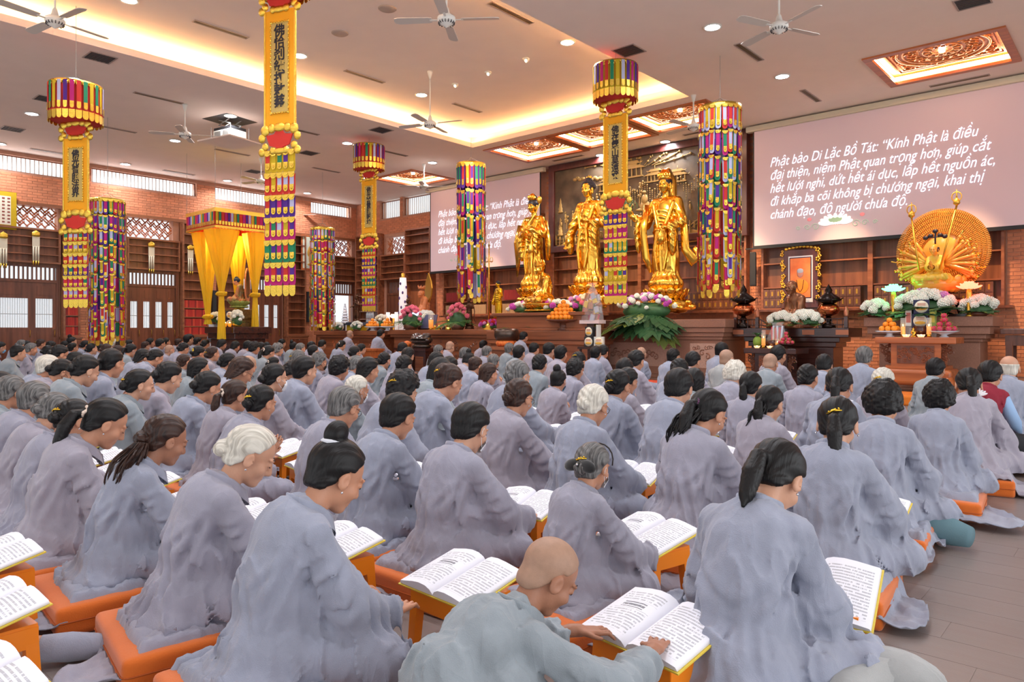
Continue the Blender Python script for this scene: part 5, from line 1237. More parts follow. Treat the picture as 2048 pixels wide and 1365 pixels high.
# pictures, wall hangings
PINK = mat('print_pale_green', (206, 214, 196), .6)
def buddha_pic(y, lab):
    r = empty('framed_picture', (XL + .21, y, 3.35), 0, lab, 'picture'); MB().bb(0, .03, -.42, .42, 0, 1.25).obj('frame', W_ORG, r); MB().bb(.03, .036, -.36, .36, .06, 1.19).obj('print', PINK, r)
    m = MB(); m.ball((.036, 0, .95), (.006, .065, .08), 10, 8); m.ball((.036, 0, 1.03), (.006, .035, .03), 8, 6); m.ball((.036, 0, .70), (.008, .16, .20), 10, 8); m.ball((.036, 0, .42), (.008, .13, .26), 10, 8); m.ball((.036, 0, .20), (.008, .18, .06), 10, 6); m.ball((.036, .12, .68), (.008, .06, .12), 8, 6); m.ball((.036, -.12, .62), (.008, .06, .14), 8, 6)
    m.obj('golden_figure_print', mat('print_gold', (196, 150, 60), .6), r)
    o = put(text_mesh('NAM MÔ A DI ĐÀ PHẬT', .05, 'caption', INK, align='CENTER'), 'caption', r, (.038, 0, .09)); o.rotation_euler = (R(90), 0, R(90)); o['kind'] = 'stuff'
buddha_pic(10.98, 'framed standing Buddha picture half hidden behind the yellow canopy'); buddha_pic(14.66, 'framed gold standing Buddha picture left of the far streamer column')
r = empty('wall_chart', (XL + .1, 4.9, 3.9), 0, 'yellow-bordered wall chart of rows of characters at the left edge', 'chart'); MB().bb(0, .02, -.85, .75, -.02, .98).obj('yellow_border', CL['y'], r); MB().bb(.02, .026, -.72, .62, .10, .86).obj('chart_sheet', mat('chart_paper', (224, 216, 196), .8), r)
m = MB()
for i in range(11):
    for j in range(8): m.bb(.026, .029, -.66 + .12 * i, -.60 + .12 * i, .15 + .09 * j, .19 + .09 * j)
m.obj('rows_of_characters', mat('chart_ink', (140, 70, 60), .8), r)['kind'] = 'stuff'
TASM = mat('tassel_cream', (222, 214, 190), .8)
def tassel(p, lab):
    r = empty('hanging_tassel', tuple(p), R(90), lab, 'wall hanging', 'cream tassel hangings on the left wall'); m = MB(); m.lathe([(.0, .06), (.10, .0), (.11, -.06), (.09, -.12)], 10, sy=.25); m.obj('gilt_cap', FOIL, r); m = MB(); m.bb(-.085, .085, -.01, .01, -.40, -.1); m.obj('cream_panel', TASM, r)
    for k in (-1, 0, 1): m = MB(); m.tube([(k * .06, 0, -.38), (k * .06, 0, -.78)], .022, 6); o = m.obj('tassel_strand', TASM, r); MB().tube([(k * .06, 0, -.78), (k * .06, 0, -.90)], [.024, .010], 6).obj('gilt_tip', FOIL, o)
for (u, v) in [(7, 468), (72, 465), (141, 472), (303, 487), (381, 493)]: p = atX(u, v, XL + (.235 if u in (72, 303) else .315)); tassel(p, 'cream tassel hanging with gilt tips on the dark shelving')
def lspk(loc, rz, h, lab):
    r = empty('column_speaker', loc, rz, lab, 'speaker'); bevel(MB().bb(-.07, .07, -.06, .06, 0, h).obj('cabinet', BLACKM, r), .012); MB().bb(-.06, .06, -.066, -.06, .03, h - .03).obj('grille', mat('speaker_grille', (40, 40, 44), .7, bump=.4, bscale=200), r); MB().bb(-.03, .03, .05, .20, h * .5 - .04, h * .5 + .04).obj('wall_bracket', BLACKM, r)
p = at(1508, 573, 16.55); lspk((p.x, p.y - .05, p.z), R(14), .80, 'slim black column loudspeaker on the brick pier left of the right screen')
for (u, v, h, l) in [(183, 645, 1.0, 'black column loudspeaker half hidden by the left streamer column'), (428, 640, .95, 'black column loudspeaker behind the yellow curtains'), (617, 645, 1.1, 'black column loudspeaker left of the farthest streamer column')]: p = atX(u, v, XL + .27); lspk((p.x, p.y, p.z), R(90), h, l)
# ================================================================== STATUES AND ALTARS
GOLD = mat('polished_gold', (244, 192, 78), 0.20, metal=1.0, bump=0.12, bscale=26, var=0.06, scale=4); GOLDS = mat('satin_gold', (232, 182, 76), 0.38, metal=0.9, bump=0.1, bscale=40)
GSKIN = mat('gold_skin', (222, 170, 74), 0.36, metal=0.75); HAIRB = mat('statue_hair_navy', (34, 30, 44), 0.45); BRONZE = mat('bronze', (150, 104, 76), 0.35, metal=0.75, var=.15, scale=9); DBRONZE = mat('dark_bronze', (92, 62, 44), 0.35, metal=0.8, var=.2, scale=9)
TERRA = mat('carved_pale_wood', (208, 128, 78), 0.5, var=.1, scale=9); AMBER = mat('amber_lacquer', (236, 160, 62), 0.28, coat=.5, var=.12, scale=3); PETY = mat('lotus_yellow', (236, 184, 62), 0.35, coat=.4)

def standing_fn(arms, seed=0, sway=0.04, hood=False, scarf=True):
    rs = np.random.RandomState(seed); ph = rs.uniform(0, 6.28, 9)
    def fn(P):
        d = s_ell(P, (0, 0, .50), (.205, .150, .54)); d = smin(d, s_ell(P, (0, .01, .10), (.26, .20, .13)), .10)
        d = smin(d, s_ell(P, (0, .01, .92), (.185, .135, .22)), .08); d = smin(d, s_ell(P, (0, 0, 1.17), (.185, .12, .20)), .07)
        d = smin(d, s_cap(P, (-.15, -.01, 1.34), (.15, -.01, 1.34), .068), .06)
        for k, sg in enumerate((-1, 1)):
            sh = np.array((sg * .185, -.01, 1.33)); el, hd = np.array(arms[k][0]), np.array(arms[k][1]); v = hd - el; v = v / np.linalg.norm(v); w = hd - v * .02
            a = smin(s_cap(P, sh, el, .070, .075), s_cap(P, el, w, .068, .040), .04)
            if arms[k][2] > 0: a = smin(a, s_ell(P, el * .45 + w * .55 - np.array((0, 0, arms[k][2] * .5)), (.045, .075, arms[k][2] * .62)), .05)
            d = smin(d, a, .03)
            d = near(P, d, hd, .17, lambda q, dd, w=w, v=v, k=k, sg=sg: smin(dd, hand_sdf(q, w, v, arms[k][3], -sg), .01))
        # folds: hanging U-shaped drapery in front, long straight pleats below
        x, y, z = P[:, 0], P[:, 1], P[:, 2]; fr = np.clip(y * 9 + .3, 0, 1)
        u = np.sin((z + 1.9 * x * x + .25 * x) * 62 + ph[0] + 1.5 * vnoise(P, 5, 5, 5, ph[1])); u = np.maximum(u, -.2)
        band = np.exp(-((z - .95) / .28) ** 2) * fr
        pl = 1 - np.abs(np.sin(np.arctan2(x, y) * 9 + 1.2 * z + ph[2])); plw = np.clip(1.25 - z * 1.35, 0, 1)
        d = d - .012 * u * band - .016 * pl * plw - .006 * np.sin(np.arctan2(x, y) * 17 + z * 8) * plw - .008 * (1 - np.abs(2 * vnoise(P, 12, 12, 5, ph[3]) - 1)) ** 2
        if scarf:
            for sg in (-1, 1): d = smin(d, s_poly(P, [(sg * .16, .09, 1.30), (sg * .06, .15, .95), (sg * .10, .17, .60), (sg * .05, .19, .30)], [.03, .028, .026, .02]), .012)
        d = smin(d, s_cap(P, (0, -.02, 1.34), (0, .01, 1.52), .058, .052), .03)
        R0 = rodr((1, 0, 0), -.16).astype(f4); d = near(P, d, (0, .035, 1.60), .24, lambda q, dd: smin(dd, head_sdf((q - L3((0, .035, 1.60))) @ R0 / f4(1.16)) * 1.16, .012))
        for sg in (-1, 1): d = smin(d, s_cap(P, (sg * .092, .02, 1.585), (sg * .088, .02, 1.53), .016, .020), .01)
        if hood: d = smin(d, s_poly(P, [(0, -.05, 1.80), (0, -.13, 1.66), (0, -.12, 1.45), (0, -.10, 1.2)], [.06, .10, .11, .10]), .03)
        return np.maximum(d, -z)
    return fn
def curls(ush=True, k=1.16):
    m = MB(); q = []
    for i in range(10):
        a = -0.05 + i * .17
        n = int(26 * cos(a)) + 3
        for j in range(n):
            t = 2 * pi * j / n + i * .4; x, y, z = .084 * cos(a) * sin(t), .104 * cos(a) * cos(t) - .018, .092 * sin(a) + .03
            if y > .045 and z < .082: continue
            if y > -.01 and z < .03: continue
            m.ball((x, y, z), .0145, 5, 4)
    m.ball((0, -.02, .03), (.082, .102, .090), 14, 9)
    if ush:
        m.ball((0, -.02, .125), (.045, .05, .04), 10, 7)
        for j in range(20): t = 2 * pi * j / 10; z = .125 + (.022 if j > 9 else 0); r_ = .045 if j < 10 else .034; m.ball((r_ * cos(t), -.02 + r_ * sin(t), z), .014, 5, 4)
    return m
def petals(m, c, r, n, h, w, tilt, mi=0, thick=.28):
    for k in range(n):
        a = 2 * pi * k / n; rt = rotm(0, 0, a) @ rotm(0, tilt); m.ball((c[0] + r * cos(a), c[1] + r * sin(a), c[2]), (h * thick, w, h), 8, 6, mi, rot=rt)
def lotus_base(r, h, parent, m_, z=0, rows=3, n=14, name='lotus_base'):
    m = MB(); m.lathe([(r * .78, 0), (r * .92, h * .12), (r * .70, h * .28), (r * .62, h * .42), (r * .85, h * .7), (r * .98, h * .95), (r * .9, h), (0, h)], 32, (0, 0, z))
    for i in range(rows): petals(m, (0, 0, z + h * (.55 + .15 * i)), r * (.78 + .08 * i), n, h * .26, r * 3.0 / n, .55 - .1 * i)
    petals(m, (0, 0, z + h * .2), r * .84, n, h * .16, r * 2.6 / n, 2.4)
    return m.obj(name, m_, parent)
def cloud_base(r, h, parent, seed, m_):
    rs = random.Random(seed); m = MB()
    for k in range(90):
        a = rs.uniform(0, 2 * pi); zz = rs.random(); rr = r * (1 - .35 * abs(zz - .5)) * rs.uniform(.55, 1); q = r * rs.uniform(.12, .24); m.ball((rr * cos(a), rr * sin(a) * .8, h * zz * .9), (q, q * .8, q * .55), 8, 6)
    m.lathe([(r * .8, 0), (r, h * .1), (r * .85, h)], 20, sy=.8); return m.obj('cloud_base', m_, parent)
def place_statue(name, lab, u, vtop, vbase, Y, fn, lo, hi, vox, rz, tot):
    b = at(u, vbase, Y); t = at(u, vtop, Y); s = (t.z - b.z) / tot; r = empty(name, tuple(b), rz, lab, 'statue'); r.scale = (s,) * 3; return r, s

# three large standing gold figures (local height ~1.80 incl. topknot, on a 0.28 base)
def big(u, vt, vb, lab, arms, seed, rz, hood=False, base='lotus', vox=.013):
    r, s = place_statue('gold_statue', lab, u, vt, vb, 15.25, None, None, None, None, rz, 2.12); r.scale = (-s, s, s)
    f = standing_fn(arms, seed, hood=hood); o = sdf_obj('robed_figure', f, (-.55, -.36, 0), (.55, .55, 1.88), vox, GOLD, r, (0, 0, .30))
    lotus_base(.34, .22, r, GOLD, .09); cloud_base(.40, .16, r, seed, GOLD)
    return r, o
# order: (elbow, hand, sleeve drop, back-of-hand direction) for right then left arm (figure facing +y, its right is -x side here)
r2, o2 = big(1178, 352, 612, 'tall gold standing Buddha in the middle, one arm lowered with open palm', [((.30, .03, 1.03), (.20, .28, 1.03), .35, (0, 0, -1)), ((-.30, .02, 1.03), (-.36, .10, .76), .30, (0, -1, 0))][::-1], 3, pi - .05)
h = curls(); o = h.obj('curled_hair', HAIRB, r2, (0, .03, 1.90)); o.scale = (1.16,) * 3
fm = MB()
for k in range(7): fm.tube([(.008 * (k - 3), -.02, .13), (.02 * (k - 3), -.02, .17), (.022 * (k - 3) + .008, -.02, .215 - .012 * abs(k - 3))], [.012, .010, .003], 5)
fm.obj('flame_finial', GOLD, r2, (0, .03, 1.92))
r3, o3 = big(1332, 340, 622, 'gold standing Guanyin at the right, hood over topknot, willow sprig in the raised hand', [((-.34, .0, 1.02), (-.50, .14, 1.16), .45, (0, -1, .2)), ((.28, .04, 1.02), (.10, .27, .92), .40, (0, .3, 1))], 5, pi + .05, hood=True)
h = MB(); h.ball((0, -.02, .035), (.084, .100, .086), 14, 9); h.ball((0, -.03, .10), (.05, .05, .06), 10, 7); o = h.obj('dark_hair', HAIRB, r3, (0, .035, 1.90)); o.scale = (1.16,) * 3
h = MB(); h.lathe([(.088, .05), (.094, .08), (.088, .12), (.06, .18), (.02, .20)], 16, (0, -.02, 0), sy=1.15); 
for k in range(7): a = R(30 + 20 * k); h.ball((.09 * cos(a), .10 * sin(a) - .02, .11), (.02, .012, .035), 6, 5)
o = h.obj('gold_crown', GOLD, r3, (0, .035, 1.90)); o.scale = (1.16,) * 3
w = MB()
for k in range(7): w.tube([(-.56, .16, 1.50), (-.56 + .03 * (k - 3), .17, 1.70), (-.56 + .055 * (k - 3), .18, 1.66 - .01 * abs(k - 3)), (-.56 + .06 * (k - 3), .19, 1.56)], [.006, .006, .005, .003], 5)
w.obj('willow_sprig', mat('willow_green', (44, 92, 56), .6), r3); v = MB(); v.lathe([(.02, -.22), (.06, -.16), (.055, -.08), (.02, 0), (.03, .03)], 14, (.08, .32, 1.18), rot=None); v.obj('gold_vase', GOLD, r3)
sc = MB(); sc.tube([(.18, -.02, 1.3), (.30, .02, .95), (.34, .06, .60), (.44, .0, .42), (.52, -.04, .52), (.46, .02, .62)], [.05, .06, .07, .09, .07, .03], 10, flat=.5); sc.tube([(-.26, .12, 1.3), (-.30, .16, .9), (-.28, .10, .5), (-.20, .1, .28)], [.05, .06, .06, .03], 10, flat=.5); sc.obj('flowing_scarf', GOLD, r3, (0, 0, .3))
r1, o1 = big(1068, 390, 612, 'gold standing bodhisattva at the left, holding a long lotus stem', [((-.27, .06, 1.05), (-.06, .26, 1.06), .45, (0, .3, 1)), ((.27, .05, 1.06), (.10, .25, 1.12), .40, (0, .3, 1))], 9, pi)
h = MB(); h.ball((0, -.02, .035), (.086, .104, .088), 14, 9); h.ball((0, -.04, .14), (.045, .045, .05), 10, 7); o = h.obj('dark_topknot', HAIRB, r1, (0, .035, 1.90)); o.scale = (1.16,) * 3
h = MB(); h.lathe([(.07, .09), (.075, .13), (.04, .19), (.01, .21)], 14, (0, .01, 0)); 
for k in range(5): a = R(50 + 20 * k); h.ball((.07 * cos(a), .07 * sin(a) + .01, .14), (.018, .012, .035), 6, 5)
o = h.obj('gold_crown', GOLD, r1, (0, .035, 1.90)); o.scale = (1.16,) * 3
st = MB(); st.tube([(-.06, .30, 1.2), (.02, .28, 1.45), (.17, .16, 1.72), (.20, .08, 1.92)], .012, 6); st.ball((.20, .08, 1.99), (.05, .05, .07), 10, 7); st.obj('lotus_stem', GOLDS, r1)
sc = MB(); sc.tube([(-.27, .1, 1.25), (-.32, .14, .9), (-.36, .05, .55), (-.46, -.04, .28)], [.05, .07, .06, .02], 10, flat=.45); sc.tube([(.27, .0, 1.3), (.33, -.02, .9), (.33, -.02, .55)], [.05, .07, .05], 10, flat=.5); sc.obj('flowing_scarf', GOLD, r1, (0, 0, .3))

# ---- seated figures share one modelled pose
SP = Pose(0.02, 0.12, 0.0, seed=40, hands='lap'); SPB = sdf_mesh('seated_body', body_fn(SP, .009), (-.42, -.28, -.03), (.42, .62, .92), .010); SPR = sdf_mesh('seated_robe', robe_fn(SP), (-.48, -.36, -.03), (.48, .56, .72), .013)
PP = Pose(0.02, 0.1, 0.0, seed=41, hands='pray'); PPB = sdf_mesh('praying_body', body_fn(PP, .009), (-.42, -.28, -.03), (.42, .62, .92), .010); PPR = sdf_mesh('praying_robe', robe_fn(PP), (-.48, -.36, -.03), (.48, .56, .72), .013)
MH = (Matrix(SP.Rh.tolist()) * 1.06).to_4x4(); MH.translation = Vector(SP.head)
def seated(lab, loc, s, rz, ms, mr, cat='statue', name='seated_statue', pray=False):
    r = empty(name, tuple(loc), rz, lab, cat); r.scale = (s,) * 3
    setmat(put(PPB if pray else SPB, 'body', r), ms); setmat(put(PPR if pray else SPR, 'robe', r), mr); return r
def on_head(m, nm, mt, r): o = m.obj(nm, mt, r); o.matrix_local = MH; return o
p = at(1088, 608, 14.3); s = (at(1088, 512, 14.3).z - p.z) / .98
r = seated('gold seated bodhisattva with pointed crown and staff before the left gold figure', p, s, pi - .5, GOLD, GOLD)
c = MB(); c.lathe([(.086, .03), (.098, .06), (.100, .09)], 18, (0, -.015, 0), sy=1.1)
for k in range(7):
    a = 2 * pi * k / 7 + pi / 2; c.prism([(-.03, 0), (.03, 0), (.026, .06), (0, .11), (-.026, .06)], -.004, .004, M=rotm(0, 0, a + pi / 2) @ rotm(R(90 - 12)), c=(.098 * cos(a), .11 * sin(a) - .015, .06))
on_head(c, 'pointed_crown', GOLD, r); c = MB(); c.tube([(-.22, .30, -.12), (-.20, .34, .6), (-.19, .36, 1.0)], .010, 6); c.lathe([(.0, 0), (.05, .03), (.06, .08), (.03, .16), (.0, .2)], 10, (-.19, .36, 1.0)); c.obj('staff', GOLDS, r)
lotus_base(.46, .16, r, GOLD, -.16, rows=2, n=16)

# ---- altar furniture
def moulded(name, lab, x0, x1, y0, y1, zt, m_, prof, cat='altar', panels=None, pm=None, legs=False):
    """stepped plinth / table: prof = list of (z0, z1, inset)"""
    cx, cy = (x0 + x1) / 2, (y0 + y1) / 2; r = empty(name, (cx, cy, 0), 0, lab, cat); hx, hy = (x1 - x0) / 2, (y1 - y0) / 2
    for (a, b, i) in prof: o = MB().bb(-hx + i, hx - i, -hy + i, hy - i, a, b).obj('top_slab' if b == zt else ('moulding' if b - a < .15 else 'body_block'), m_, r); bevel(o, .012)
    if panels:
        for (a, b, c, d, kind) in panels:
            i = 0; f = MB(); yf = -hy + panels_in
            f.bb(a, b, yf - .012, yf, c, d); f.obj('carved_panel', pm, r); g = MB()
            w, h = b - a, d - c
            if kind == 'stone':
                for sx in (0, 1):
                    for sz in (0, 1):
                        px, pz = (a + .10 if not sx else b - .10), (c + .10 if not sz else d - .10)
                        for q in range(3): spiral_v(g, (px + (.05 * q if not sx else -.05 * q), yf - .016, pz), .05, q, .010, 1 if sx == sz else -1)
                n = max(1, int(w / .4))
                for k in range(n * 3): t = (k + .5) / (n * 3); xx = a + w * (.2 + .6 * t); spiral_v(g, (xx, yf - .018, (c + d) / 2 + .06 * sin(k * 1.7)), .075, k, .016, 1 if k % 2 else -1)
                g.obj('carved_scrolls', STONE, r)['kind'] = 'stuff'
            else:
                n = max(2, int(w / .12)); rs_ = random.Random(int(a * 100) + 5)
                for k in range(n * 3): spiral_v(g, (rs_.uniform(a + .05, b - .05), yf - .02, rs_.uniform(c + .04, d - .04)), .05, k, .013, 1 if k % 2 else -1)
                g.obj('carved_relief', W_DARK if kind == 'dark' else W_ORG, r)['kind'] = 'stuff'
    return r
def spiral_v(m, c, r, a0, w, s=1):
    m.tube([(c[0] + r * (1 - .8 * k / 9) * cos(a0 + s * .75 * k), c[1], c[2] + r * (1 - .8 * k / 9) * sin(a0 + s * .75 * k)) for k in range(10)], [w * (1 - .05 * k) for k in range(10)], 4)
panels_in = .16
moulded('stone_plinth', 'long brown stone plinth with carved panels under the central and right gold figures', -10.45, -6.75, 14.45, 16.0, 1.43, STONE, [(0, .10, .04), (.10, .18, .10), (.18, .98, .16), (.98, 1.05, .12), (1.05, 1.14, .08), (1.14, 1.25, .04), (1.25, 1.43, 0)], panels=[(-1.55, .55, .36, .90, 'stone'), (.95, 1.55, .36, .90, 'stone')], pm=STONE2)
moulded('stone_plinth', 'brown stone plinth carrying the many-armed golden statue', -4.15, -2.05, 14.95, 16.2, 1.44, STONE, [(0, .10, .02), (.10, .98, .22), (.98, 1.04, .18), (1.04, 1.12, .12), (1.12, 1.26, .05), (1.26, 1.44, 0)])
moulded('stone_plinth', 'stone plinth under the left gold bodhisattva, mostly hidden by flowers', -13.6, -11.6, 14.9, 16.0, 1.44, STONE, [(0, 1.2, .05), (1.2, 1.44, 0)])
moulded('tiered_altar', 'two-tiered reddish carved altar carrying the crowned seated gold figure', -12.7, -9.5, 13.35, 14.4, 1.62, W_MID, [(0, .1, 0), (.1, .85, .08), (.85, .95, .02), (.95, 1.18, 0), (1.18, 1.24, .12), (1.24, 1.54, .18), (1.54, 1.62, .10)], panels=[(-1.1, -.15, .25, .75, 'dark'), (.05, 1.1, .25, .75, 'dark')], pm=W_DARK)
moulded('long_altar_table', 'long low reddish altar table with dark carved panels, gong bowls before it', -17.2, -12.75, 13.75, 14.9, 1.20, W_MID, [(0, .1, .02), (.1, .35, .10), (.35, .98, .14), (.98, 1.06, .06), (1.06, 1.20, 0)], panels=[(-1.8, -.6, .42, .92, 'dark'), (-.4, .8, .42, .92, 'dark'), (1.0, 1.75, .42, .92, 'dark')], pm=W_DARK)
moulded('side_altar_table', 'reddish altar table at the far left holding fruit and small statues', -20.9, -17.5, 13.6, 14.6, 1.17, W_MID, [(0, .1, .02), (.1, .4, .08), (.4, .95, .14), (.95, 1.03, .06), (1.03, 1.17, 0)], panels=[(-.9, -.2, .45, .88, 'orange'), (.0, .8, .45, .88, 'orange'), (1.0, 1.6, .45, .88, 'orange')], pm=W_DARK)
r = empty('long_bench', (-3.0, 13.4, 0), 0, 'plain dark side table running out of the picture at the right edge', 'table'); r.location = (-1.15, 15.7, 0)
bevel(MB().bb(-.85, 2.2, -.35, .35, 1.12, 1.22).obj('table_top', W_DARK, r), .01); MB().bb(-.78, 2.1, -.28, .28, .92, 1.10).obj('apron', W_DARK, r)
for x in (-.72, 2.0):
    for y in (-.25, .25): MB().box((x, y, .5), (.10, .10, 1.0)).obj('leg', W_DARK, r)

# carved incense table in front of the many-armed statue
def ornate(lab, u0, u1, v, Y, z, dk, nm='incense_table'):
    a = at(u0, v, Y); b = at(u1, v, Y); cx = (a.x + b.x) / 2; hw = (b.x - a.x) / 2; r = empty(nm, (cx, Y + .35, 0), 0, lab, 'table'); m_ = W_BLK if dk else W_ORG
    bevel(MB().bb(-hw, hw, -.35, .35, z - .11, z).obj('table_top', m_, r), .012)
    MB().bb(-hw * .62, hw * .62, -.26, .26, z - .50, z - .11).obj('waist', m_, r); MB().bb(-hw * .46, hw * .46, -.275, -.26, z - .46, z - .15).obj('carved_panel', W_DARK, r)
    g = MB(); rs_ = random.Random(4)
    for k in range(40): spiral_v(g, (rs_.uniform(-hw * .44, hw * .44), -.28, z - rs_.uniform(.18, .43)), .035, k, .010, 1 if k % 2 else -1)
    g.obj('carved_relief', mat('relief_copper', (150, 84, 54), .35, coat=.4), r)['kind'] = 'stuff'
    for sx in (-1, 1):
        g = MB()
        for k in range(16): spiral_v(g, (sx * (hw * .66 + rs_.uniform(0, 1) ** 1 * hw * .26 * (1 - k / 20)), -.22, z - .14 - .02 * k), .045, k, .014, sx)
        g.obj('carved_bracket', W_DARK, r)['kind'] = 'stuff'
    MB().bb(-hw * .74, hw * .74, -.32, .32, z - .55, z - .50).obj('moulding', m_, r)
    b2 = MB(); b2.lathe([(hw * .78, z - .88), (hw * .94, z - .78), (hw * .96, z - .68), (hw * .80, z - .56)], 4, smooth=False, sy=.5, rot=rotm(0, 0, 0)); 
    b2 = MB(); b2.bb(-hw * .90, hw * .90, -.36, .36, z - .84, z - .55); bevel(b2.obj('bulged_apron', m_, r), .07, 4)
    for sx in (-1, 1):
        for sy in (-1, 1): l = MB(); l.tube([(sx * hw * .80, sy * .30, z - .70), (sx * hw * .88, sy * .34, z - .90), (sx * hw * .72, sy * .28, z - 1.03), (sx * hw * .82, sy * .32, .06)], [.09, .07, .045, .055], 8); l.obj('cabriole_leg', m_, r)
    bevel(MB().bb(-hw, hw, -.40, .40, 0, .08).obj('base_frame', m_, r), .01); return r
ornate('orange-brown carved incense table with fruit in front of the many-armed statue', 1750, 1912, 676, 14.0, 1.07, False)
ornate('dark carved offering table in front of the seated bronze monk', 1487, 1592, 697, 14.1, .83, True, 'offering_table')
# monk's black altar with a little balustrade
a, b = at(1466, 655, 14.9), at(1697, 655, 14.9); hw = (b.x - a.x) / 2
r = empty('black_altar', ((a.x + b.x) / 2, 15.35, 0), 0, 'tall blackish carved altar with low balustrade carrying the bronze monk', 'altar')
for (p0, p1, i, nm) in [(0, .12, .12, 'plinth'), (.12, .25, .22, 'moulding'), (.25, .85, .34, 'body_block'), (.85, .95, .28, 'moulding'), (.95, 1.05, .20, 'moulding'), (1.05, 1.24, .0, 'top_slab')]: bevel(MB().bb(-hw + i, hw - i, -.45 + i * .5, .45 - i * .3, p0, p1).obj(nm, W_BLK, r), .012)
cp_ = mat('copper_fitting', (176, 112, 84), .35, metal=.6)
for x in (-hw + .05, -hw * .55, hw * .55, hw - .05): o = MB().bb(x - .035, x + .035, -.46, -.39, 1.24, 1.46).obj('corner_post', W_BLK, r); MB().lathe([(.045, 0), (.05, .02), (.05, .12), (.03, .14), (.035, .17), (0, .20)], 10, (x, -.425, 1.46)).obj('post_cap', cp_, o)
rl = MB()
for sx in (-1, 1):
    for zz in (1.30, 1.42): rl.tube([(sx * (hw - .05), -.425, zz), (sx * hw * .5, -.425, zz), (sx * hw * .28, -.425, 1.26)], .015, 6)
    for k in range(6): rl.tube([(sx * (hw - .12 - .1 * k), -.425, 1.24), (sx * (hw - .12 - .1 * k), -.425, 1.42)], .008, 5)
    rl.tube([(sx * (hw - .05), -.4, 1.42), (sx * (hw - .05), .3, 1.42)], .015, 6)
rl.obj('balustrade_rail', W_BLK, r)['kind'] = 'stuff'
for x in (-hw * .9, -hw * .35, hw * .35, hw * .9): MB().bb(x - .12, x + .12, -.458, -.448, 1.10, 1.20).obj('copper_plate', cp_, r)
# bronze monk
p = at(1590, 622, 15.1); p.z = 1.24; s = (at(1590, 566, 15.1).z - p.z) / .80
r = seated('small bronze statue of a bald seated monk between white flowers', p, s, pi - .35, BRONZE, BRONZE, name='bronze_monk_statue')
# portrait with gilt frame
p = at(1602, 590, 16.5); r = empty('framed_portrait', (p.x, 16.50, 1.70), 0, 'framed orange portrait print of a robed monk, carved frame with gilt flowers', 'picture'); hz = at(1602, 500, 16.5).z - 1.70; hw2 = .38
MB().bb(-hw2, hw2, -.03, .03, .0, hz).obj('frame', FRM, r); MB().bb(-.27, .27, -.04, -.03, .12, hz - .14).obj('mount', mat('mount_white', (226, 222, 226), .6), r); MB().bb(-.245, .245, -.045, -.04, .21, hz - .17).obj('navy_border', mat('navy', (36, 32, 72), .6), r); MB().bb(-.225, .225, -.05, -.045, .23, hz - .19).obj('orange_print', mat('print_orange', (236, 100, 44), .5, rgb2=(250, 140, 80), var=.1, scale=3), r)
m = MB(); c0 = hz * .5 + .02; m.ball((0, -.05, c0 - .20), (.19, .006, .17), 14, 8, mi=0); m.ball((0, -.052, c0 + .10), (.075, .006, .10), 12, 8, mi=1); m.ball((0, -.054, c0 + .15), (.074, .006, .06), 10, 6, mi=2); m.tube([(-.08, -.056, c0 - .05), (-.05, -.057, c0 - .25), (0, -.057, c0 - .32), (.05, -.057, c0 - .25), (.08, -.056, c0 - .05)], .008, 5, mi=3)
m.obj('printed_monk', [mat('print_robe', (240, 140, 40), .5), mat('print_face', (190, 130, 120), .5), mat('print_hair', (170, 176, 196), .5), mat('print_beads', (90, 30, 24), .5)], r)['kind'] = 'stuff'
m = MB(); m.bb(-.2, .2, -.046, -.040, .135, .185); m.obj('caption_strip', mat('cap', (200, 204, 214), .6), r)
for k in range(34):
    t = k / 34 * 2; side = -1 if k % 2 else 1; zz = .15 + (hz - .1) * ((k // 2) / 17); m = MB(); rr = .030 + .012 * ((k * 7) % 3); x = side * (hw2 + .02 + .02 * sin(k * 2.1))
    if k % 5 == 4: continue
    for q in range(5): m.ball((x + rr * .7 * cos(q * 1.257), -.045, zz + rr * .7 * sin(q * 1.257)), (rr * .5, rr * .35, rr * .5), 6, 4)
    m.obj('gilt_flower', GOLDS, r)
for k in range(9): m = MB(); m.ball((-.32 + .08 * k, -.045, hz + .04 + .03 * cos((k - 4) * .5)), (.045, .02, .035), 7, 5); m.obj('gilt_flower', GOLDS, r)
for sx in (-1, 1): MB().tube([(sx * hw2, 0, 0), (sx * (hw2 + .06), 0, -.02)], [.03, .015], 6).obj('frame_foot', FRM, r)
# bronze lamps (two)
def lamp(u, v, Y, lab, z=1.24):
    p = at(u, v, Y); p.z = z; h = at(u, v - 72, Y).z - z; r = empty('bronze_lantern', tuple(p), 0, lab, 'lantern'); k = h / .62
    MB().lathe([(.0, 0), (.10 * k, 0), (.09 * k, .04 * k), (.03 * k, .08 * k), (.05 * k, .12 * k), (.03 * k, .16 * k)], 14).obj('foot', mat('black_bronze', (40, 32, 30), .25, metal=.8), r); MB().lathe([(.04 * k, .16 * k), (.13 * k, .20 * k), (.15 * k, .26 * k), (.12 * k, .32 * k), (.07 * k, .34 * k)], 18).obj('copper_bowl', mat('copper', (190, 110, 70), .2, metal=1), r)
    m = MB(); m.lathe([(.07 * k, .34 * k), (.16 * k, .38 * k), (.14 * k, .42 * k), (.07 * k, .47 * k), (.04 * k, .50 * k), (.05 * k, .53 * k), (.0, .62 * k)], 14, lobes=6, lamp=.08); 
    for j in range(6): a = j * pi / 3; m.tube([(.15 * k * cos(a), .15 * k * sin(a), .38 * k), (.20 * k * cos(a), .20 * k * sin(a), .42 * k)], .010, 5); m.tube([(.20 * k * cos(a), .20 * k * sin(a), .42 * k), (.20 * k * cos(a), .20 * k * sin(a), .34 * k)], .004, 4)
    m.obj('pagoda_lid', MATS['black_bronze'], r)
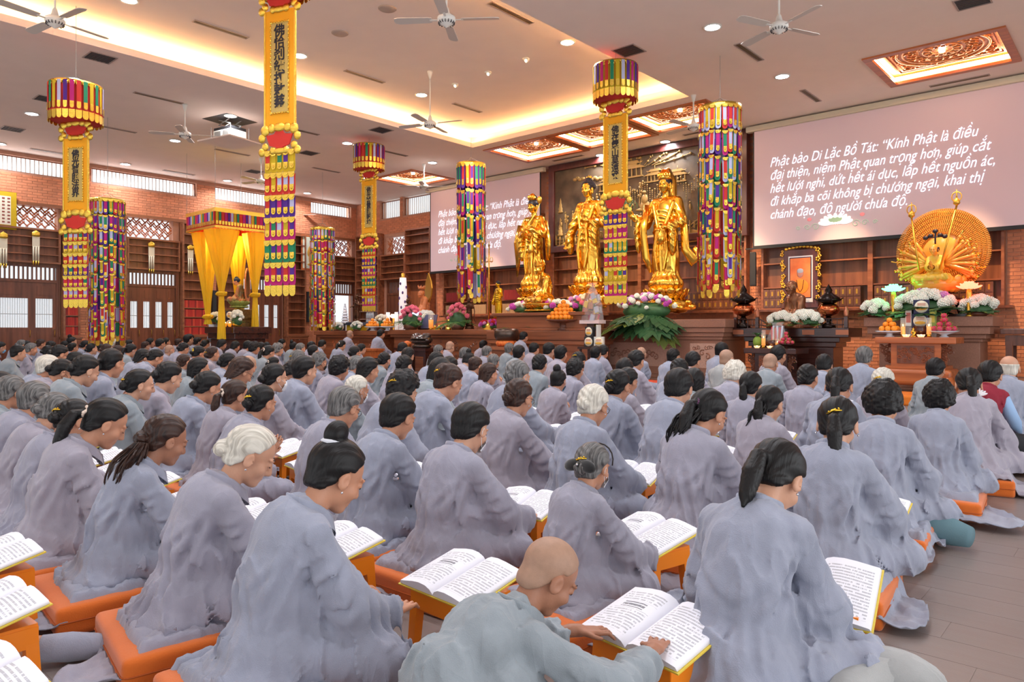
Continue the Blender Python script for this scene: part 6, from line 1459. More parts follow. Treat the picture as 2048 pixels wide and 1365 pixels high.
lamp(1487, 640, 15.0, 'dark bronze pagoda lantern at the left end of the black altar'); lamp(1657, 640, 15.0, 'dark bronze pagoda lantern at the right end of the black altar')

# ---- many-armed golden statue on a lotus before a huge ringed disc
Yd = 15.5; c = at(1880, 502, Yd); rad = (at(1976, 502, Yd).x - at(1785, 502, Yd).x) / 2
r = empty('many_armed_statue', (c.x, Yd, at(1880, 585, Yd).z), R(-6), 'seated golden many-armed bodhisattva before a huge ribbed disc', 'statue'); zc_ = c.z - r.location.z
disc = MB(); disc.lathe([(0, -.03), (rad * .97, -.03), (rad * .97, .03), (0, .03)], 72, (0, 0, 0), rot=rotm(R(90)))
disc.obj('disc_plate', AMBER, r, (0, .16, zc_)); tint = mat('disc_gold', (222, 150, 60), .35, metal=.35)
for i, rr in enumerate([.985, .90, .80, .70, .60, .50]):
    m = MB(); n = int(rr * 150)
    for k in range(n): a = 2 * pi * k / n; m.box((rad * rr * cos(a), -.035, rad * rr * sin(a)), (.075 * rad / 1.0, .05, .018), rot=rotm(0, -a, 0))
    o = m.obj('ring_of_hands', tint, r, (0, .16, zc_)); o['kind'] = 'stuff'
    t = MB(); t.tube([(rad * (rr - .055) * cos(2 * pi * k / 60), -.04, rad * (rr - .055) * sin(2 * pi * k / 60)) for k in range(61)], .008, 5, cap=False); t.obj('ring', tint, r, (0, .16, zc_))
ss = rad * 1.02
b = setmat(put(PPB, 'body', r, (0, -.26, .26 * rad), pi), AMBER); b.scale = (ss * 1.0,) * 3; b2 = setmat(put(PPR, 'robe', r, (0, -.26, .26 * rad), pi), mat('statue_yellow_robe', (226, 184, 66), .4)); b2.scale = (ss * 1.0,) * 3
hz_ = .26 * rad + ss * .80; m = MB(); m.lathe([(.085 * ss, -.07 * ss), (.105 * ss, -.02 * ss), (.10 * ss, .03 * ss)], 16); m.obj('dark_headband', HAIRB, r, (0, -.30, hz_ - .05))
m = MB(); m.tube([(0, 0, 0), (0, 0, .30 * ss)], .02 * ss, 6); m.tube([(-.2 * ss, 0, .16 * ss), (.2 * ss, 0, .16 * ss)], .012, 6)
for x, z in [(-.2, .16), (-.1, .2), (.1, .2), (.2, .16), (0, .30)]: m.ball((x * ss, 0, z * ss), (.06 * ss, .05 * ss, .05 * ss), 8, 6)
m.obj('tiered_small_heads', HAIRB, r, (0, -.26, hz_ + .04)); rs = random.Random(21)
for sx in (-1, 1):
    for k in range(17):
        a = R(-32 + 5.9 * k * 1.0) if True else 0; L = rad * (.56 + .13 * ((k * 5) % 3) / 2); y0 = -.08 - .10 * ((k % 3) / 2); c_ = (sx * .16 * ss, y0, .42 * ss + .22 * rad); t = MB()
        dx, dz = sx * cos(a), sin(a); q = [(c_[0] + dx * L * f, y0 - .06 * f, c_[2] + dz * L * f + .05 * f * (1 - f)) for f in (0, .35, .7, 1)]
        t.tube(q, [.055 * ss, .045 * ss, .035 * ss, .022 * ss], 8); t.ball(q[-1], (.05 * ss, .03 * ss, .045 * ss), 7, 5); o = t.obj('arm', AMBER, r)
        a_ = MB(); kk = (k * 3 + (sx > 0)) % 4; e = q[-1]
        if kk == 0: a_.ball((e[0] + dx * .05, e[1], e[2] + dz * .05), .035, 8, 6)
        elif kk == 1: a_.tube([(e[0] - dx * .02, e[1], e[2] - .02), (e[0] + dx * .13, e[1], e[2] + dz * .13)], [.008, .014], 5)
        elif kk == 2: a_.lathe([(.012, 0), (.035, .03), (.03, .06), (.01, .09)], 8, (e[0], e[1], e[2]))
        else: a_.tube([(e[0] + .05 * cos(w_), e[1], e[2] + .05 + .05 * sin(w_)) for w_ in [j * pi / 6 for j in range(13)]], .008, 5)
        a_.obj('held_emblem', GOLD, o)
for (x0, z0, x1, z1) in [(-.28, -.48, -.50, .80), (.16, -.48, .46, .98)]:
    t = MB(); A = (x0 * rad, -.42, zc_ + z0 * rad); B = (x1 * rad, -.30, zc_ + z1 * rad); t.tube([A, B], .018, 8); t.lathe([(.015, 0), (.06, .04), (.05, .10), (.02, .14)], 10, B)
    t.tube([(B[0] + .08 * cos(w_), B[1], B[2] + .16 + .09 * sin(w_)) for w_ in [j * pi / 8 for j in range(17)]], .010, 5, cap=False); t.tube([(B[0], B[1], B[2] + .1), (B[0], B[1], B[2] + .30)], [.02, .006], 6); t.obj('long_staff', GOLDS, r)
m = MB(); m.lathe([(.30 * rad, 0), (.48 * rad, .08), (.56 * rad, .20), (.50 * rad, .24), (0, .25)], 28)
m.obj('lotus_core', AMBER, r, (0, -.08, -.02)); 
for i in range(3):
    for k in range(14):
        a = 2 * pi * (k + .5 * (i % 2)) / 14; q = MB(); rr = rad * (.40 + .06 * i); q.ball((rr * cos(a), rr * sin(a), .06 + .075 * i), (.045, .115 * rad, .095), 10, 7, rot=rotm(0, 0, a) @ rotm(0, .7 - .2 * i)); q.obj('lotus_petal', PETY if (i + k) % 3 else AMBER, r, (0, -.08, 0))
MB().lathe([(.42 * rad, -.16), (.50 * rad, -.12), (.28 * rad, -.05), (.34 * rad, 0)], 24).obj('dark_stand', W_BLK, r, (0, -.08, 0))
bevel(MB().bb(-.75, .75, -.30, .30, -.22, -.16).obj('red_carved_board', W_MID, r), .02)
zz = r.location.z - .22 - 1.44; q = MB(); 
for x in (-.4, .4): q.tube([(x, -.08, -.22 - zz), (x * .8, -.08, -.2)], .06, 8)
q.obj('stand_legs', W_BLK, r); MB().bb(-.55, .55, -.28, .2, -.22 - zz, -.22 - zz + .05).obj('stand_foot', W_BLK, r)

# ---- other statues
def small_standing(lab, u, vt, vb, Y, m_, hairm, arms, rz, nm='standing_statue', seed=17, zb=None):
    b = at(u, vb, Y); 
    if zb is not None: b.z = zb
    t = at(u, vt, Y); s = (t.z - b.z) / 1.80; r = empty(nm, tuple(b), rz, lab, 'statue'); r.scale = (s,) * 3
    sdf_obj('robed_figure', standing_fn(arms, seed, scarf=False), (-.55, -.36, 0), (.55, .55, 1.88), .018, m_, r)
    o = curls(False).obj('curled_hair', hairm, r, (0, .035, 1.60)); o.scale = (1.16,) * 3; return r
small_standing('slim yellow-gold standing Buddha on a mound of flowers', 997, 560, 638, 14.3, mat('yellow_gold', (222, 176, 40), .28, metal=.9), HAIRB, [((-.28, .03, 1.05), (-.34, .22, 1.25), .3, (0, -1, .3)), ((.30, .02, 1.02), (.30, .12, .78), .25, (1, 0, 0))], pi - .3)
def guardian(lab, u, vt, vb, Y, rz, zb):
    b = at(u, vb, Y); b.z = zb; t = at(u, vt, Y); s = (t.z - b.z) / 1.95; r = empty('guardian_statue', tuple(b), rz, lab, 'statue'); r.scale = (s,) * 3
    sdf_obj('armoured_figure', standing_fn([((-.34, .0, 1.15), (-.30, .24, 1.28), .1, (0, -1, .3)), ((.34, .02, 1.12), (.36, .22, 1.05), .1, (0, .3, 1))], 23), (-.6, -.36, 0), (.6, .55, 1.88), .02, DBRONZE, r)
    m = MB(); m.ball((0, 0, 1.70), (.11, .11, .09), 10, 7); m.tube([(0, 0, 1.75), (0, 0, 1.92)], [.04, .01], 6)
    m.obj('helmet', DBRONZE, r); m = MB()
    m.tube([(.26 * cos(a), -.12, 1.62 + .26 * sin(a)) for a in [R(-50 + 28 * k) for k in range(11)]], [.02] * 11, 6)
    for sx in (-1, 1): m.tube([(sx * (.30 + .08 * cos(a)), -.05, 1.45 + .10 * sin(a)) for a in [j * .6 for j in range(10)]], .016, 5); m.tube([(sx * .3, -.08, 1.4), (sx * .42, -.1, .9), (sx * .34, -.08, .5), (sx * .46, -.1, .25)], [.02, .03, .025, .01], 6)
    m.obj('halo_scarf', DBRONZE, r); MB().lathe([(.24, 0), (.30, -.05), (.26, -.12), (.33, -.2)], 10).obj('rock_base', DBRONZE, r, (0, 0, .02)); return r
guardian('dark bronze guardian with looped scarf, front of the long altar table', 939, 590, 656, 14.1, pi - .2, 1.20 + .1); guardian('dark bronze guardian in front of the wooden elephant', 816, 592, 650, 14.05, pi - .3, 1.30); guardian('dark gilt guardian on a blue-lit pedestal by the open doorway', 714, 585, 640, 13.9, pi - .3, 1.42)
p = at(714, 655, 13.9); r = empty('lit_pedestal', (p.x, 13.9, 1.17), 0, 'yellow pedestal with blue lights under the far guardian', 'pedestal'); bevel(MB().bb(-.28, .28, -.2, .2, 0, .18).obj('pedestal_body', CL['y'], r), .01); MB().prism([(-.34, 0), (.34, 0), (.24, .09), (-.24, .09)], -.24, .24, M=rotm(R(90)), c=(0, 0, .18)).obj('pedestal_roof', mat('slate', (50, 60, 76), .5), r)
for sx in (-1, 1): MB().ball((sx * .34, -.1, .22), .04, 8, 6).obj('blue_light', mat('led_blue', (60, 150, 255), emit=5), r)
# wooden elephant with seated bodhisattva and leaf-shaped halo
p = at(835, 655, 15.2); s = (at(835, 541, 15.2).z - 1.0) ; r = empty('elephant_statue', (p.x, 15.4, 1.0), pi - .35, 'carved pale wood bodhisattva with gilt leaf halo, riding an elephant', 'statue')
def eleph(P):
    d = s_ell(P, (0, 0, .42), (.24, .46, .27)); d = smin(d, s_ell(P, (0, .50, .52), (.17, .18, .19)), .08)
    d = smin(d, s_poly(P, [(0, .62, .46), (.02, .76, .28), (.02, .80, .10), (.04, .90, .06)], [.08, .06, .04, .03]), .03)
    for sx in (-1, 1):
        d = smin(d, s_ell(P, (sx * .19, .42, .52), (.04, .13, .16)), .02); d = smin(d, s_cap(P, (sx * .08, .62, .42), (sx * .12, .80, .40), .025, .008), .01)
        for yy in (-.28, .26): d = smin(d, s_cap(P, (sx * .14, yy, .36), (sx * .14, yy, .02), .10, .085), .05)
    return np.maximum(d, -P[:, 2])
sdf_obj('elephant', eleph, (-.4, -.6, -.02), (.4, 1.0, .8), .022, TERRA, r); b = setmat(put(SPB, 'body', r, (0, -.05, .68)), TERRA); b.scale = (.95,) * 3; b = setmat(put(SPR, 'robe', r, (0, -.05, .68)), TERRA); b.scale = (.95,) * 3
m = MB(); m.prism([(-.05, 0), (.05, 0), (.24, .22), (.30, .45), (.22, .68), (0, .95), (-.22, .68), (-.30, .45), (-.24, .22)], -.02, .02, M=rotm(R(90))); m.obj('leaf_halo', GOLDS, r, (0, -.22, 1.08)); m = MB(); m.lathe([(.09, 0), (.12, .03), (.11, .08)], 14); 
for k in range(7): a = R(k * 51); m.tube([(.11 * cos(a), .11 * sin(a), .06), (.13 * cos(a), .13 * sin(a), .13)], [.02, .006], 5)
m.obj('crown', TERRA, r, (0, .02, 1.50)); bevel(MB().bb(-.45, .45, -.65, .65, -.14, 0).obj('rock_base', mat('grey_rock', (96, 84, 78), .7), r), .03)
moulded('statue_stand', 'low dark stand under the wooden elephant', p.x - .8, p.x + .8, 15.05, 15.95, .86, W_DARK, [(0, .8, .03), (.8, .86, 0)])
# canopy Buddha altar
cx, cy = -18.85, 9.7
moulded('canopy_altar', 'dark stepped altar under the yellow canopy', cx - .9, cx + .75, cy - .35, cy + .75, 1.28, W_BLK, [(0, .1, 0), (.1, .95, .12), (.95, 1.1, .06), (1.1, 1.28, 0)])
r = seated('small painted Buddha seated on a green lotus under the canopy', (cx, cy + .2, 1.98), .78, R(140), mat('painted_skin', (226, 160, 116), .5), mat('painted_robe', (196, 110, 70), .5, rgb2=(120, 130, 90), var=.1, scale=6), name='painted_buddha')
on_head(curls(True), 'blue_curled_hair', mat('hair_blue', (30, 54, 92), .6), r); lotus_base(.36, .22, r, mat('lotus_green', (150, 160, 80), .5), -.22, n=12)
m = MB(); m.prism([(.42 * cos(a) * (1 if abs(cos(a)) < .9 else 1), .62 + .62 * sin(a)) for a in [R(-70 + 16 * k) for k in range(21)]], -.02, .02, M=rotm(R(90))); m.obj('arched_halo', TERRA, r, (0, -.28, -.05)); m = MB()
m.prism([(.33 * cos(a), .62 + .50 * sin(a)) for a in [R(-70 + 16 * k) for k in range(21)]], -.03, .03, M=rotm(R(90))); m.obj('halo_filigree', mat('filigree', (150, 130, 60), .4, metal=.6, rgb2=(70, 84, 50), var=.2, scale=20), r, (0, -.27, -.02))
r = empty('gilt_throne', (cx, cy + .2, 1.28), 0, 'gilt stepped throne beneath the painted Buddha', 'altar stand')
for (a, b, h0, h1) in [(.42, .36, 0, .10), (.34, .28, .10, .22), (.38, .32, .22, .30), (.30, .26, .30, .48)]: bevel(MB().bb(-a, a, -b, b, h0, h1).obj('step', mat('gilt_brown', (150, 120, 60), .4, metal=.5, rgb2=(80, 60, 40), var=.2, scale=20), r), .01)
tag(MB().bb(-.16, .16, -.1, .1, 0, .02).bb(-.15, .15, -.1, .1, .02, .05).bb(-.17, .13, -.1, .1, .05, .09).obj('book_stack', mat('paper_white', (232, 232, 236), .8), loc=(cx - .70, cy - .15, 1.28)), 'stack of white books at the left end of the canopy altar', 'books')

# ---- flowers
FM = {'w': mat('petal_white', (240, 240, 228), .7), 'm': mat('petal_magenta', (196, 80, 180), .7), 'l': mat('petal_lilac', (214, 150, 206), .7), 'p': mat('petal_pink', (240, 128, 150), .7), 'r': mat('petal_red', (206, 30, 40), .7), 'c': mat('petal_cream', (244, 232, 200), .7)}
LEAF = mat('leaf_green', (62, 104, 62), .5, var=.2, scale=8, thin=.2); LEAF2 = mat('leaf_yellow_green', (128, 146, 70), .5, var=.2, scale=8, thin=.2); FERN = mat('fern_green', (86, 136, 62), .6, var=.2, scale=10)
def pompon():
    m = MB(); n = 60
    for k in range(n):
        z = 1 - 1.7 * k / n; a = k * 2.39996; r_ = sqrt(max(0, 1 - z * z)); d = np.array((r_ * cos(a), r_ * sin(a), z)); m.ball(d * .8, (.22, .16, .30), 5, 3, rot=np.array(Vector(d.tolist()).to_track_quat('Z', 'X').to_matrix()))
    m.ball((0, 0, 0), .82, 8, 6); return m.mesh('flower')
PM = pompon(); PM.materials.append(FM['w'])
def monstera():
    m = MB(); pts = [(0, 0)]; n = 7
    for k in range(n): t = (k + 1) / (n + 1); w = .48 * sin(pi * (t * .85 + .08)) ** .8; pts += [(w, t + .12), (w * .96, t + .20 * .5), (w * .35, t - .0)]
    right = pts[1:]; left = [(-x, y) for x, y in right][::-1]; poly = [(0, .05)] + right + [(0, 1.12)] + left
    m.prism(poly, -.004, .004); V = m.v[0]; V[:, 2] -= .35 * V[:, 1] ** 2 * .6 + .25 * np.abs(V[:, 0]); m.tube([(0, -.4, -.02), (0, 0, 0), (0, .6, -.07), (0, 1.08, -.24)], [.012, .014, .012, .004], 5); return m.mesh('leaf')
MON = monstera(); MON.materials.append(LEAF)
def ferny():
    m = MB()
    for k in range(12):
        t = k / 12; z = -.3 * t * t
        for sx in (-1, 1): L = .22 * sin(pi * (.15 + .8 * t)); m.tube([(0, t, z), (sx * L * .6, t + .07, z - .01), (sx * L, t + .12, z - .05)], [.012, .016, .003], 4, flat=.4)
    m.tube([(0, 0, 0), (0, .5, -.075), (0, 1, -.3)], [.01, .008, .003], 5); return m.mesh('fern_frond')
FRN = ferny(); FRN.materials.append(FERN)
def bouquet(lab, c, w, d, h, cols, n, fr, seed, leaves=8, leafs='fern', lf=.35, pot=True, grp=None, dome=True, back=0.0, potm=None, droop=0.0):
    rs = random.Random(seed); r = empty('flower_arrangement', tuple(c), 0, lab, 'flowers', grp)
    if pot: MB().lathe([(w * .22, 0), (w * .30, h * .12), (w * .26, h * .25)], 14).obj('pot', potm or W_DARK, r)
    for k in range(leaves):
        a = pi + pi * (k + .5) / leaves + rs.uniform(-.15, .15) if k % 3 else rs.uniform(0, 2 * pi); me = FRN if leafs == 'fern' else MON
        o = put(me, 'fern_frond' if leafs == 'fern' else 'leaf', r, (cos(a) * w * .15, sin(a) * d * .15 - .02, h * .30)); o.rotation_euler = (rs.uniform(-.1, .35) - droop * rs.uniform(.4, 1), rs.uniform(-.2, .2), a - pi / 2); q = lf * rs.uniform(.8, 1.15); o.scale = (q, q, q)
        if leafs != 'fern' and k % 3 == 0: o.material_slots[0].link = 'OBJECT'; o.material_slots[0].material = LEAF2
    m = MB(); m.ball((0, 0, h * .34), (w * .42, d * .42, h * .34), 12, 8); m.obj('foliage', LEAF, r)
    for k in range(n):
        t = (k + .5) / n; a = k * 2.39996 + rs.uniform(-.2, .2); rr = sqrt(t); z = h * .35 + h * .62 * sqrt(max(0, 1 - rr * rr)) * (1 if dome else .5)
        o = put(PM, 'flower', r, (w * .5 * rr * cos(a), d * .5 * rr * sin(a), z)); q = fr * rs.uniform(.75, 1.2); o.scale = (q,) * 3; o.rotation_euler = (rs.uniform(-.5, .5), rs.uniform(-.5, .5), a); ck = rs.choice(cols); o.material_slots[0].link = 'OBJECT'; o.material_slots[0].material = FM[ck]
    return r
def atz(u, v, Y, z): p = at(u, v, Y); p.z = z; return p
bouquet('large spray of white and magenta pompons with monstera leaves on the stone plinth', atz(1292, 640, 14.4, 1.42), 1.5, .6, .60, 'wwwml', 46, .06, 1, 20, 'mon', .85, pot=False, droop=.75)
bouquet('long mound of magenta and white flowers under the crowned gold figure', atz(1083, 620, 14.2, 1.60), 2.3, .5, .34, 'wmlw', 60, .07, 2, 12, 'fern', .4, pot=False)
bouquet('cream and pink flowers between the left and central gold figures', atz(1165, 610, 14.4, 1.62), .95, .45, .42, 'wcpl', 26, .06, 3, 7, 'fern', .35, pot=False)
bouquet('pink pompon arrangement with ferns at the left of the long altar table', atz(822, 660, 13.9, 1.20), .75, .5, .70, 'ppp', 22, .065, 4, 12, 'fern', .5)
bouquet('pink carnation arrangement beside the right dark guardian', atz(915, 662, 13.9, 1.20), .70, .4, .72, 'ppp', 18, .062, 5, 12, 'fern', .5)
bouquet('white and pink blooms behind the left pink arrangement', atz(850, 650, 14.5, 1.20), .9, .4, .55, 'wcw', 16, .075, 6, 7, 'fern', .4)
bouquet('low white flowers with fern beside the tall slim Buddha, right side', atz(1050, 655, 14.0, 1.15), 1.3, .5, .36, 'w', 40, .07, 7, 18, 'fern', .55, pot=False)
bouquet('ring of red and lilac blooms at the feet of the slim gold Buddha', atz(990, 655, 14.1, 1.20), 1.1, .5, .26, 'rrlm', 40, .055, 8, 4, 'fern', .2, pot=False)
bouquet('round white chrysanthemum bowl left of the bronze monk', atz(1563, 640, 14.85, 1.24), .55, .35, .30, 'w', 22, .07, 9, 7, 'fern', .25); bouquet('round white chrysanthemum bowl right in front of the bronze monk', atz(1612, 640, 14.8, 1.24), .58, .35, .32, 'w', 22, .07, 10, 7, 'mon', .25)
bouquet('white chrysanthemum bowl at the left end of the right stone plinth', atz(1750, 633, 15.1, 1.44), .50, .35, .30, 'w', 16, .075, 11, 7, 'mon', .22); bouquet('white chrysanthemum bowl at the right end of the right stone plinth', atz(1957, 633, 15.1, 1.44), .52, .35, .34, 'w', 18, .075, 12, 7, 'mon', .24)
bouquet('big bouquet of white and lilac chrysanthemums under the many-armed statue', atz(1850, 640, 15.05, 1.44), 1.05, .45, .46, 'wwwl', 34, .085, 13, 10, 'mon', .5)
bouquet('white bouquet in a bronze vase right of the canopy Buddha', (cx + .55, cy - .15, 1.28), .40, .3, .42, 'w', 14, .06, 14, 4, 'fern', .2, potm=GOLDS); bouquet('white bouquet at the left end of the canopy altar', (cx - .55, cy - .2, 1.36), .42, .3, .30, 'w', 14, .06, 15, 4, 'fern', .2)
bouquet('small white flower bowl at the left end of the far side table', atz(676, 660, 13.75, 1.17), .42, .3, .26, 'w', 14, .05, 16, 5, 'fern', .2); bouquet('small white flower bowl below the blue-lit pedestal', atz(714, 660, 13.7, 1.17), .42, .3, .28, 'w', 14, .05, 17, 5, 'fern', .2); bouquet('cream flowers behind the fruit on the far side table', atz(763, 655, 14.2, 1.17), .6, .4, .5, 'cw', 16, .06, 18, 5, 'fern', .3)

# ---- offerings
ORNG = mat('orange_peel', (250, 152, 34), .45, bump=.15, bscale=200); PORC = mat('porcelain', (220, 226, 236), .25, coat=.4); omesh = MB().ball((0, 0, 0), 1, 12, 8).mesh('orange'); omesh.materials.append(ORNG)
def oranges(lab, c, rr, lays, grp, foot=.12, pm=None, cat='orange'):
    r = empty('fruit_stand', tuple(c), 0, lab, 'fruit stand'); W_ = rr * (lays[0] - 1) + rr * 2.0; MB().lathe([(W_ * .45, 0), (W_ * .25, foot * .3), (W_ * .25, foot * .7), (W_ * .9, foot * .85), (W_ * 1.15, foot), (W_ * 1.1, foot + .01), (0, foot + .01)], 20).obj('footed_plate', pm or PORC, r)
    z = foot + rr
    for li, n in enumerate(lays):
        for i in range(n):
            for j in range(n):
                if n > 2 and 0 < i < n - 1 and 0 < j < n - 1: continue
                x = (i - (n - 1) / 2) * rr * 1.95; y = (j - (n - 1) / 2) * rr * 1.95; o = put(omesh, 'orange', None, (c[0] + x, c[1] + y, c[2] + z)); o.scale = (rr, rr, rr * .95); tag(o, 'one of the ' + grp, 'fruit', grp)
        z += rr * 1.45
    return r
oranges('white footed plate of oranges left on the carved incense table', atz(1779, 668, 14.3, 1.07), .052, [3, 2, 1], 'oranges on the incense table', foot=.10)
oranges('tall tiered pyramid stand of oranges on the tiered altar', atz(1127, 650, 13.55, 1.18), .062, [5, 4, 3, 2, 1], 'oranges in the tall pyramid', foot=.25, pm=W_DARK)
oranges('plate of oranges at the left on the far side table', atz(745, 662, 13.75, 1.17), .055, [3, 2, 1], 'oranges on the far left plate'); oranges('plate of oranges at the right on the far side table', atz(775, 662, 13.75, 1.17), .055, [3, 2, 1], 'oranges on the far right plate')
def dragonfruit(lab, c, k=1.0, pm=None):
    r = empty('fruit_stand', tuple(c), 0, lab, 'fruit stand'); MB().lathe([(.08 * k, 0), (.04 * k, .04 * k), (.20 * k, .09 * k), (.24 * k, .11 * k), (0, .11 * k)], 20).obj('footed_plate', pm or PORC, r); rs = random.Random(3); DF = mat('dragonfruit_pink', (206, 52, 90), .45); DG = mat('dragonfruit_scale', (170, 186, 60), .5)
    m = MB(); m.ball((0, 0, 0), (1, .9, .85), 10, 7); g = m.mesh('dragon_fruit'); g.materials.append(DF); m = MB()
    for q in range(9): a = q * 2.4; z = -.6 + q * .17; rr = sqrt(max(.05, 1 - z * z)); m.tube([(rr * .9 * cos(a), rr * .9 * sin(a), z * .8), (rr * 1.45 * cos(a), rr * 1.45 * sin(a), z + .35)], [.16, .03], 5, flat=.5)
    gs = m.mesh('green_scales'); gs.materials.append(DG)
    for li, n in enumerate([7, 4, 2, 1]):
        for i in range(n): a = 2 * pi * i / n + li; rr = [.15, .09, .05, 0][li] * k; o = put(g, 'dragon_fruit', None, (c[0] + rr * cos(a), c[1] + rr * sin(a), c[2] + (.15 + .075 * li) * k), a); o.scale = (.052 * k,) * 3; tag(o, 'pink dragon fruit in the pile on the ' + ('dark offering' if k < 1 else 'carved incense') + ' table', 'fruit', 'dragon fruit on the ' + ('dark offering' if k < 1 else 'carved incense') + ' table'); put(gs, 'green_scales', o)
dragonfruit('white plate heaped with dragon fruit on the carved incense table', atz(1888, 668, 14.3, 1.07)); dragonfruit('dark plate of dragon fruit on the dark offering table', atz(1572, 692, 14.3, .83), .8, W_BLK)
AMB = mat('candle_wax', (250, 170, 50), .5, emit=.35, emit_rgb=(255, 150, 40)); GLS = mat('clear_glass', (235, 240, 240), .05, alpha=.22); FLAME = mat('flame', (255, 220, 130), emit=14, emit_rgb=(255, 200, 110)); BRS = mat('brass_candlestick', (214, 170, 70), .25, metal=1)
def candle(lab, p, h=.34, k=1.0, grp=None):
    r = empty('glass_candle', tuple(p), 0, lab, 'candle', grp); MB().lathe([(.0, 0), (.045 * k, .0), (.03 * k, .03), (.04 * k, .05)], 12).obj('brass_foot', BRS, r); MB().lathe([(0, .05), (.036 * k, .05), (.036 * k, h * .55), (0, h * .55)], 12).obj('wax', AMB, r); MB().lathe([(.042 * k, .05), (.042 * k, h), (.040 * k, h)], 14).obj('glass_tube', GLS, r); MB().ball((0, 0, h * .62), (.008, .008, .02), 6, 5).obj('flame', FLAME, r)
for (u, l) in [(1806, 'tall glass candle left of the incense burner'), (1858, 'tall glass candle right of the incense burner')]: candle(l, atz(u, 670, 14.2, 1.07))
for (u, l) in [(1527, 'tall glass candle on the dark offering table, left'), (1555, 'short orange candle on the dark offering table')]: candle(l, atz(u, 695, 14.25, .83), .36 if 'tall' in l else .2)
candle('thick amber candle column on the long altar table', atz(862, 660, 14.0, 1.20), .52, 1.9)
def tealight(lab, p):
    r = empty('lotus_tealight', tuple(p), 0, lab, 'candle'); m = MB(); petals(m, (0, 0, .02), .045, 8, .035, .018, .6); m.obj('glass_petals', mat('pink_glass', (255, 220, 200), .2, emit=.8, emit_rgb=(255, 190, 130)), r); MB().ball((0, 0, .035), .014, 6, 5).obj('flame', FLAME, r)
for (u, v, Y, z, l) in [(1812, 672, 14.12, 1.07, 'lotus tealight left of the gilt censer'), (1842, 672, 14.12, 1.07, 'lotus tealight right of the gilt censer'), (1514, 696, 14.2, .83, 'lotus tealight at the left of the dark offering table'), (1540, 696, 14.2, .83, 'lotus tealight at the middle of the dark offering table')]: tealight(l, atz(u, v, Y, z))
tag(MB().lathe([(.05, 0), (.04, .02), (.02, .04), (.045, .08), (.04, .11), (.015, .12), (.02, .15), (0, .17)], 14).obj('small_censer', BRS, loc=atz(1827, 672, 14.15, 1.07)), 'tiny gilt censer at the front middle of the incense table', 'censer')
r = empty('incense_pot', tuple(atz(1842, 668, 14.4, 1.07)), 0, 'black incense pot in front of the round-label tins', 'incense pot'); MB().lathe([(.06, 0), (.13, .06), (.15, .13), (.12, .18), (.14, .20), (0, .18)], 20).obj('pot', W_BLK, r)
r = empty('incense_pot', tuple(atz(1545, 695, 14.4, .83)), 0, 'dark bowl at the middle of the offering table', 'incense pot'); MB().lathe([(.06, 0), (.13, .05), (.15, .12), (.12, .16), (0, .14)], 20).obj('pot', W_BLK, r)
def tin(lab, p, rz, k=.22, boxm=None, stand=0):
    r = empty('gift_box', tuple(p), rz, lab, 'gift box'); bevel(MB().bb(-k / 2, k / 2, -.05, .05, 0, k).obj('box', boxm or mat('navy_box', (30, 34, 74), .5), r), .005); MB().lathe([(0, 0), (k * .44, 0), (k * .44, .006), (0, .006)], 28, (0, -.05, k / 2), rot=rotm(R(90))).obj('cream_round_label', mat('label_cream', (240, 232, 206), .5), r)
    m = MB(); m.ball((0, -.058, k * .36), (k * .34, .003, k * .12), 12, 6, mi=0)
    for q in range(3): m.bb(-k * .26, k * .26, -.060, -.057, k * (.56 + .08 * q), k * (.59 + .08 * q), mi=1)
    m.obj('printed_emblem', [mat('emblem_gold', (236, 176, 60), .5), mat('emblem_red', (206, 96, 70), .5)], r)
    return r
p = atz(1840, 668, 14.6, 1.07)
tin('navy box with round cream label, upper one on the incense table', (p.x + .02, p.y, p.z + .42), R(15), .25); tin('navy box with round cream label, lower one on the incense table', (p.x, p.y, p.z + .165), R(15), .25)
MB().bb(-.16, .16, -.08, .08, 0, .16).obj('box_stand', GLS, None, (p.x, p.y, p.z)); bpy.data.objects['box_stand']['label'] = 'clear stand under the two navy boxes'; bpy.data.objects['box_stand']['category'] = 'stand'
for (u, l, sc) in [(1818, 'narrow white printed carton left of the navy boxes', -1), (1866, 'narrow green printed carton right of the navy boxes', 1)]:
    q = atz(u, 640, 14.62, 1.30); r = empty('carton', (q.x, q.y, 1.07), 0, l, 'carton'); MB().bb(-.05, .05, -.04, .04, .20, .50).obj('carton_body', mat('carton_white', (228, 226, 220), .5) if sc < 0 else mat('carton_green', (150, 170, 80), .5), r); MB().bb(-.035, .035, -.045, -.04, .26, .44).obj('carton_print', mat('carton_print', (206, 120, 110), .6) if sc < 0 else mat('carton_print2', (226, 206, 90), .6), r); MB().bb(-.05, .05, -.04, .04, 0, .20).obj('clear_stand', GLS, r)
# light lotus lamps (green and red)
for (u, v, col, nm, l) in [(1787, 640, (90, 255, 160), 'g', 'glowing green lotus lamp on a gilt stem, left of the many-armed statue'), (1938, 632, (255, 96, 70), 'r', 'glowing red lotus lamp on a gilt stem, right of the many-armed statue')]:
    r = empty('lotus_lamp', tuple(atz(u, v, 15.0, 1.44)), 0, l, 'lamp'); MB().lathe([(.07, 0), (.03, .03), (.035, .25), (.05, .42), (.03, .48)], 12).obj('gilt_stem', GOLDS, r); m = MB(); em = mat('lotus_led_' + nm, col, emit=4.0, emit_rgb=col)
    for i in range(3): petals(m, (0, 0, .56 - .02 * i), .05 + .045 * i, 9, .07, .028, .3 + .45 * i)
    m.ball((0, 0, .54), .05, 8, 6); m.obj('glowing_petals', em, r)
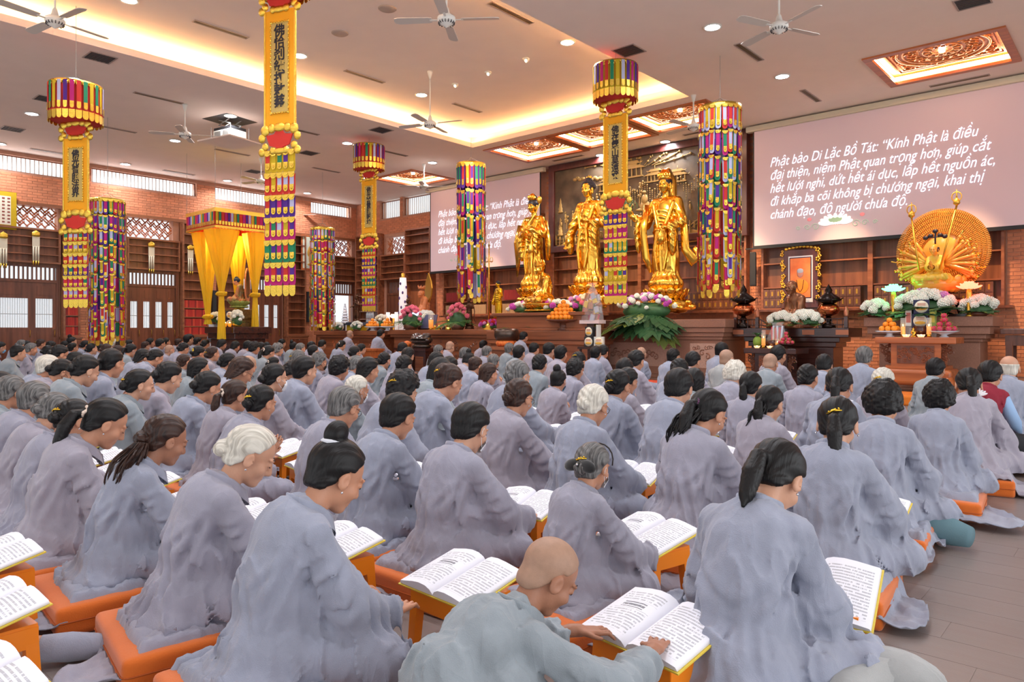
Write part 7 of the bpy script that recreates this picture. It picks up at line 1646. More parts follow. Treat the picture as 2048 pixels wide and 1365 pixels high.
# gift parcel, melon, cartons on the offering table
p = atz(1555, 690, 14.5, .83); r = empty('wrapped_gift', tuple(p), 0, 'cellophane-wrapped gift basket with red and silver packets on the offering table', 'gift basket'); MB().bb(-.16, .16, -.1, .1, 0, .16).obj('basket', mat('basket_yellow', (222, 206, 110), .6), r); m = MB()
for k in range(8): m.box((-.10 + .028 * k, 0, .28 + .02 * sin(k * 2)), (.035, .06, .30), mi=k % 3, rot=rotm(0, .12 * sin(k * 3)))
m.obj('foil_packets', [mat('packet_red', (206, 40, 60), .35), mat('packet_silver', (210, 214, 226), .25, metal=.6), mat('packet_tan', (190, 130, 90), .4)], r)['kind'] = 'stuff'; MB().lathe([(.20, 0), (.22, .2), (.10, .46), (.13, .52)], 8, sy=.7, smooth=False).obj('cellophane', mat('cellophane', (240, 244, 250), .08, alpha=.18), r)
p = atz(1515, 690, 14.45, .83); r = empty('green_melon', tuple(p), 0, 'pale green melon with a leafy top on the offering table', 'fruit'); MB().ball((0, 0, .12), (.09, .09, .12), 14, 9).obj('melon_skin', mat('melon_green', (136, 176, 70), .45), r); m = MB()
for k in range(7): a = k * .9; m.tube([(0, 0, .22), (.06 * cos(a), .06 * sin(a), .30), (.13 * cos(a), .13 * sin(a), .28 + .03 * (k % 2))], [.01, .03, .005], 5, flat=.3)
m.obj('leaves', LEAF, r)
# gift basket on the tiered altar right side + round-label tins on stand
p = atz(1185, 655, 13.6, 1.18); r = empty('wrapped_gift', tuple(p), 0, 'tall cellophane gift basket of red and yellow packets beside the central gold figure', 'gift basket'); MB().bb(-.27, .27, -.14, .14, .16, .24).obj('striped_tray', mat('tray_white', (226, 206, 206), .6), r); MB().bb(-.10, .10, -.08, .08, 0, .16).obj('stand', W_BLK, r); m = MB(); rs = random.Random(5)
for k in range(22): m.box((rs.uniform(-.18, .18), rs.uniform(-.08, .05), .30 + rs.uniform(0, .5)), (.10, .05, .14), mi=k % 4, rot=rotm(0, rs.uniform(-.4, .4)))
m.obj('packets', [mat('packet_red', ()), mat('packet_yellow', (236, 200, 60), .4), mat('packet_silver', ()), mat('packet_tan', ())], r)['kind'] = 'stuff'; m = MB(); m.lathe([(.30, .22), (.26, .6), (.10, .95), (.05, 1.0), (.14, 1.10)], 10, sy=.6, smooth=False); m.obj('cellophane', mat('cellophane', ()), r)
p = atz(1188, 700, 13.0, 0); zt = at(1188, 694, 13.0).z; r0 = empty('small_side_table', (p.x, 13.0, 0), 0, 'small black stand holding round-label boxes before the stone plinth', 'table'); MB().bb(-.30, .30, -.2, .2, zt - .05, zt).obj('table_top', W_BLK, r0)
for x in (-.25, .25):
    for y in (-.15, .15): MB().box((x, y, (zt - .05) / 2), (.04, .04, zt - .05)).obj('leg', W_BLK, r0)
wb = mat('box_black_white', (40, 40, 44), .5)
tin('black box with a round orange and cream label, lower left of the stack', (p.x - .12, 13.0, zt), R(8), .22, wb); tin('pale box with round orange label, lower right of the stack', (p.x + .14, 13.0, zt), R(20), .22, mat('box_pale', (214, 214, 206), .5)); tin('black box with round orange label, top of the small stack', (p.x - .10, 13.0, zt + .222), R(-6), .22, wb)
bx_ = MB().box((0, 0, .13), (.06, .1, .26)).obj('slim_box', mat('box_pale', ()), None, (p.x + .12, 13.0, zt + .222)); tag(bx_, 'slim pale carton standing beside the top round-label box', 'carton')
# tins near canopy
for i, (zz, l) in enumerate([(1.28, 'lower navy box with round label on the canopy altar'), (1.50, 'upper navy box with round label on the canopy altar')]): tin(l, (cx + .30, cy - .22, zz), R(60), .20)
for (k, (dx, l)) in enumerate([(.28, 'small orange oil lamp left, under the canopy'), (.52, 'small orange oil lamp right, under the canopy')]): r = empty('oil_lamp', (cx + dx, cy - .34, 1.28), 0, l, 'lamp'); MB().lathe([(.03, 0), (.05, .05), (.03, .10)], 12).obj('amber_glass', AMB, r); MB().ball((0, 0, .11), .018, 6, 5).obj('flame', FLAME, r)
for i, (u, Y, l) in enumerate([(668, 14.1, 'pair of round-label boxes leaning at the left end of the far side table, left one'), (683, 14.1, 'round-label box at the left end of the far side table, right one'), (733, 14.1, 'round-label box behind the oranges on the far side table')]): q = atz(u, 650, Y, 1.17); tin(l, q, R(30), .24, wb)
q = atz(740, 650, 14.35, 1.17)
r = empty('bottle_stack', tuple(q), 0, 'stack of clear and white bottles at the left of the wooden elephant', 'bottles')
for i in range(4):
    for j in range(3): MB().lathe([(.035, 0), (.035, .14), (.012, .17), (.012, .20)], 8, (-.15 + .1 * i, 0, .2 * j)).obj('bottle', mat('bottle_clear', (226, 232, 236), .2, alpha=.6), r)
# white pagoda lamp at the open doorway, tall white printed column
p = atz(806, 640, 14.35, 1.20); r = empty('printed_column_lamp', tuple(p), 0, 'tall white decorated column lamp with violet pattern and gold finial', 'lamp'); h = at(806, 556, 14.35).z - 1.20; MB().lathe([(.13, 0), (.12, h * .8), (.10, h)], 18).obj('white_shade', mat('shade_white', (240, 232, 232), .6, emit=.35), r); m = MB()
for k in range(24): a = k * 2.4; m.ball((.128 * cos(a), .128 * sin(a), h * (.08 + .035 * k)), (.03, .03, .05), 6, 4)
m.obj('violet_pattern', mat('violet', (96, 70, 130), .6), r)['kind'] = 'stuff'; MB().lathe([(.10, h), (.05, h + .05), (.06, h + .12), (.0, h + .16)], 12).obj('finial', GOLDS, r)
p = atz(690, 650, 14.5, 1.17); r = empty('white_pagoda_lamp', tuple(p), 0, 'small white pagoda ornament in front of the bright doorway', 'ornament'); m = MB()
for k in range(7): m.lathe([(.16 - .02 * k, .28 + .09 * k), (.10 - .012 * k, .33 + .09 * k), (.09 - .01 * k, .37 + .09 * k)], 8, smooth=False)
m.obj('tiers', PORC, r); MB().bb(-.16, .16, -.1, .1, 0, .28).obj('base', PORC, r)
for (u, l) in [(780, 'left white cylinder candle behind the elephant'), (797, 'right white cylinder candle behind the elephant')]: tag(MB().lathe([(.06, 0), (.06, .55), (0, .55)], 14).obj('white_candle', mat('wax_white', (250, 240, 232), .5, emit=.3), loc=atz(u - 4, 650, 14.4, 1.20)), l, 'candle')
r = empty('lotus_lamp', tuple(atz(787, 650, 14.4, 1.17)), 0, 'glowing pink lotus lamp at the left of the wooden elephant', 'lamp'); MB().lathe([(.05, 0), (.02, .03), (.03, .40)], 10).obj('gilt_stem', GOLDS, r); m = MB(); petals(m, (0, 0, .46), .05, 8, .07, .03, .3); petals(m, (0, 0, .44), .08, 8, .07, .03, .8); m.obj('glowing_petals', mat('lotus_led_p', (255, 170, 150), emit=2.5), r)
r = empty('blue_flower_lamp', tuple(atz(832, 650, 14.05, 1.20)), 0, 'glowing pale blue flower lamp before the wooden elephant', 'lamp'); MB().tube([(0, 0, 0), (0, 0, .38)], .012, 6).obj('stem', GOLDS, r); m = MB(); petals(m, (0, 0, .46), .06, 8, .07, .035, .9); m.obj('glowing_petals', mat('lotus_led_b', (160, 210, 255), emit=4), r)

# gongs, stands, long-handled canopy pole, lectern book, low tables
def bowl(lab, u, v, Y, k, z, m_, cush=None):
    p = atz(u, v, Y, z); r = empty('temple_gong', tuple(p), 0, lab, 'gong'); MB().lathe([(0, .02), (.5 * k, .02), (.86 * k, .16 * k), (1.0 * k, .5 * k), (.98 * k, .85 * k), (.90 * k, 1.05 * k), (.86 * k, 1.05 * k), (.9 * k, .8 * k), (.85 * k, .3 * k), (0, .15 * k)], 32).obj('bowl', m_, r)
    if cush: t = MB(); t.tube([(.62 * k * cos(a), .62 * k * sin(a), -.12 * k) for a in [j * pi / 14 for j in range(29)]], .26 * k, 10, cap=False); t.obj('ring_cushion', cush, r)
    return r
BRZ = mat('gong_bronze', (96, 82, 74), .3, metal=.85, var=.2, scale=6); RC = mat('cushion_brocade', (214, 70, 40), .7, rgb2=(222, 140, 60), var=.15, scale=18)
zg = at(1013, 700, 13.0).z
bowl('big dark bronze singing bowl on a red brocade ring cushion', 1013, 690, 13.0, .30, at(1013, 684, 13.0).z, BRZ, RC)
r = empty('gong_table', (at(1013, 700, 13.0).x, 13.0, 0), 0, 'low reddish table under the big bronze bowl', 'table'); hh_ = at(1013, 684, 13.0).z - .30 * .38; MB().bb(-.45, .45, -.35, .35, hh_ - .08, hh_).obj('table_top', W_MID, r); MB().bb(-.40, .40, -.30, .30, hh_ - .25, hh_ - .08).obj('apron', W_MID, r)
for x in (-.36, .36):
    for y in (-.26, .26): MB().box((x, y, (hh_ - .2) / 2), (.07, .07, hh_ - .2)).obj('leg', W_MID, r)
p = at(843, 700, 13.0); r = empty('wooden_fish_drum', (p.x, 13.0, at(843, 692, 13.0).z), 0, 'glossy dark wooden fish drum before the long altar table', 'drum')
def fish(P):
    d = s_ell(P, (0, 0, .16), (.36, .26, .15)); d = smax(d, -s_box(P, (0, -.2, .16), (.30, .12, .018), .01), .02)
    for sx in (-1, 1): d = smin(d, s_ell(P, (sx * .20, 0, .28), (.14, .12, .07)), .05)
    d = smax(d, -s_cap(P, (0, -.3, .34), (0, .3, .34), .07), .04); return d
sdf_obj('carved_drum', fish, (-.42, -.32, -.02), (.42, .32, .4), .014, mat('lacquer_dark', (52, 38, 32), .15, coat=.8), r); MB().lathe([(.26, -.06), (.32, 0), (.20, .06)], 20, sy=.8).obj('ring_stand', MATS['lacquer_dark'], r)
hz2 = at(843, 692, 13.0).z - .06; r = empty('drum_table', (p.x, 13.0, 0), 0, 'black lacquered low table under the wooden fish drum', 'table'); MB().bb(-.75, .55, -.35, .35, hz2 - .07, hz2).obj('table_top', W_BLK, r); MB().bb(-.70, .50, -.30, .30, hz2 - .22, hz2 - .07).obj('apron', W_BLK, r)
for x in (-.66, .46):
    for y in (-.26, .26): MB().box((x, y, (hz2 - .2) / 2), (.09, .09, hz2 - .2)).obj('leg', W_BLK, r)
tag(MB().ball((0, 0, .09), (.12, .12, .10), 12, 8, ).obj('red_drum_cushion', RC, loc=(p.x - .60, 13.0, hz2)), 'small round red brocade cushion left of the wooden fish drum', 'cushion')
p = atz(978, 655, 13.95, 1.20); r = empty('temple_bell_pole', tuple(p), 0, 'tall brass pole with rings on a stepped foot, left of the slim Buddha', 'pole'); h = at(978, 492, 13.95).z - 1.20; m = MB(); m.lathe([(.18, 0), (.18, .03), (.10, .06), (.10, .12), (.05, .16), (.04, .24)], 12, smooth=False); m.obj('stepped_foot', GOLDS, r); MB().tube([(0, 0, .2), (0, 0, h)], [.025, .016], 8).obj('shaft', BRS, r); m = MB(); m.tube([(-.14, 0, h - .42), (.14, 0, h - .42)], .012, 6); m.tube([(0, 0, h), (0, 0, h + .12)], [.025, .004], 6)
for sx in (-1, 1): m.tube([(sx * (.09 + .05 * cos(a)), 0, h - .38 + .07 * sin(a)) for a in [j * pi / 6 for j in range(13)]], .007, 5)
m.obj('cross_arm_rings', BRS, r)
def openbook(r, w, d, m_):
    for sx in (-1, 1):
        b = MB(); b.grid(lambda i, j: (sx * (i * w), (j - .5) * d, .012 + .03 * sin(min(1, i * 1.3) * pi) * (1 - .4 * i)), 12, 4); b.obj('page_block', m_, r)
PG = mat('page_plain', (236, 236, 244), .8)
p = at(1030, 655, 13.85); r = empty('sutra_on_stand', (p.x, 13.85, at(1030, 655, 13.85).z), 0, 'big white open book on a slanted black stand beside the bronze bowl', 'book'); o = MB().bb(-.30, .30, -.18, .18, -.02, 0).obj('stand_plate', BLACKM, r); o.rotation_euler = (R(50), 0, R(-10))
for sx in (-1, 1): o = MB().bb(min(0, sx * .27), max(0, sx * .27), -.17, .17, .0, .02).obj('page_block', PG, r); o.rotation_euler = (R(50), 0, R(-10))
MB().tube([(0, .02, -.02), (0, .06, 1.2 - p.z)], .015, 6).obj('stand_post', BLACKM, r)
p = atz(852, 655, 14.15, 1.20)
r = empty('music_stand', tuple(p), 0, 'dark folding stand with open pages behind the amber candle', 'stand'); 
for sx in (-1, 1): o = MB().bb(min(0, sx * .32), max(0, sx * .32), -.01, .01, .04, .46).obj('stand_wing', mat('slate_purple', (84, 74, 96), .6), r); o.rotation_euler = (R(-18), 0, sx * .2)
for (u, l) in [(897, 'gilt small pagoda ornament on the long altar table'), (870, 'short brass incense holder, first beside the amber candle'), (878, 'short brass incense holder, second beside the amber candle'), (888, 'black tiered censer on the long altar table')]:
    k = .9 if 'pagoda' in l else .32; o = MB().lathe([(.10, 0), (.10, .04), (.06, .08), (.07, .16), (.04, .22), (.05, .28), (.02, .36), (.01, .5)], 12, smooth=False).obj('altar_ornament', W_BLK if 'black' in l else BRS, loc=atz(u, 655, 14.0, 1.20)); o.scale = (1, 1, k * 1.0); tag(o, l, 'ornament')
# kneeling desks (orange/yellow covered) in front
for (u, v, w, d_, hgt, m_, lab) in [(735, 712, .9, .5, .42, W_ORG, 'orange-brown carved low desk behind the standing monk'), (1283, 0, 3.6, .6, .10, None, 'orange-red carpeted step in front of the stone plinth')]:
    if m_ is None: bevel(tag(MB().bb(-9.9, -6.9, 12.9, 13.6, 0, .12).obj('carpeted_step', mat('carpet_red', (222, 84, 50), .9)), lab, 'step'), .02)
    else:
        q = at(u, v, 12.4); r = empty('low_desk', (q.x, 12.4, 0), 0, lab, 'desk'); MB().bb(-w / 2, w / 2, -d_ / 2, d_ / 2, hgt + .2, hgt + .26).obj('desk_top', m_, r); MB().bb(-w / 2 + .03, w / 2 - .03, -d_ / 2 + .03, d_ / 2 - .03, hgt, hgt + .2).obj('apron', m_, r)
        for x in (-w / 2 + .06, w / 2 - .06):
            for y in (-d_ / 2 + .06, d_ / 2 - .06): MB().box((x, y, hgt / 2), (.07, .07, hgt)).obj('leg', m_, r)
bevel(tag(MB().bb(-3.95, -2.4, 12.6, 13.5, 0, .16).obj('orange_bench_pad', mat('pad_orange', (226, 122, 30), .8)), 'low orange padded platform in front of the carved incense table', 'platform'), .03)
# ================================================================== CUSHIONS, STOOLS, BOOKS
CUSH = mat('cushion_orange', (214, 106, 26), 0.85, var=0.05, scale=5, bump=0.2, bscale=240, sheen=.3); STOOL = mat('plastic_orange', (250, 140, 16), 0.35, coat=.2); COVER = mat('book_cover_yellow', (226, 200, 70), .5)
def printed(name):
    m = mat(name, (238, 239, 248), 0.75); nt = m.node_tree; bs = nt.nodes['Principled BSDF']; N, Lk = nt.nodes.new, nt.links.new
    tc = N('ShaderNodeTexCoord'); sp = N('ShaderNodeSeparateXYZ'); Lk(tc.outputs['Object'], sp.inputs[0])
    def mth(op, a, b=None):
        n = N('ShaderNodeMath'); n.operation = op
        for k, v in enumerate((a, b)):
            if v is None: continue
            if isinstance(v, (int, float)): n.inputs[k].default_value = v
            else: Lk(v, n.inputs[k])
        return n.outputs[0]
    x, y = sp.outputs[0], sp.outputs[1]; ly = mth('MULTIPLY', y, 1 / .0135); fl_ = mth('FLOOR', ly); fr = mth('FRACT', ly)
    ax = mth('ABSOLUTE', x); inm = mth('MULTIPLY', mth('MULTIPLY', mth('GREATER_THAN', ax, .022), mth('LESS_THAN', ax, .172)), mth('LESS_THAN', mth('ABSOLUTE', y), .112))
    band = mth('MULTIPLY', mth('GREATER_THAN', fr, .30), mth('LESS_THAN', fr, .78))
    cv = N('ShaderNodeCombineXYZ'); Lk(x, cv.inputs[0]); Lk(mth('MULTIPLY', fl_, 7.31), cv.inputs[1])
    def nz(sc, th):
        v = N('ShaderNodeVectorMath'); v.operation = 'MULTIPLY'; v.inputs[1].default_value = (sc, 1, 1); Lk(cv.outputs[0], v.inputs[0]); n = N('ShaderNodeTexNoise'); n.inputs['Scale'].default_value = 1; n.inputs['Detail'].default_value = 1; Lk(v.outputs[0], n.inputs['Vector']); return mth('GREATER_THAN', n.outputs['Fac'], th)
    ink = mth('MULTIPLY', mth('MULTIPLY', band, inm), mth('MULTIPLY', nz(75, .40), nz(420, .38)))
    # heading in bold on the left page
    hd = mth('MULTIPLY', mth('MULTIPLY', mth('LESS_THAN', mth('ABSOLUTE', mth('ADD', x, .097)), .045), mth('LESS_THAN', mth('ABSOLUTE', mth('ADD', y, -.028)), .016)), mth('MULTIPLY', mth('GREATER_THAN', mth('FRACT', mth('MULTIPLY', y, 62)), .35), nz(300, .36)))
    clear = mth('MULTIPLY', mth('LESS_THAN', x, 0), mth('LESS_THAN', mth('ABSOLUTE', mth('ADD', y, -.028)), .022)); ink = mth('MULTIPLY', ink, mth('SUBTRACT', 1, clear)); ink = mth('MULTIPLY', mth('MAXIMUM', mth('MULTIPLY', ink, .42), mth('MULTIPLY', hd, .75)), 1.0)
    mx = N('ShaderNodeMix'); mx.data_type = 'RGBA'; Lk(ink, mx.inputs[0]); mx.inputs[6].default_value = lin((238, 239, 248)); mx.inputs[7].default_value = lin((50, 50, 66)); Lk(mx.outputs[2], bs.inputs['Base Color']); return m
PAGE = printed('printed_page')
def mk_book():
    out = []
    for sx in (-1, 1):
        prof = [(0, .004), (.012, .020), (.035, .031), (.07, .034), (.11, .029), (.15, .020), (.184, .013), (.190, .001), (.10, 0), (0, 0)]
        if sx > 0: prof = [(x, z * .92) for x, z in prof]
        m = MB(); n = len(prof); V = [(sx * x, y, z) for y in (-.135, .135) for x, z in prof]; F = [(i, (i + 1) % n, n + (i + 1) % n, n + i) if sx > 0 else (i, n + i, n + (i + 1) % n, (i + 1) % n) for i in range(n)]
        m.add(V, F, 0, True); m.add([V[i] for i in range(n)], [tuple(range(n))[::-1] if sx > 0 else tuple(range(n))], 0); m.add([V[n + i] for i in range(n)], [tuple(range(n)) if sx > 0 else tuple(range(n))[::-1]], 0)
        me = m.mesh('page_block'); me.materials.append(PAGE); out.append(me)
    m = MB(); m.box((-.098, 0, -.003), (.196, .28, .004)); m.box((.098, 0, -.003), (.196, .28, .004)); me = m.mesh('cover'); me.materials.append(COVER); out.append(me); return out
BK = mk_book()
def book(loc, rz, lab, tilt=R(13), grp=None, s=1.0):
    r = empty('open_book', tuple(loc), rz, lab, 'book', grp, s); r.rotation_euler = (tilt, 0, rz)
    for me in BK: put(me, me.name.split('.')[0], r)
    return r
def mk_stool():
    m = MB(); m.bb(-.15, .15, -.11, .11, .235, .25); b1 = m.mesh('top'); m = MB()
    for (a, b, c, d) in [(-.15, .15, -.112, -.104), (-.15, .15, .104, .112), (-.152, -.144, -.11, .11), (.144, .152, -.11, .11)]: m.bb(a, b, c, d, .175, .24)
    b2 = m.mesh('apron'); m = MB(); V = [(-.028, -.028, .24), (.012, -.028, .24), (.012, .012, .24), (-.028, .012, .24)]
    m.add([(-.022 + x * .8, -.022 + y * .8, 0) for x, y in [(-.022, -.022), (.02, -.022), (.02, .02), (-.022, .02)]] + V, [(0, 3, 2, 1), (4, 5, 6, 7), (0, 1, 5, 4), (1, 2, 6, 5), (2, 3, 7, 6), (3, 0, 4, 7)]); b3 = m.mesh('leg')
    for b in (b1, b2, b3): b.materials.append(STOOL)
    return b1, b2, b3
ST = mk_stool()
def stool(loc, rz, lab, grp=None):
    r = empty('plastic_stool', tuple(loc), rz, lab, 'stool', grp); o = put(ST[0], 'top', r); put(ST[1], 'apron', r)
    for sx in (-1, 1):
        for sy in (-1, 1): o = put(ST[2], 'leg', r, (sx * .122, sy * .082, 0)); o.scale = (-sx, -sy, 1)
    return r
def mk_cushion():
    bm = bmesh.new(); bmesh.ops.create_cube(bm, size=1); 
    for v in bm.verts: v.co.x *= .54; v.co.y *= .54; v.co.z = v.co.z * .12 + .06
    bmesh.ops.bevel(bm, geom=bm.edges[:], offset=.028, segments=4, profile=.6, affect='EDGES'); bmesh.ops.subdivide_edges(bm, edges=[e for e in bm.edges if e.calc_length() > .3], cuts=6, use_grid_fill=True)
    for v in bm.verts:
        x, y = v.co.x / .27, v.co.y / .27; v.co.z += .010 * (v.co.z > .08) * (1 - x * x) * (1 - y * y)
        if abs(v.co.z - .06) < .02: pass
    for f in bm.faces: f.smooth = True
    me = bpy.data.meshes.new('pad'); bm.to_mesh(me); bm.free(); me.materials.append(CUSH)
    m = MB(); q = .2705; c = .026; pts = []
    for (sx, sy) in [(1, 1), (-1, 1), (-1, -1), (1, -1)]:
        for k in range(5): a = atan2(sy, sx) - pi / 4 + k * pi / 8; pts.append((sx * (q - c) + c * cos(a), sy * (q - c) + c * sin(a), .062))
    pts.append(pts[0]); m.tube(pts, .0035, 5, cap=False); pm = m.mesh('seam_piping'); pm.materials.append(mat('piping_dark_orange', (176, 84, 26), .8)); return me, pm
CU = mk_cushion()
def cushion(loc, rz, lab, grp=None, s=1.0):
    r = empty('floor_cushion', tuple(loc), rz, lab, 'cushion', grp, s); put(CU[0], 'pad', r); put(CU[1], 'seam_piping', r); return r
PEOPLE = [
 (-3.93,1.36,0.83,'P','k','s',215), (-4.49,1.39,0.79,'N','k','c',150), (-3.37,1.42,0.79,'P','b','-',335), (-2.04,1.42,0.81,'T','k','w',676), (-2.66,1.45,0.8,'N','w','-',502), (-5.06,1.46,0.79,'N','g','-',112),
 (-6.2,1.51,0.85,'N','g','m',25), (-5.63,1.51,0.83,'S','g','-',74), (-6.76,1.57,0.85,'S','k','-',0), (-1.25,1.57,0.62,'X','g','-',1098), (-5.98,2.32,0.87,'N','k','c',283), (-7.32,2.36,0.94,'N','k','-',173),
 (-0.94,2.4,0.8,'P','k','-',1553), (-4.38,2.46,0.82,'N','k','c',525), (-8.41,2.49,0.87,'N','k','D',126), (-2.47,2.49,0.82,'S','k','m',944), (-1.75,2.49,0.71,'N','g','c',1188), (-8.92,2.51,0.9,'S','w','g',97),
 (-3.04,2.51,0.83,'S','k','-',797), (-4.95,2.58,0.82,'P','b','s',472), (-3.64,2.59,0.83,'S','g','g',690), (-5.53,2.65,0.85,'N','k','-',418), (-6.33,2.69,0.9,'N','k','-',340), (-7.71,2.72,0.99,'P','k','-',224),
 (-3.92,3.28,0.88,'C','k','c',808), (-5.7,3.33,0.89,'N','k','m',552), (-14.18,3.55,0.92,'S','k','-',38), (-12.09,3.55,0.95,'N','k','g',121), (-11.4,3.55,0.87,'N','k','-',153), (-7.6,3.55,0.88,'B','k','-',400),
 (-6.7,3.55,0.9,'L','b','g',484), (-4.82,3.55,0.81,'N','w','m',716), (-3.08,3.55,0.86,'N','b','g',1040), (-2.49,3.55,0.85,'N','w','g',1189), (-1.75,3.55,0.86,'P','k','u',1418), (-1.1,3.55,0.86,'P','k','c',1677),
 (-5.94,3.78,0.93,'S','k','-',611), (-4.05,3.84,0.91,'N','b','c',898), (-2.47,4.55,0.9,'S','k','-',1358), (-11.27,4.59,0.88,'N','k','-',312), (-19.77,4.6,0.9,'N','k','M',2), (-17.45,4.6,0.9,'S','g','-',64),
 (-16.35,4.6,0.87,'N','k','-',98), (-10.32,4.6,0.84,'N','b','-',370), (-9.03,4.6,0.88,'N','k','-',458), (-8.51,4.6,0.85,'X','g','-',498), (-7.5,4.6,0.8,'C','k','-',585), (-6.56,4.6,0.89,'C','k','g',680),
 (-6.05,4.6,0.89,'L','k','-',738), (-4.96,4.6,0.91,'B','k','-',882), (-4.0,4.6,0.92,'N','g','M',1037), (-1.84,4.6,0.82,'P','k','-',1540), (-1.17,4.6,0.87,'C','k','-',1768), (-11.79,4.61,0.87,'L','k','-',287),
 (-3.03,4.65,0.88,'N','k','c',1237), (-21.4,5.43,0.92,'N','g','-',45), (-21.4,5.54,0.91,'N','k','-',55), (-2.39,5.59,0.85,'P','k','-',1503), (-11.6,5.64,0.91,'N','b','c',426), (-19.89,5.65,0.9,'S','k','-',103),
 (-18.35,5.65,0.89,'P','k','-',147), (-17.15,5.65,0.89,'N','k','-',185), (-16.31,5.65,0.89,'N','b','-',214), (-15.69,5.65,0.86,'N','b','-',237), (-15.03,5.65,0.9,'P','k','M',263), (-9.72,5.65,0.78,'N','k','s',548),
 (-9.05,5.65,0.89,'B','g','c',598), (-8.53,5.65,0.86,'C','g','D',640), (-7.69,5.65,0.84,'S','g','-',714), (-6.74,5.65,0.87,'N','k','-',809), (-5.94,5.65,0.88,'S','k','-',901), (-5.33,5.65,0.82,'L','b','-',979),
 (-4.39,5.65,0.79,'T','k','M',1117), (-3.58,5.65,0.83,'S','k','-',1256), (-1.74,5.65,0.89,'P','k','-',1678), (-1.08,5.65,0.83,'C','k','-',1878), (-12.15,5.66,0.9,'N','k','y',399), (-2.95,5.71,0.85,'B','k','M',1388),
 (-21.4,5.85,0.94,'N','b','c',83), (-21.4,6.41,0.88,'S','k','-',132), (-21.4,6.56,0.99,'T','k','-',144), (-20.81,6.7,0.9,'N','k','-',172), (-19.82,6.7,0.83,'S','k','-',200), (-18.42,6.7,0.95,'S','b','-',243),
 (-15.74,6.7,0.86,'X','g','-',340), (-15.07,6.7,0.91,'N','k','-',368), (-11.69,6.7,0.9,'P','k','s',538), (-8.44,6.7,0.85,'N','k','M',770), (-7.31,6.7,0.87,'B','k','-',874), (-6.56,6.7,0.83,'N','b','-',952),
 (-5.49,6.7,0.89,'N','k','-',1079), (-4.95,6.7,0.84,'C','k','-',1152), (-4.29,6.7,0.87,'S','k','-',1250), (-3.63,6.7,0.88,'N','k','-',1358), (-3.03,6.7,0.86,'C','w','-',1470), (-2.33,6.7,0.87,'N','k','-',1617),
 (-1.7,6.7,0.86,'N','w','c',1767), (-1.08,6.7,0.87,'P','k','-',1936), (-21.4,7.62,0.92,'S','w','-',230), (-20.85,7.8,0.91,'S','k','-',260), (-19.79,7.8,0.87,'S','b','-',292), (-18.86,7.8,0.95,'S','k','-',322),
 (-14.18,7.8,0.92,'C','k','-',510), (-13.25,7.8,0.9,'C','g','-',557), (-11.97,7.8,0.89,'S','k','-',628), (-10.66,7.8,0.89,'N','k','g',711), (-9.2,7.8,0.88,'B','k','-',817), (-7.79,7.8,0.83,'T','k','-',938),
 (-7.27,7.8,0.82,'S','g','-',988), (-5.72,7.8,0.88,'N','k','c',1157), (-4.82,7.8,0.92,'S','k','-',1273), (-1.09,7.8,0.89,'S','k','V',1979), (-21.4,8.57,0.94,'S','k','-',302), (-4.5,8.68,0.89,'S','k','-',1386),
 (-18.71,8.9,0.92,'N','k','-',412), (-17.81,8.9,0.93,'B','k','-',445), (-17.11,8.9,0.89,'B','k','-',472), (-16.49,8.9,0.91,'S','k','-',497), (-15.87,8.9,0.88,'S','k','-',523), (-14.17,8.9,0.88,'S','g','-',602),
 (-8.97,8.9,0.87,'S','g','-',931), (-7.72,8.9,0.93,'S','k','-',1039), (-6.86,8.9,0.94,'S','k','-',1123), (-3.56,8.9,0.88,'X','g','-',1541), (-2.91,8.9,0.88,'S','k','-',1648), (-1.74,8.9,0.87,'S','k','-',1872),
 (-1.08,8.9,0.92,'K','w','-',2018), (-21.4,9.01,0.95,'S','k','-',333), (-19.98,9.02,1.05,'S','k','-',378), (-4.24,9.13,0.92,'X','g','-',1454), (-21.4,9.37,0.92,'S','b','-',358), (-20.29,9.42,0.96,'S','k','-',396),
 (-20.96,9.49,1.04,'S','k','-',380), (-18.86,10.0,0.87,'S','b','-',485), (-17.55,10.0,0.85,'S','k','-',534), (-16.25,10.0,0.88,'T','k','-',588), (-15.44,10.0,0.89,'S','k','-',624), (-13.42,10.0,0.86,'S','k','g',724),
 (-11.98,10.0,0.9,'S','k','-',806), (-10.85,10.0,0.87,'S','g','g',878), (-9.49,10.0,0.87,'S','g','g',975), (-7.97,10.0,0.95,'S','k','-',1099), (-6.97,10.0,0.91,'S','k','-',1192), (-5.51,10.0,0.89,'S','k','-',1348),
 (-3.88,10.0,0.96,'S','k','g',1558), (-2.77,10.0,0.96,'S','g','-',1728), (-21.4,10.38,1.03,'H','g','-',425), (-21.4,10.87,0.92,'S','k','-',456), (-20.24,11.1,0.91,'S','k','-',508), (-16.63,11.1,0.9,'S','k','-',645),
 (-15.75,11.1,0.9,'P','k','s',684), (-11.67,11.1,0.92,'X','g','-',901), (-9.89,11.1,0.91,'S','g','-',1020), (-9.23,11.1,0.92,'S','k','-',1069), (-7.57,11.1,0.89,'S','k','-',1207), (-6.76,11.1,0.88,'X','g','-',1283),
 (-5.24,11.1,0.97,'S','k','-',1444), (-18.94,11.28,0.91,'S','k','-',565), (-17.95,13.3,1.17,'X','g','-',720), (-16.47,13.3,1.19,'S','k','-',782), (-12.74,13.3,0.91,'S','k','-',968), (-11.09,13.3,1.13,'S','k','-',1067),
]
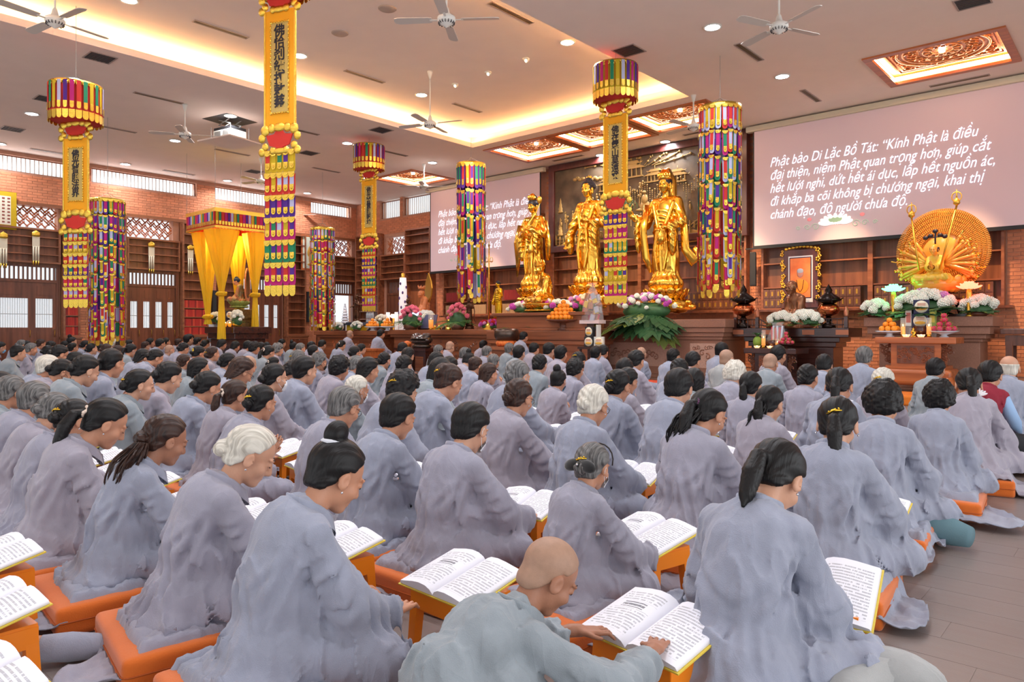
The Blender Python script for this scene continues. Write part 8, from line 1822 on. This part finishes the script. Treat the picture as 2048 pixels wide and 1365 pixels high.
# ================================================================== THE CONGREGATION
# pose variants: N* fine (front rows), M* middle, F* far
NV = {'N0': Pose(.22, .45, 0.05, seed=1, hands='book'), 'N1': Pose(.16, .50, .12, seed=2, hands='book'), 'N2': Pose(.20, .60, -.05, seed=3, hands='rest'), 'N3': Pose(.14, .35, .15, seed=4, hands='book'),
      'N4': Pose(.28, .30, .30, seed=5, hands='pray'), 'N5': Pose(.36, .85, -.20, seed=6, hands='rest', wide=1.1), 'N6': Pose(.22, .60, -.30, seed=7, hands='book'), 'NB': Pose(.72, .75, -.30, seed=8, hands='book', slump=.6)}
NV['NB'].hand = [np.array((-.04, .74, .235)), np.array((.26, .82, .245))]; NV['NB'].elb = [np.array((-.22, .46, .22)), np.array((.33, .50, .22))]
for k, p_ in NV.items(): variant(k, p_, .0068, .0088)
MV = {'M0': Pose(.20, .35, 0, seed=11, hands='book'), 'M1': Pose(.26, .50, .15, seed=12, hands='rest'), 'M2': Pose(.14, .25, -.12, seed=13, hands='rest'), 'M3': Pose(.22, .30, .30, seed=14, hands='pray'), 'M4': Pose(.32, .60, .05, seed=15, hands='book'), 'M5': Pose(.12, .12, .2, seed=16, hands='lap')}
for k, p_ in MV.items(): variant(k, p_, .0085, .0125)
FV = {'F0': Pose(.15, .3, 0, seed=21, hands='rest'), 'F1': Pose(.22, .45, .15, seed=22, hands='rest'), 'F2': Pose(.10, .12, .1, seed=23, hands='pray')}
for k, p_ in FV.items(): variant(k, p_, .013, .02)
variant('V', Pose(.24, .45, .05, seed=31, hands='rest'), .0085, .0125, vest=True)
COLN = [(105, 'near the left edge'), (250, 'below the left streamer column'), (395, 'below the red books'), (560, 'below the yellow canopy'), (700, 'below the farthest streamer column'), (865, 'below the wooden elephant'), (1000, 'below the slim gold Buddha'),
        (1140, 'below the left gold figure'), (1270, 'below the central gold Buddha'), (1400, 'below the hooded gold figure'), (1560, 'below the right streamer column'), (1715, 'below the monk portrait'), (1860, 'below the incense table'), (9999, 'along the right aisle')]
HN = {'S': 'short {c} hair', 'C': 'curly {c} hair', 'N': 'low {c} bun', 'T': '{c} topknot', 'P': '{c} ponytail', 'B': '{c} bobbed hair', 'L': 'long {c} loose hair', 'X': 'shaved head', 'K': 'balding white hair', 'H': 'grey knitted cap'}
CN = {'k': 'black', 'b': 'brown', 'g': 'grey', 'w': 'white'}
AN = {'m': 'white mask', 'M': 'blue mask', 'D': 'black mask', 'g': 'glasses', 's': 'cream scrunchie', 'c': 'gold clip', 'u': 'purple hair tie', 'w': 'white hair band', 'y': 'yellow hair tie'}
ORD = ['nearest', 'second nearest', 'third nearest', 'fourth nearest', 'fifth nearest', 'sixth nearest', 'seventh nearest', 'eighth nearest', 'ninth nearest', 'tenth nearest', 'eleventh nearest', 'twelfth nearest']
CUSTOM = {1098: ('shaved monk in green-grey robe bent over an open book at the very front', 'the bent shaved monk'), 1553: ('person with low black ponytail seen from behind, front right, head bowed over a book', 'the bowed ponytailed reader at front right'),
          676: ('person in profile with black topknot held by a white band, pearl earring, front row', 'the reader with white-banded topknot'), 502: ('old person in the front row with smooth white hair tied in a small bun', 'the white-bunned front reader'),
          335: ('person with long wavy brown ponytail over the shoulder, front row left', 'the reader with wavy brown ponytail'), 215: ('person with black ponytail in a cream scrunchie, left of the wavy ponytail', 'the reader with cream scrunchie'),
          1188: ('person with greyish hair, dark bow, gold clip and face mask, reading near the front', 'the grey-haired reader with dark bow'), 1677: ('person with black ponytail and beaded scrunchie on the orange cushion beside the aisle', 'the aisle reader with beaded tie'),
          1979: ('person in maroon vest with white lotus emblem, black trousers, by the right aisle', 'the maroon-vested person'), 2018: ('balding white-haired person at the far right, in front of the brick wall', 'the balding person at far right'),
          782: ('person kneeling tall beside the wooden fish drum, black hair', 'the kneeler at the drum'), 720: ('shaved monk kneeling tall with joined hands at the far side table', 'the kneeling monk'), 1067: ('person with short black hair kneeling tall right of the big bronze bowl', 'the kneeler right of the bowl'),
          944: ('person with short black hair and white mask, back turned, centre of second row', 'the masked short-haired reader'), 1767: ('person with glossy white hair twisted up with a pearl clip', 'the white-haired reader with pearl clip'), 1470: ('person with curly white hair before the stone plinth', 'the curly white-haired reader')}
def vpick(d, u, k):
    if d < 4.7: return 'N%d' % ([0, 1, 2, 3, 6, 1, 0, 3][k % 8])
    if d < 11.5: return 'M%d' % ([0, 1, 2, 4, 0, 5, 1, 4, 3, 2][k % 10])
    return 'F%d' % (k % 3)
VP = {1098: 'NB', 1553: 'N5', 676: 'N2', 502: 'N6', 335: 'N0', 525: 'N4', 1677: 'N1', 1188: 'N3', 1979: 'V', 944: 'N1', 797: 'N0', 215: 'N2', 720: 'F2', 782: 'F0', 1067: 'F0', 1418: 'N6', 1768: 'N0', 1540: 'M0'}
RZ = {1098: -.15, 1553: .10, 676: -.10, 502: -.15, 335: -.10, 525: -.1, 944: .05, 1188: -.1, 1677: .05, 1768: .10, 1878: .12, 1936: .15}
SK = {1098: 2, 335: 2, 1553: 1, 676: 0}
RB_ = {1098: 2, 1553: 1, 676: 1, 502: 0, 335: 1, 215: 3, 1188: 0, 1677: 1, 944: 0, 1728: 1, 1872: 2, 1454: 4, 1979: 0, 1039: 2, 1079: 2}
groups = {}
rows_ = sorted(PEOPLE, key=lambda q: q[0] * -SN * 1 + q[1] * CS)
info = {}
for q in rows_:
    x, y, H, h, c, a, u = q; col = [n for lim, n in COLN if u < lim][0]; f = HN[h].format(c=CN[c]); ft = f + ((' and ' + AN[a]) if a in AN else ''); groups.setdefault((col, ft), []).append(q)
for (col, ft), L in groups.items():
    for i, q in enumerate(L):
        u = q[6]
        if u in CUSTOM: info[id(q)] = CUSTOM[u]; continue
        rank = '' if len(L) == 1 else (ORD[min(i, 11)] + ' such ' if i < 12 else '')
        info[id(q)] = ('grey-robed person, ' + ft + ', ' + rank + col, 'person with ' + ft + ', ' + rank.replace('such ', '') + col.replace(' the ', ' '))
for k, q in enumerate(rows_):
    x, y, H, h, c, a, u = q; d = -SN * x + CS * y; rs = random.Random(u); vk = VP.get(u) or vpick(d, u, rs.randrange(97)); v = VAR[vk]; kneel = u in (720, 782, 1067)
    if u in (1098,): H = .60
    rz = RZ.get(u, rs.uniform(-.14, .10)); seat = .12 if not kneel else .36; s = (H - seat) / v['pose'].top
    hd = v['pose'].head; cz, sz = cos(rz), sin(rz); rx = x - s * (hd[0] * cz - hd[1] * sz); ry = y - s * (hd[0] * sz + hd[1] * cz)
    hk = h; acc_ = a
    if h == 'N' and u in (952, 898): hk = 'U'
    if u == 335: hk = 'N'
    if h == 'P' and u in (1540, 1418): pass
    lab, short = info[id(q)]
    if a == 'V':
        p = person(vk, rx, ry, H, rz, h, c, '-', 0, 0, lab, None, seat, 0, robe_m=mat('vest_maroon', (138, 26, 48), .8, bump=.1, bscale=200))
        rb = [o for o in p.children if o.name.startswith('robe')][0]; P_ = v['pose']
        for sg in (0, 1): m = MB(); m.tube([P_.sh[sg] + np.array((0, 0, -.01)), P_.elb[sg], wrist(P_, sg) + np.array((0, 0, 0))], [.062, .060, .048], 12); m.obj('shirt_sleeve', mat('shirt_light_blue', (150, 182, 220), .8), p)
        for sg in (-1, 1): m = MB(); m.tube([(sg * .05, -.08, .06), (sg * .12, .0, .08), (sg * .31, .25, .06), (sg * .20, .33, .05), (0, .34, .05)], [.14, .125, .10, .08, .07], 14); m.obj('trouser_leg', mat('trousers_black', (24, 24, 30), .8), p)
        for o in rb.children:
            if o.name.startswith('robe_skirt'): o.name = 'trousers'; o.material_slots[0].link = 'OBJECT'; o.material_slots[0].material = mat('trousers_black', (24, 24, 30), .8)
        m = MB(); R_ = rodr((1, 0, 0), -P_.lean)
        for j in range(7): ang = R(-66 + 22 * j); m.ball((0.045 * sin(ang), 0, .035 * cos(ang) + (.01 if j == 3 else 0)), (.011, .003, .030), 8, 6, rot=rotm(0, ang, 0))
        m.ball((0, 0, 0), (.02, .003, .012), 8, 5)
        o = m.obj('lotus_emblem', mat('emblem_white', (236, 236, 240), .7), rb, P_.chest + R_ @ np.array((0, -.155, .03))); o.rotation_euler = (-P_.lean, 0, 0)
        me = text_mesh('SEN', .028, 'vest_lettering', MATS['emblem_white'], align='CENTER', extrude=.001); o = put(me, 'vest_lettering', rb, P_.chest + R_ @ np.array((.03, -.157, -.045))); o.rotation_euler = (R(90) - P_.lean, 0, 0)
    else:
        p = person(vk, rx, ry, H, rz, hk, c, acc_, RB_.get(u, rs.choice([0, 0, 1, 1, 3, 3, 2])), SK.get(u, rs.choice([0, 0, 1])), lab, None, seat, 0, hv=.005 if d < 11.5 else .008, near_=d < 7)
    if kneel:
        p.location.y -= .35; m = MB(); m.lathe([(.30, -seat / s), (.27, -seat / s * .6), (.20, -.02), (.16, .10)], 24, (0, .02, 0), sy=.9, lobes=9, lamp=.05); m.obj('robe_lower', ROBES[0], p)
    # extra hair / accessories on the front rows
    Mh = v['M']
    if u == 335:
        o = setmat(put(acc('longtail', long_tail_mesh), 'ponytail', p), HAIRM['b']); o.matrix_local = Mh @ Matrix.Translation((.04, -.01, 0)) @ Matrix.Rotation(.25, 4, 'X')
    if u in (1418, 1540): o = setmat(put(acc('longtail', long_tail_mesh), 'ponytail', p), HAIRM['k']); o.matrix_local = Mh @ Matrix.Rotation(.1, 4, 'X') @ Matrix.Scale(.85, 4)
    if u == 1188:
        m = MB(); m.ball((.045, -.125, -.02), (.05, .02, .032), 10, 7, rot=rotm(0, .3, 0)); m.ball((-.045, -.125, -.02), (.05, .02, .032), 10, 7, rot=rotm(0, -.3, 0)); m.ball((0, -.14, -.02), (.014, .012, .016), 8, 6); o = m.obj('velvet_bow', mat('velvet_black', (12, 12, 14), .9, sheen=.6), p); o.matrix_local = Mh @ Matrix.Translation((0, 0, .0))
        m = MB(); m.ball((0, -.153, -.02), .007, 8, 6); o = m.obj('crystal_stud', M_SILV, p); o.matrix_local = Mh; m = MB(); m.tube([(.098 * cos(t), .02, .03 + .098 * sin(t)) for t in [R(-5 + 19 * j) for j in range(11)]], .004, 6); o = m.obj('headband', M_DARK, p); o.matrix_local = Mh
        o = setmat(put(acc('mask', mask_mesh), 'face_mask', p), M_MASKW); o.matrix_local = Mh
    if u == 1553:
        m = MB(); m.ball((.40, .26, .045), (.17, .12, .085), 16, 10); m.tube([(.40, .26, .04), (.30, .05, .03), (.34, -.18, -.02)], [.09, .075, .05], 10); m.obj('trouser_knee', ROBES[4], p); m = MB(); m.tube([(.34, -.16, -.04), (.40, -.24, -.07), (.50, -.26, -.085)], [.045, .042, .02], 10); m.obj('sock', ROBES[4], p)
    if u == 1768:
        m = MB(); m.tube([(.12, .12, .02), (.30, .20, -.03), (.46, .14, -.045)], [.10, .095, .06], 14); m.obj('trouser_leg', mat('trousers_teal', (96, 128, 138), .85, bump=.2, bscale=200), p)
    # cushion, stool and open book for those whose seats show
    if d < 7.6 and not kneel: cushion((rx, ry - .02, 0), rz + rs.uniform(-.08, .08), ('orange cushion under ' + short)[:120])
    if d < 9.2 and not kneel and u not in (1979,):
        bx, by = (0.02, .58 * s / .9) if u != 1098 else (.07, .78)
        if u in (1553,): bx, by = (.10, .52)
        if u in (676,): bx, by = (.10, .66)
        wx, wy = rx + bx * cz - by * sz, ry + bx * sz + by * cz; brz = rz + rs.uniform(-.15, .12)
        if d < 7.6: stool((wx, wy, 0), brz, ('orange stool before ' + short)[:120])
        book((wx, wy, .285 if d < 7.6 else .285), brz, ('open book of ' + short)[:120], tilt=R(30 if u == 1553 else 13), s=1.0)
        if d >= 7.6: stool((wx, wy, 0), brz, ('orange stool before ' + short)[:120])
# books of readers just outside the picture on the left, and one outstretched foot
for (x, y, l) in [(-3.48, .77, 'topmost of the three open books cut by the left edge'), (-2.84, .61, 'middle one of the three open books cut by the left edge'), (-2.24, .44, 'lowest of the three open books at the bottom left corner')]:
    book((x, y, .285), .05, l); stool((x, y, 0), .05, 'orange plastic stool under the ' + l.split(' of the')[0] + ' book at the left edge')
r = empty('person', (-2.93, .84, 0), R(20), 'outstretched grey-socked foot of a reader outside the picture, lower left', 'person'); m = MB(); m.tube([(-.42, -.28, .09), (-.2, -.12, .08), (-.03, -.01, .06)], [.06, .05, .042], 12); m.obj('ankle', SKINS[0], r); m = MB(); m.tube([(-.04, -.02, .062), (.03, .04, .055), (.10, .09, .05), (.17, .13, .04)], [.046, .052, .044, .022], 14); m.obj('sock', ROBES[1], r)
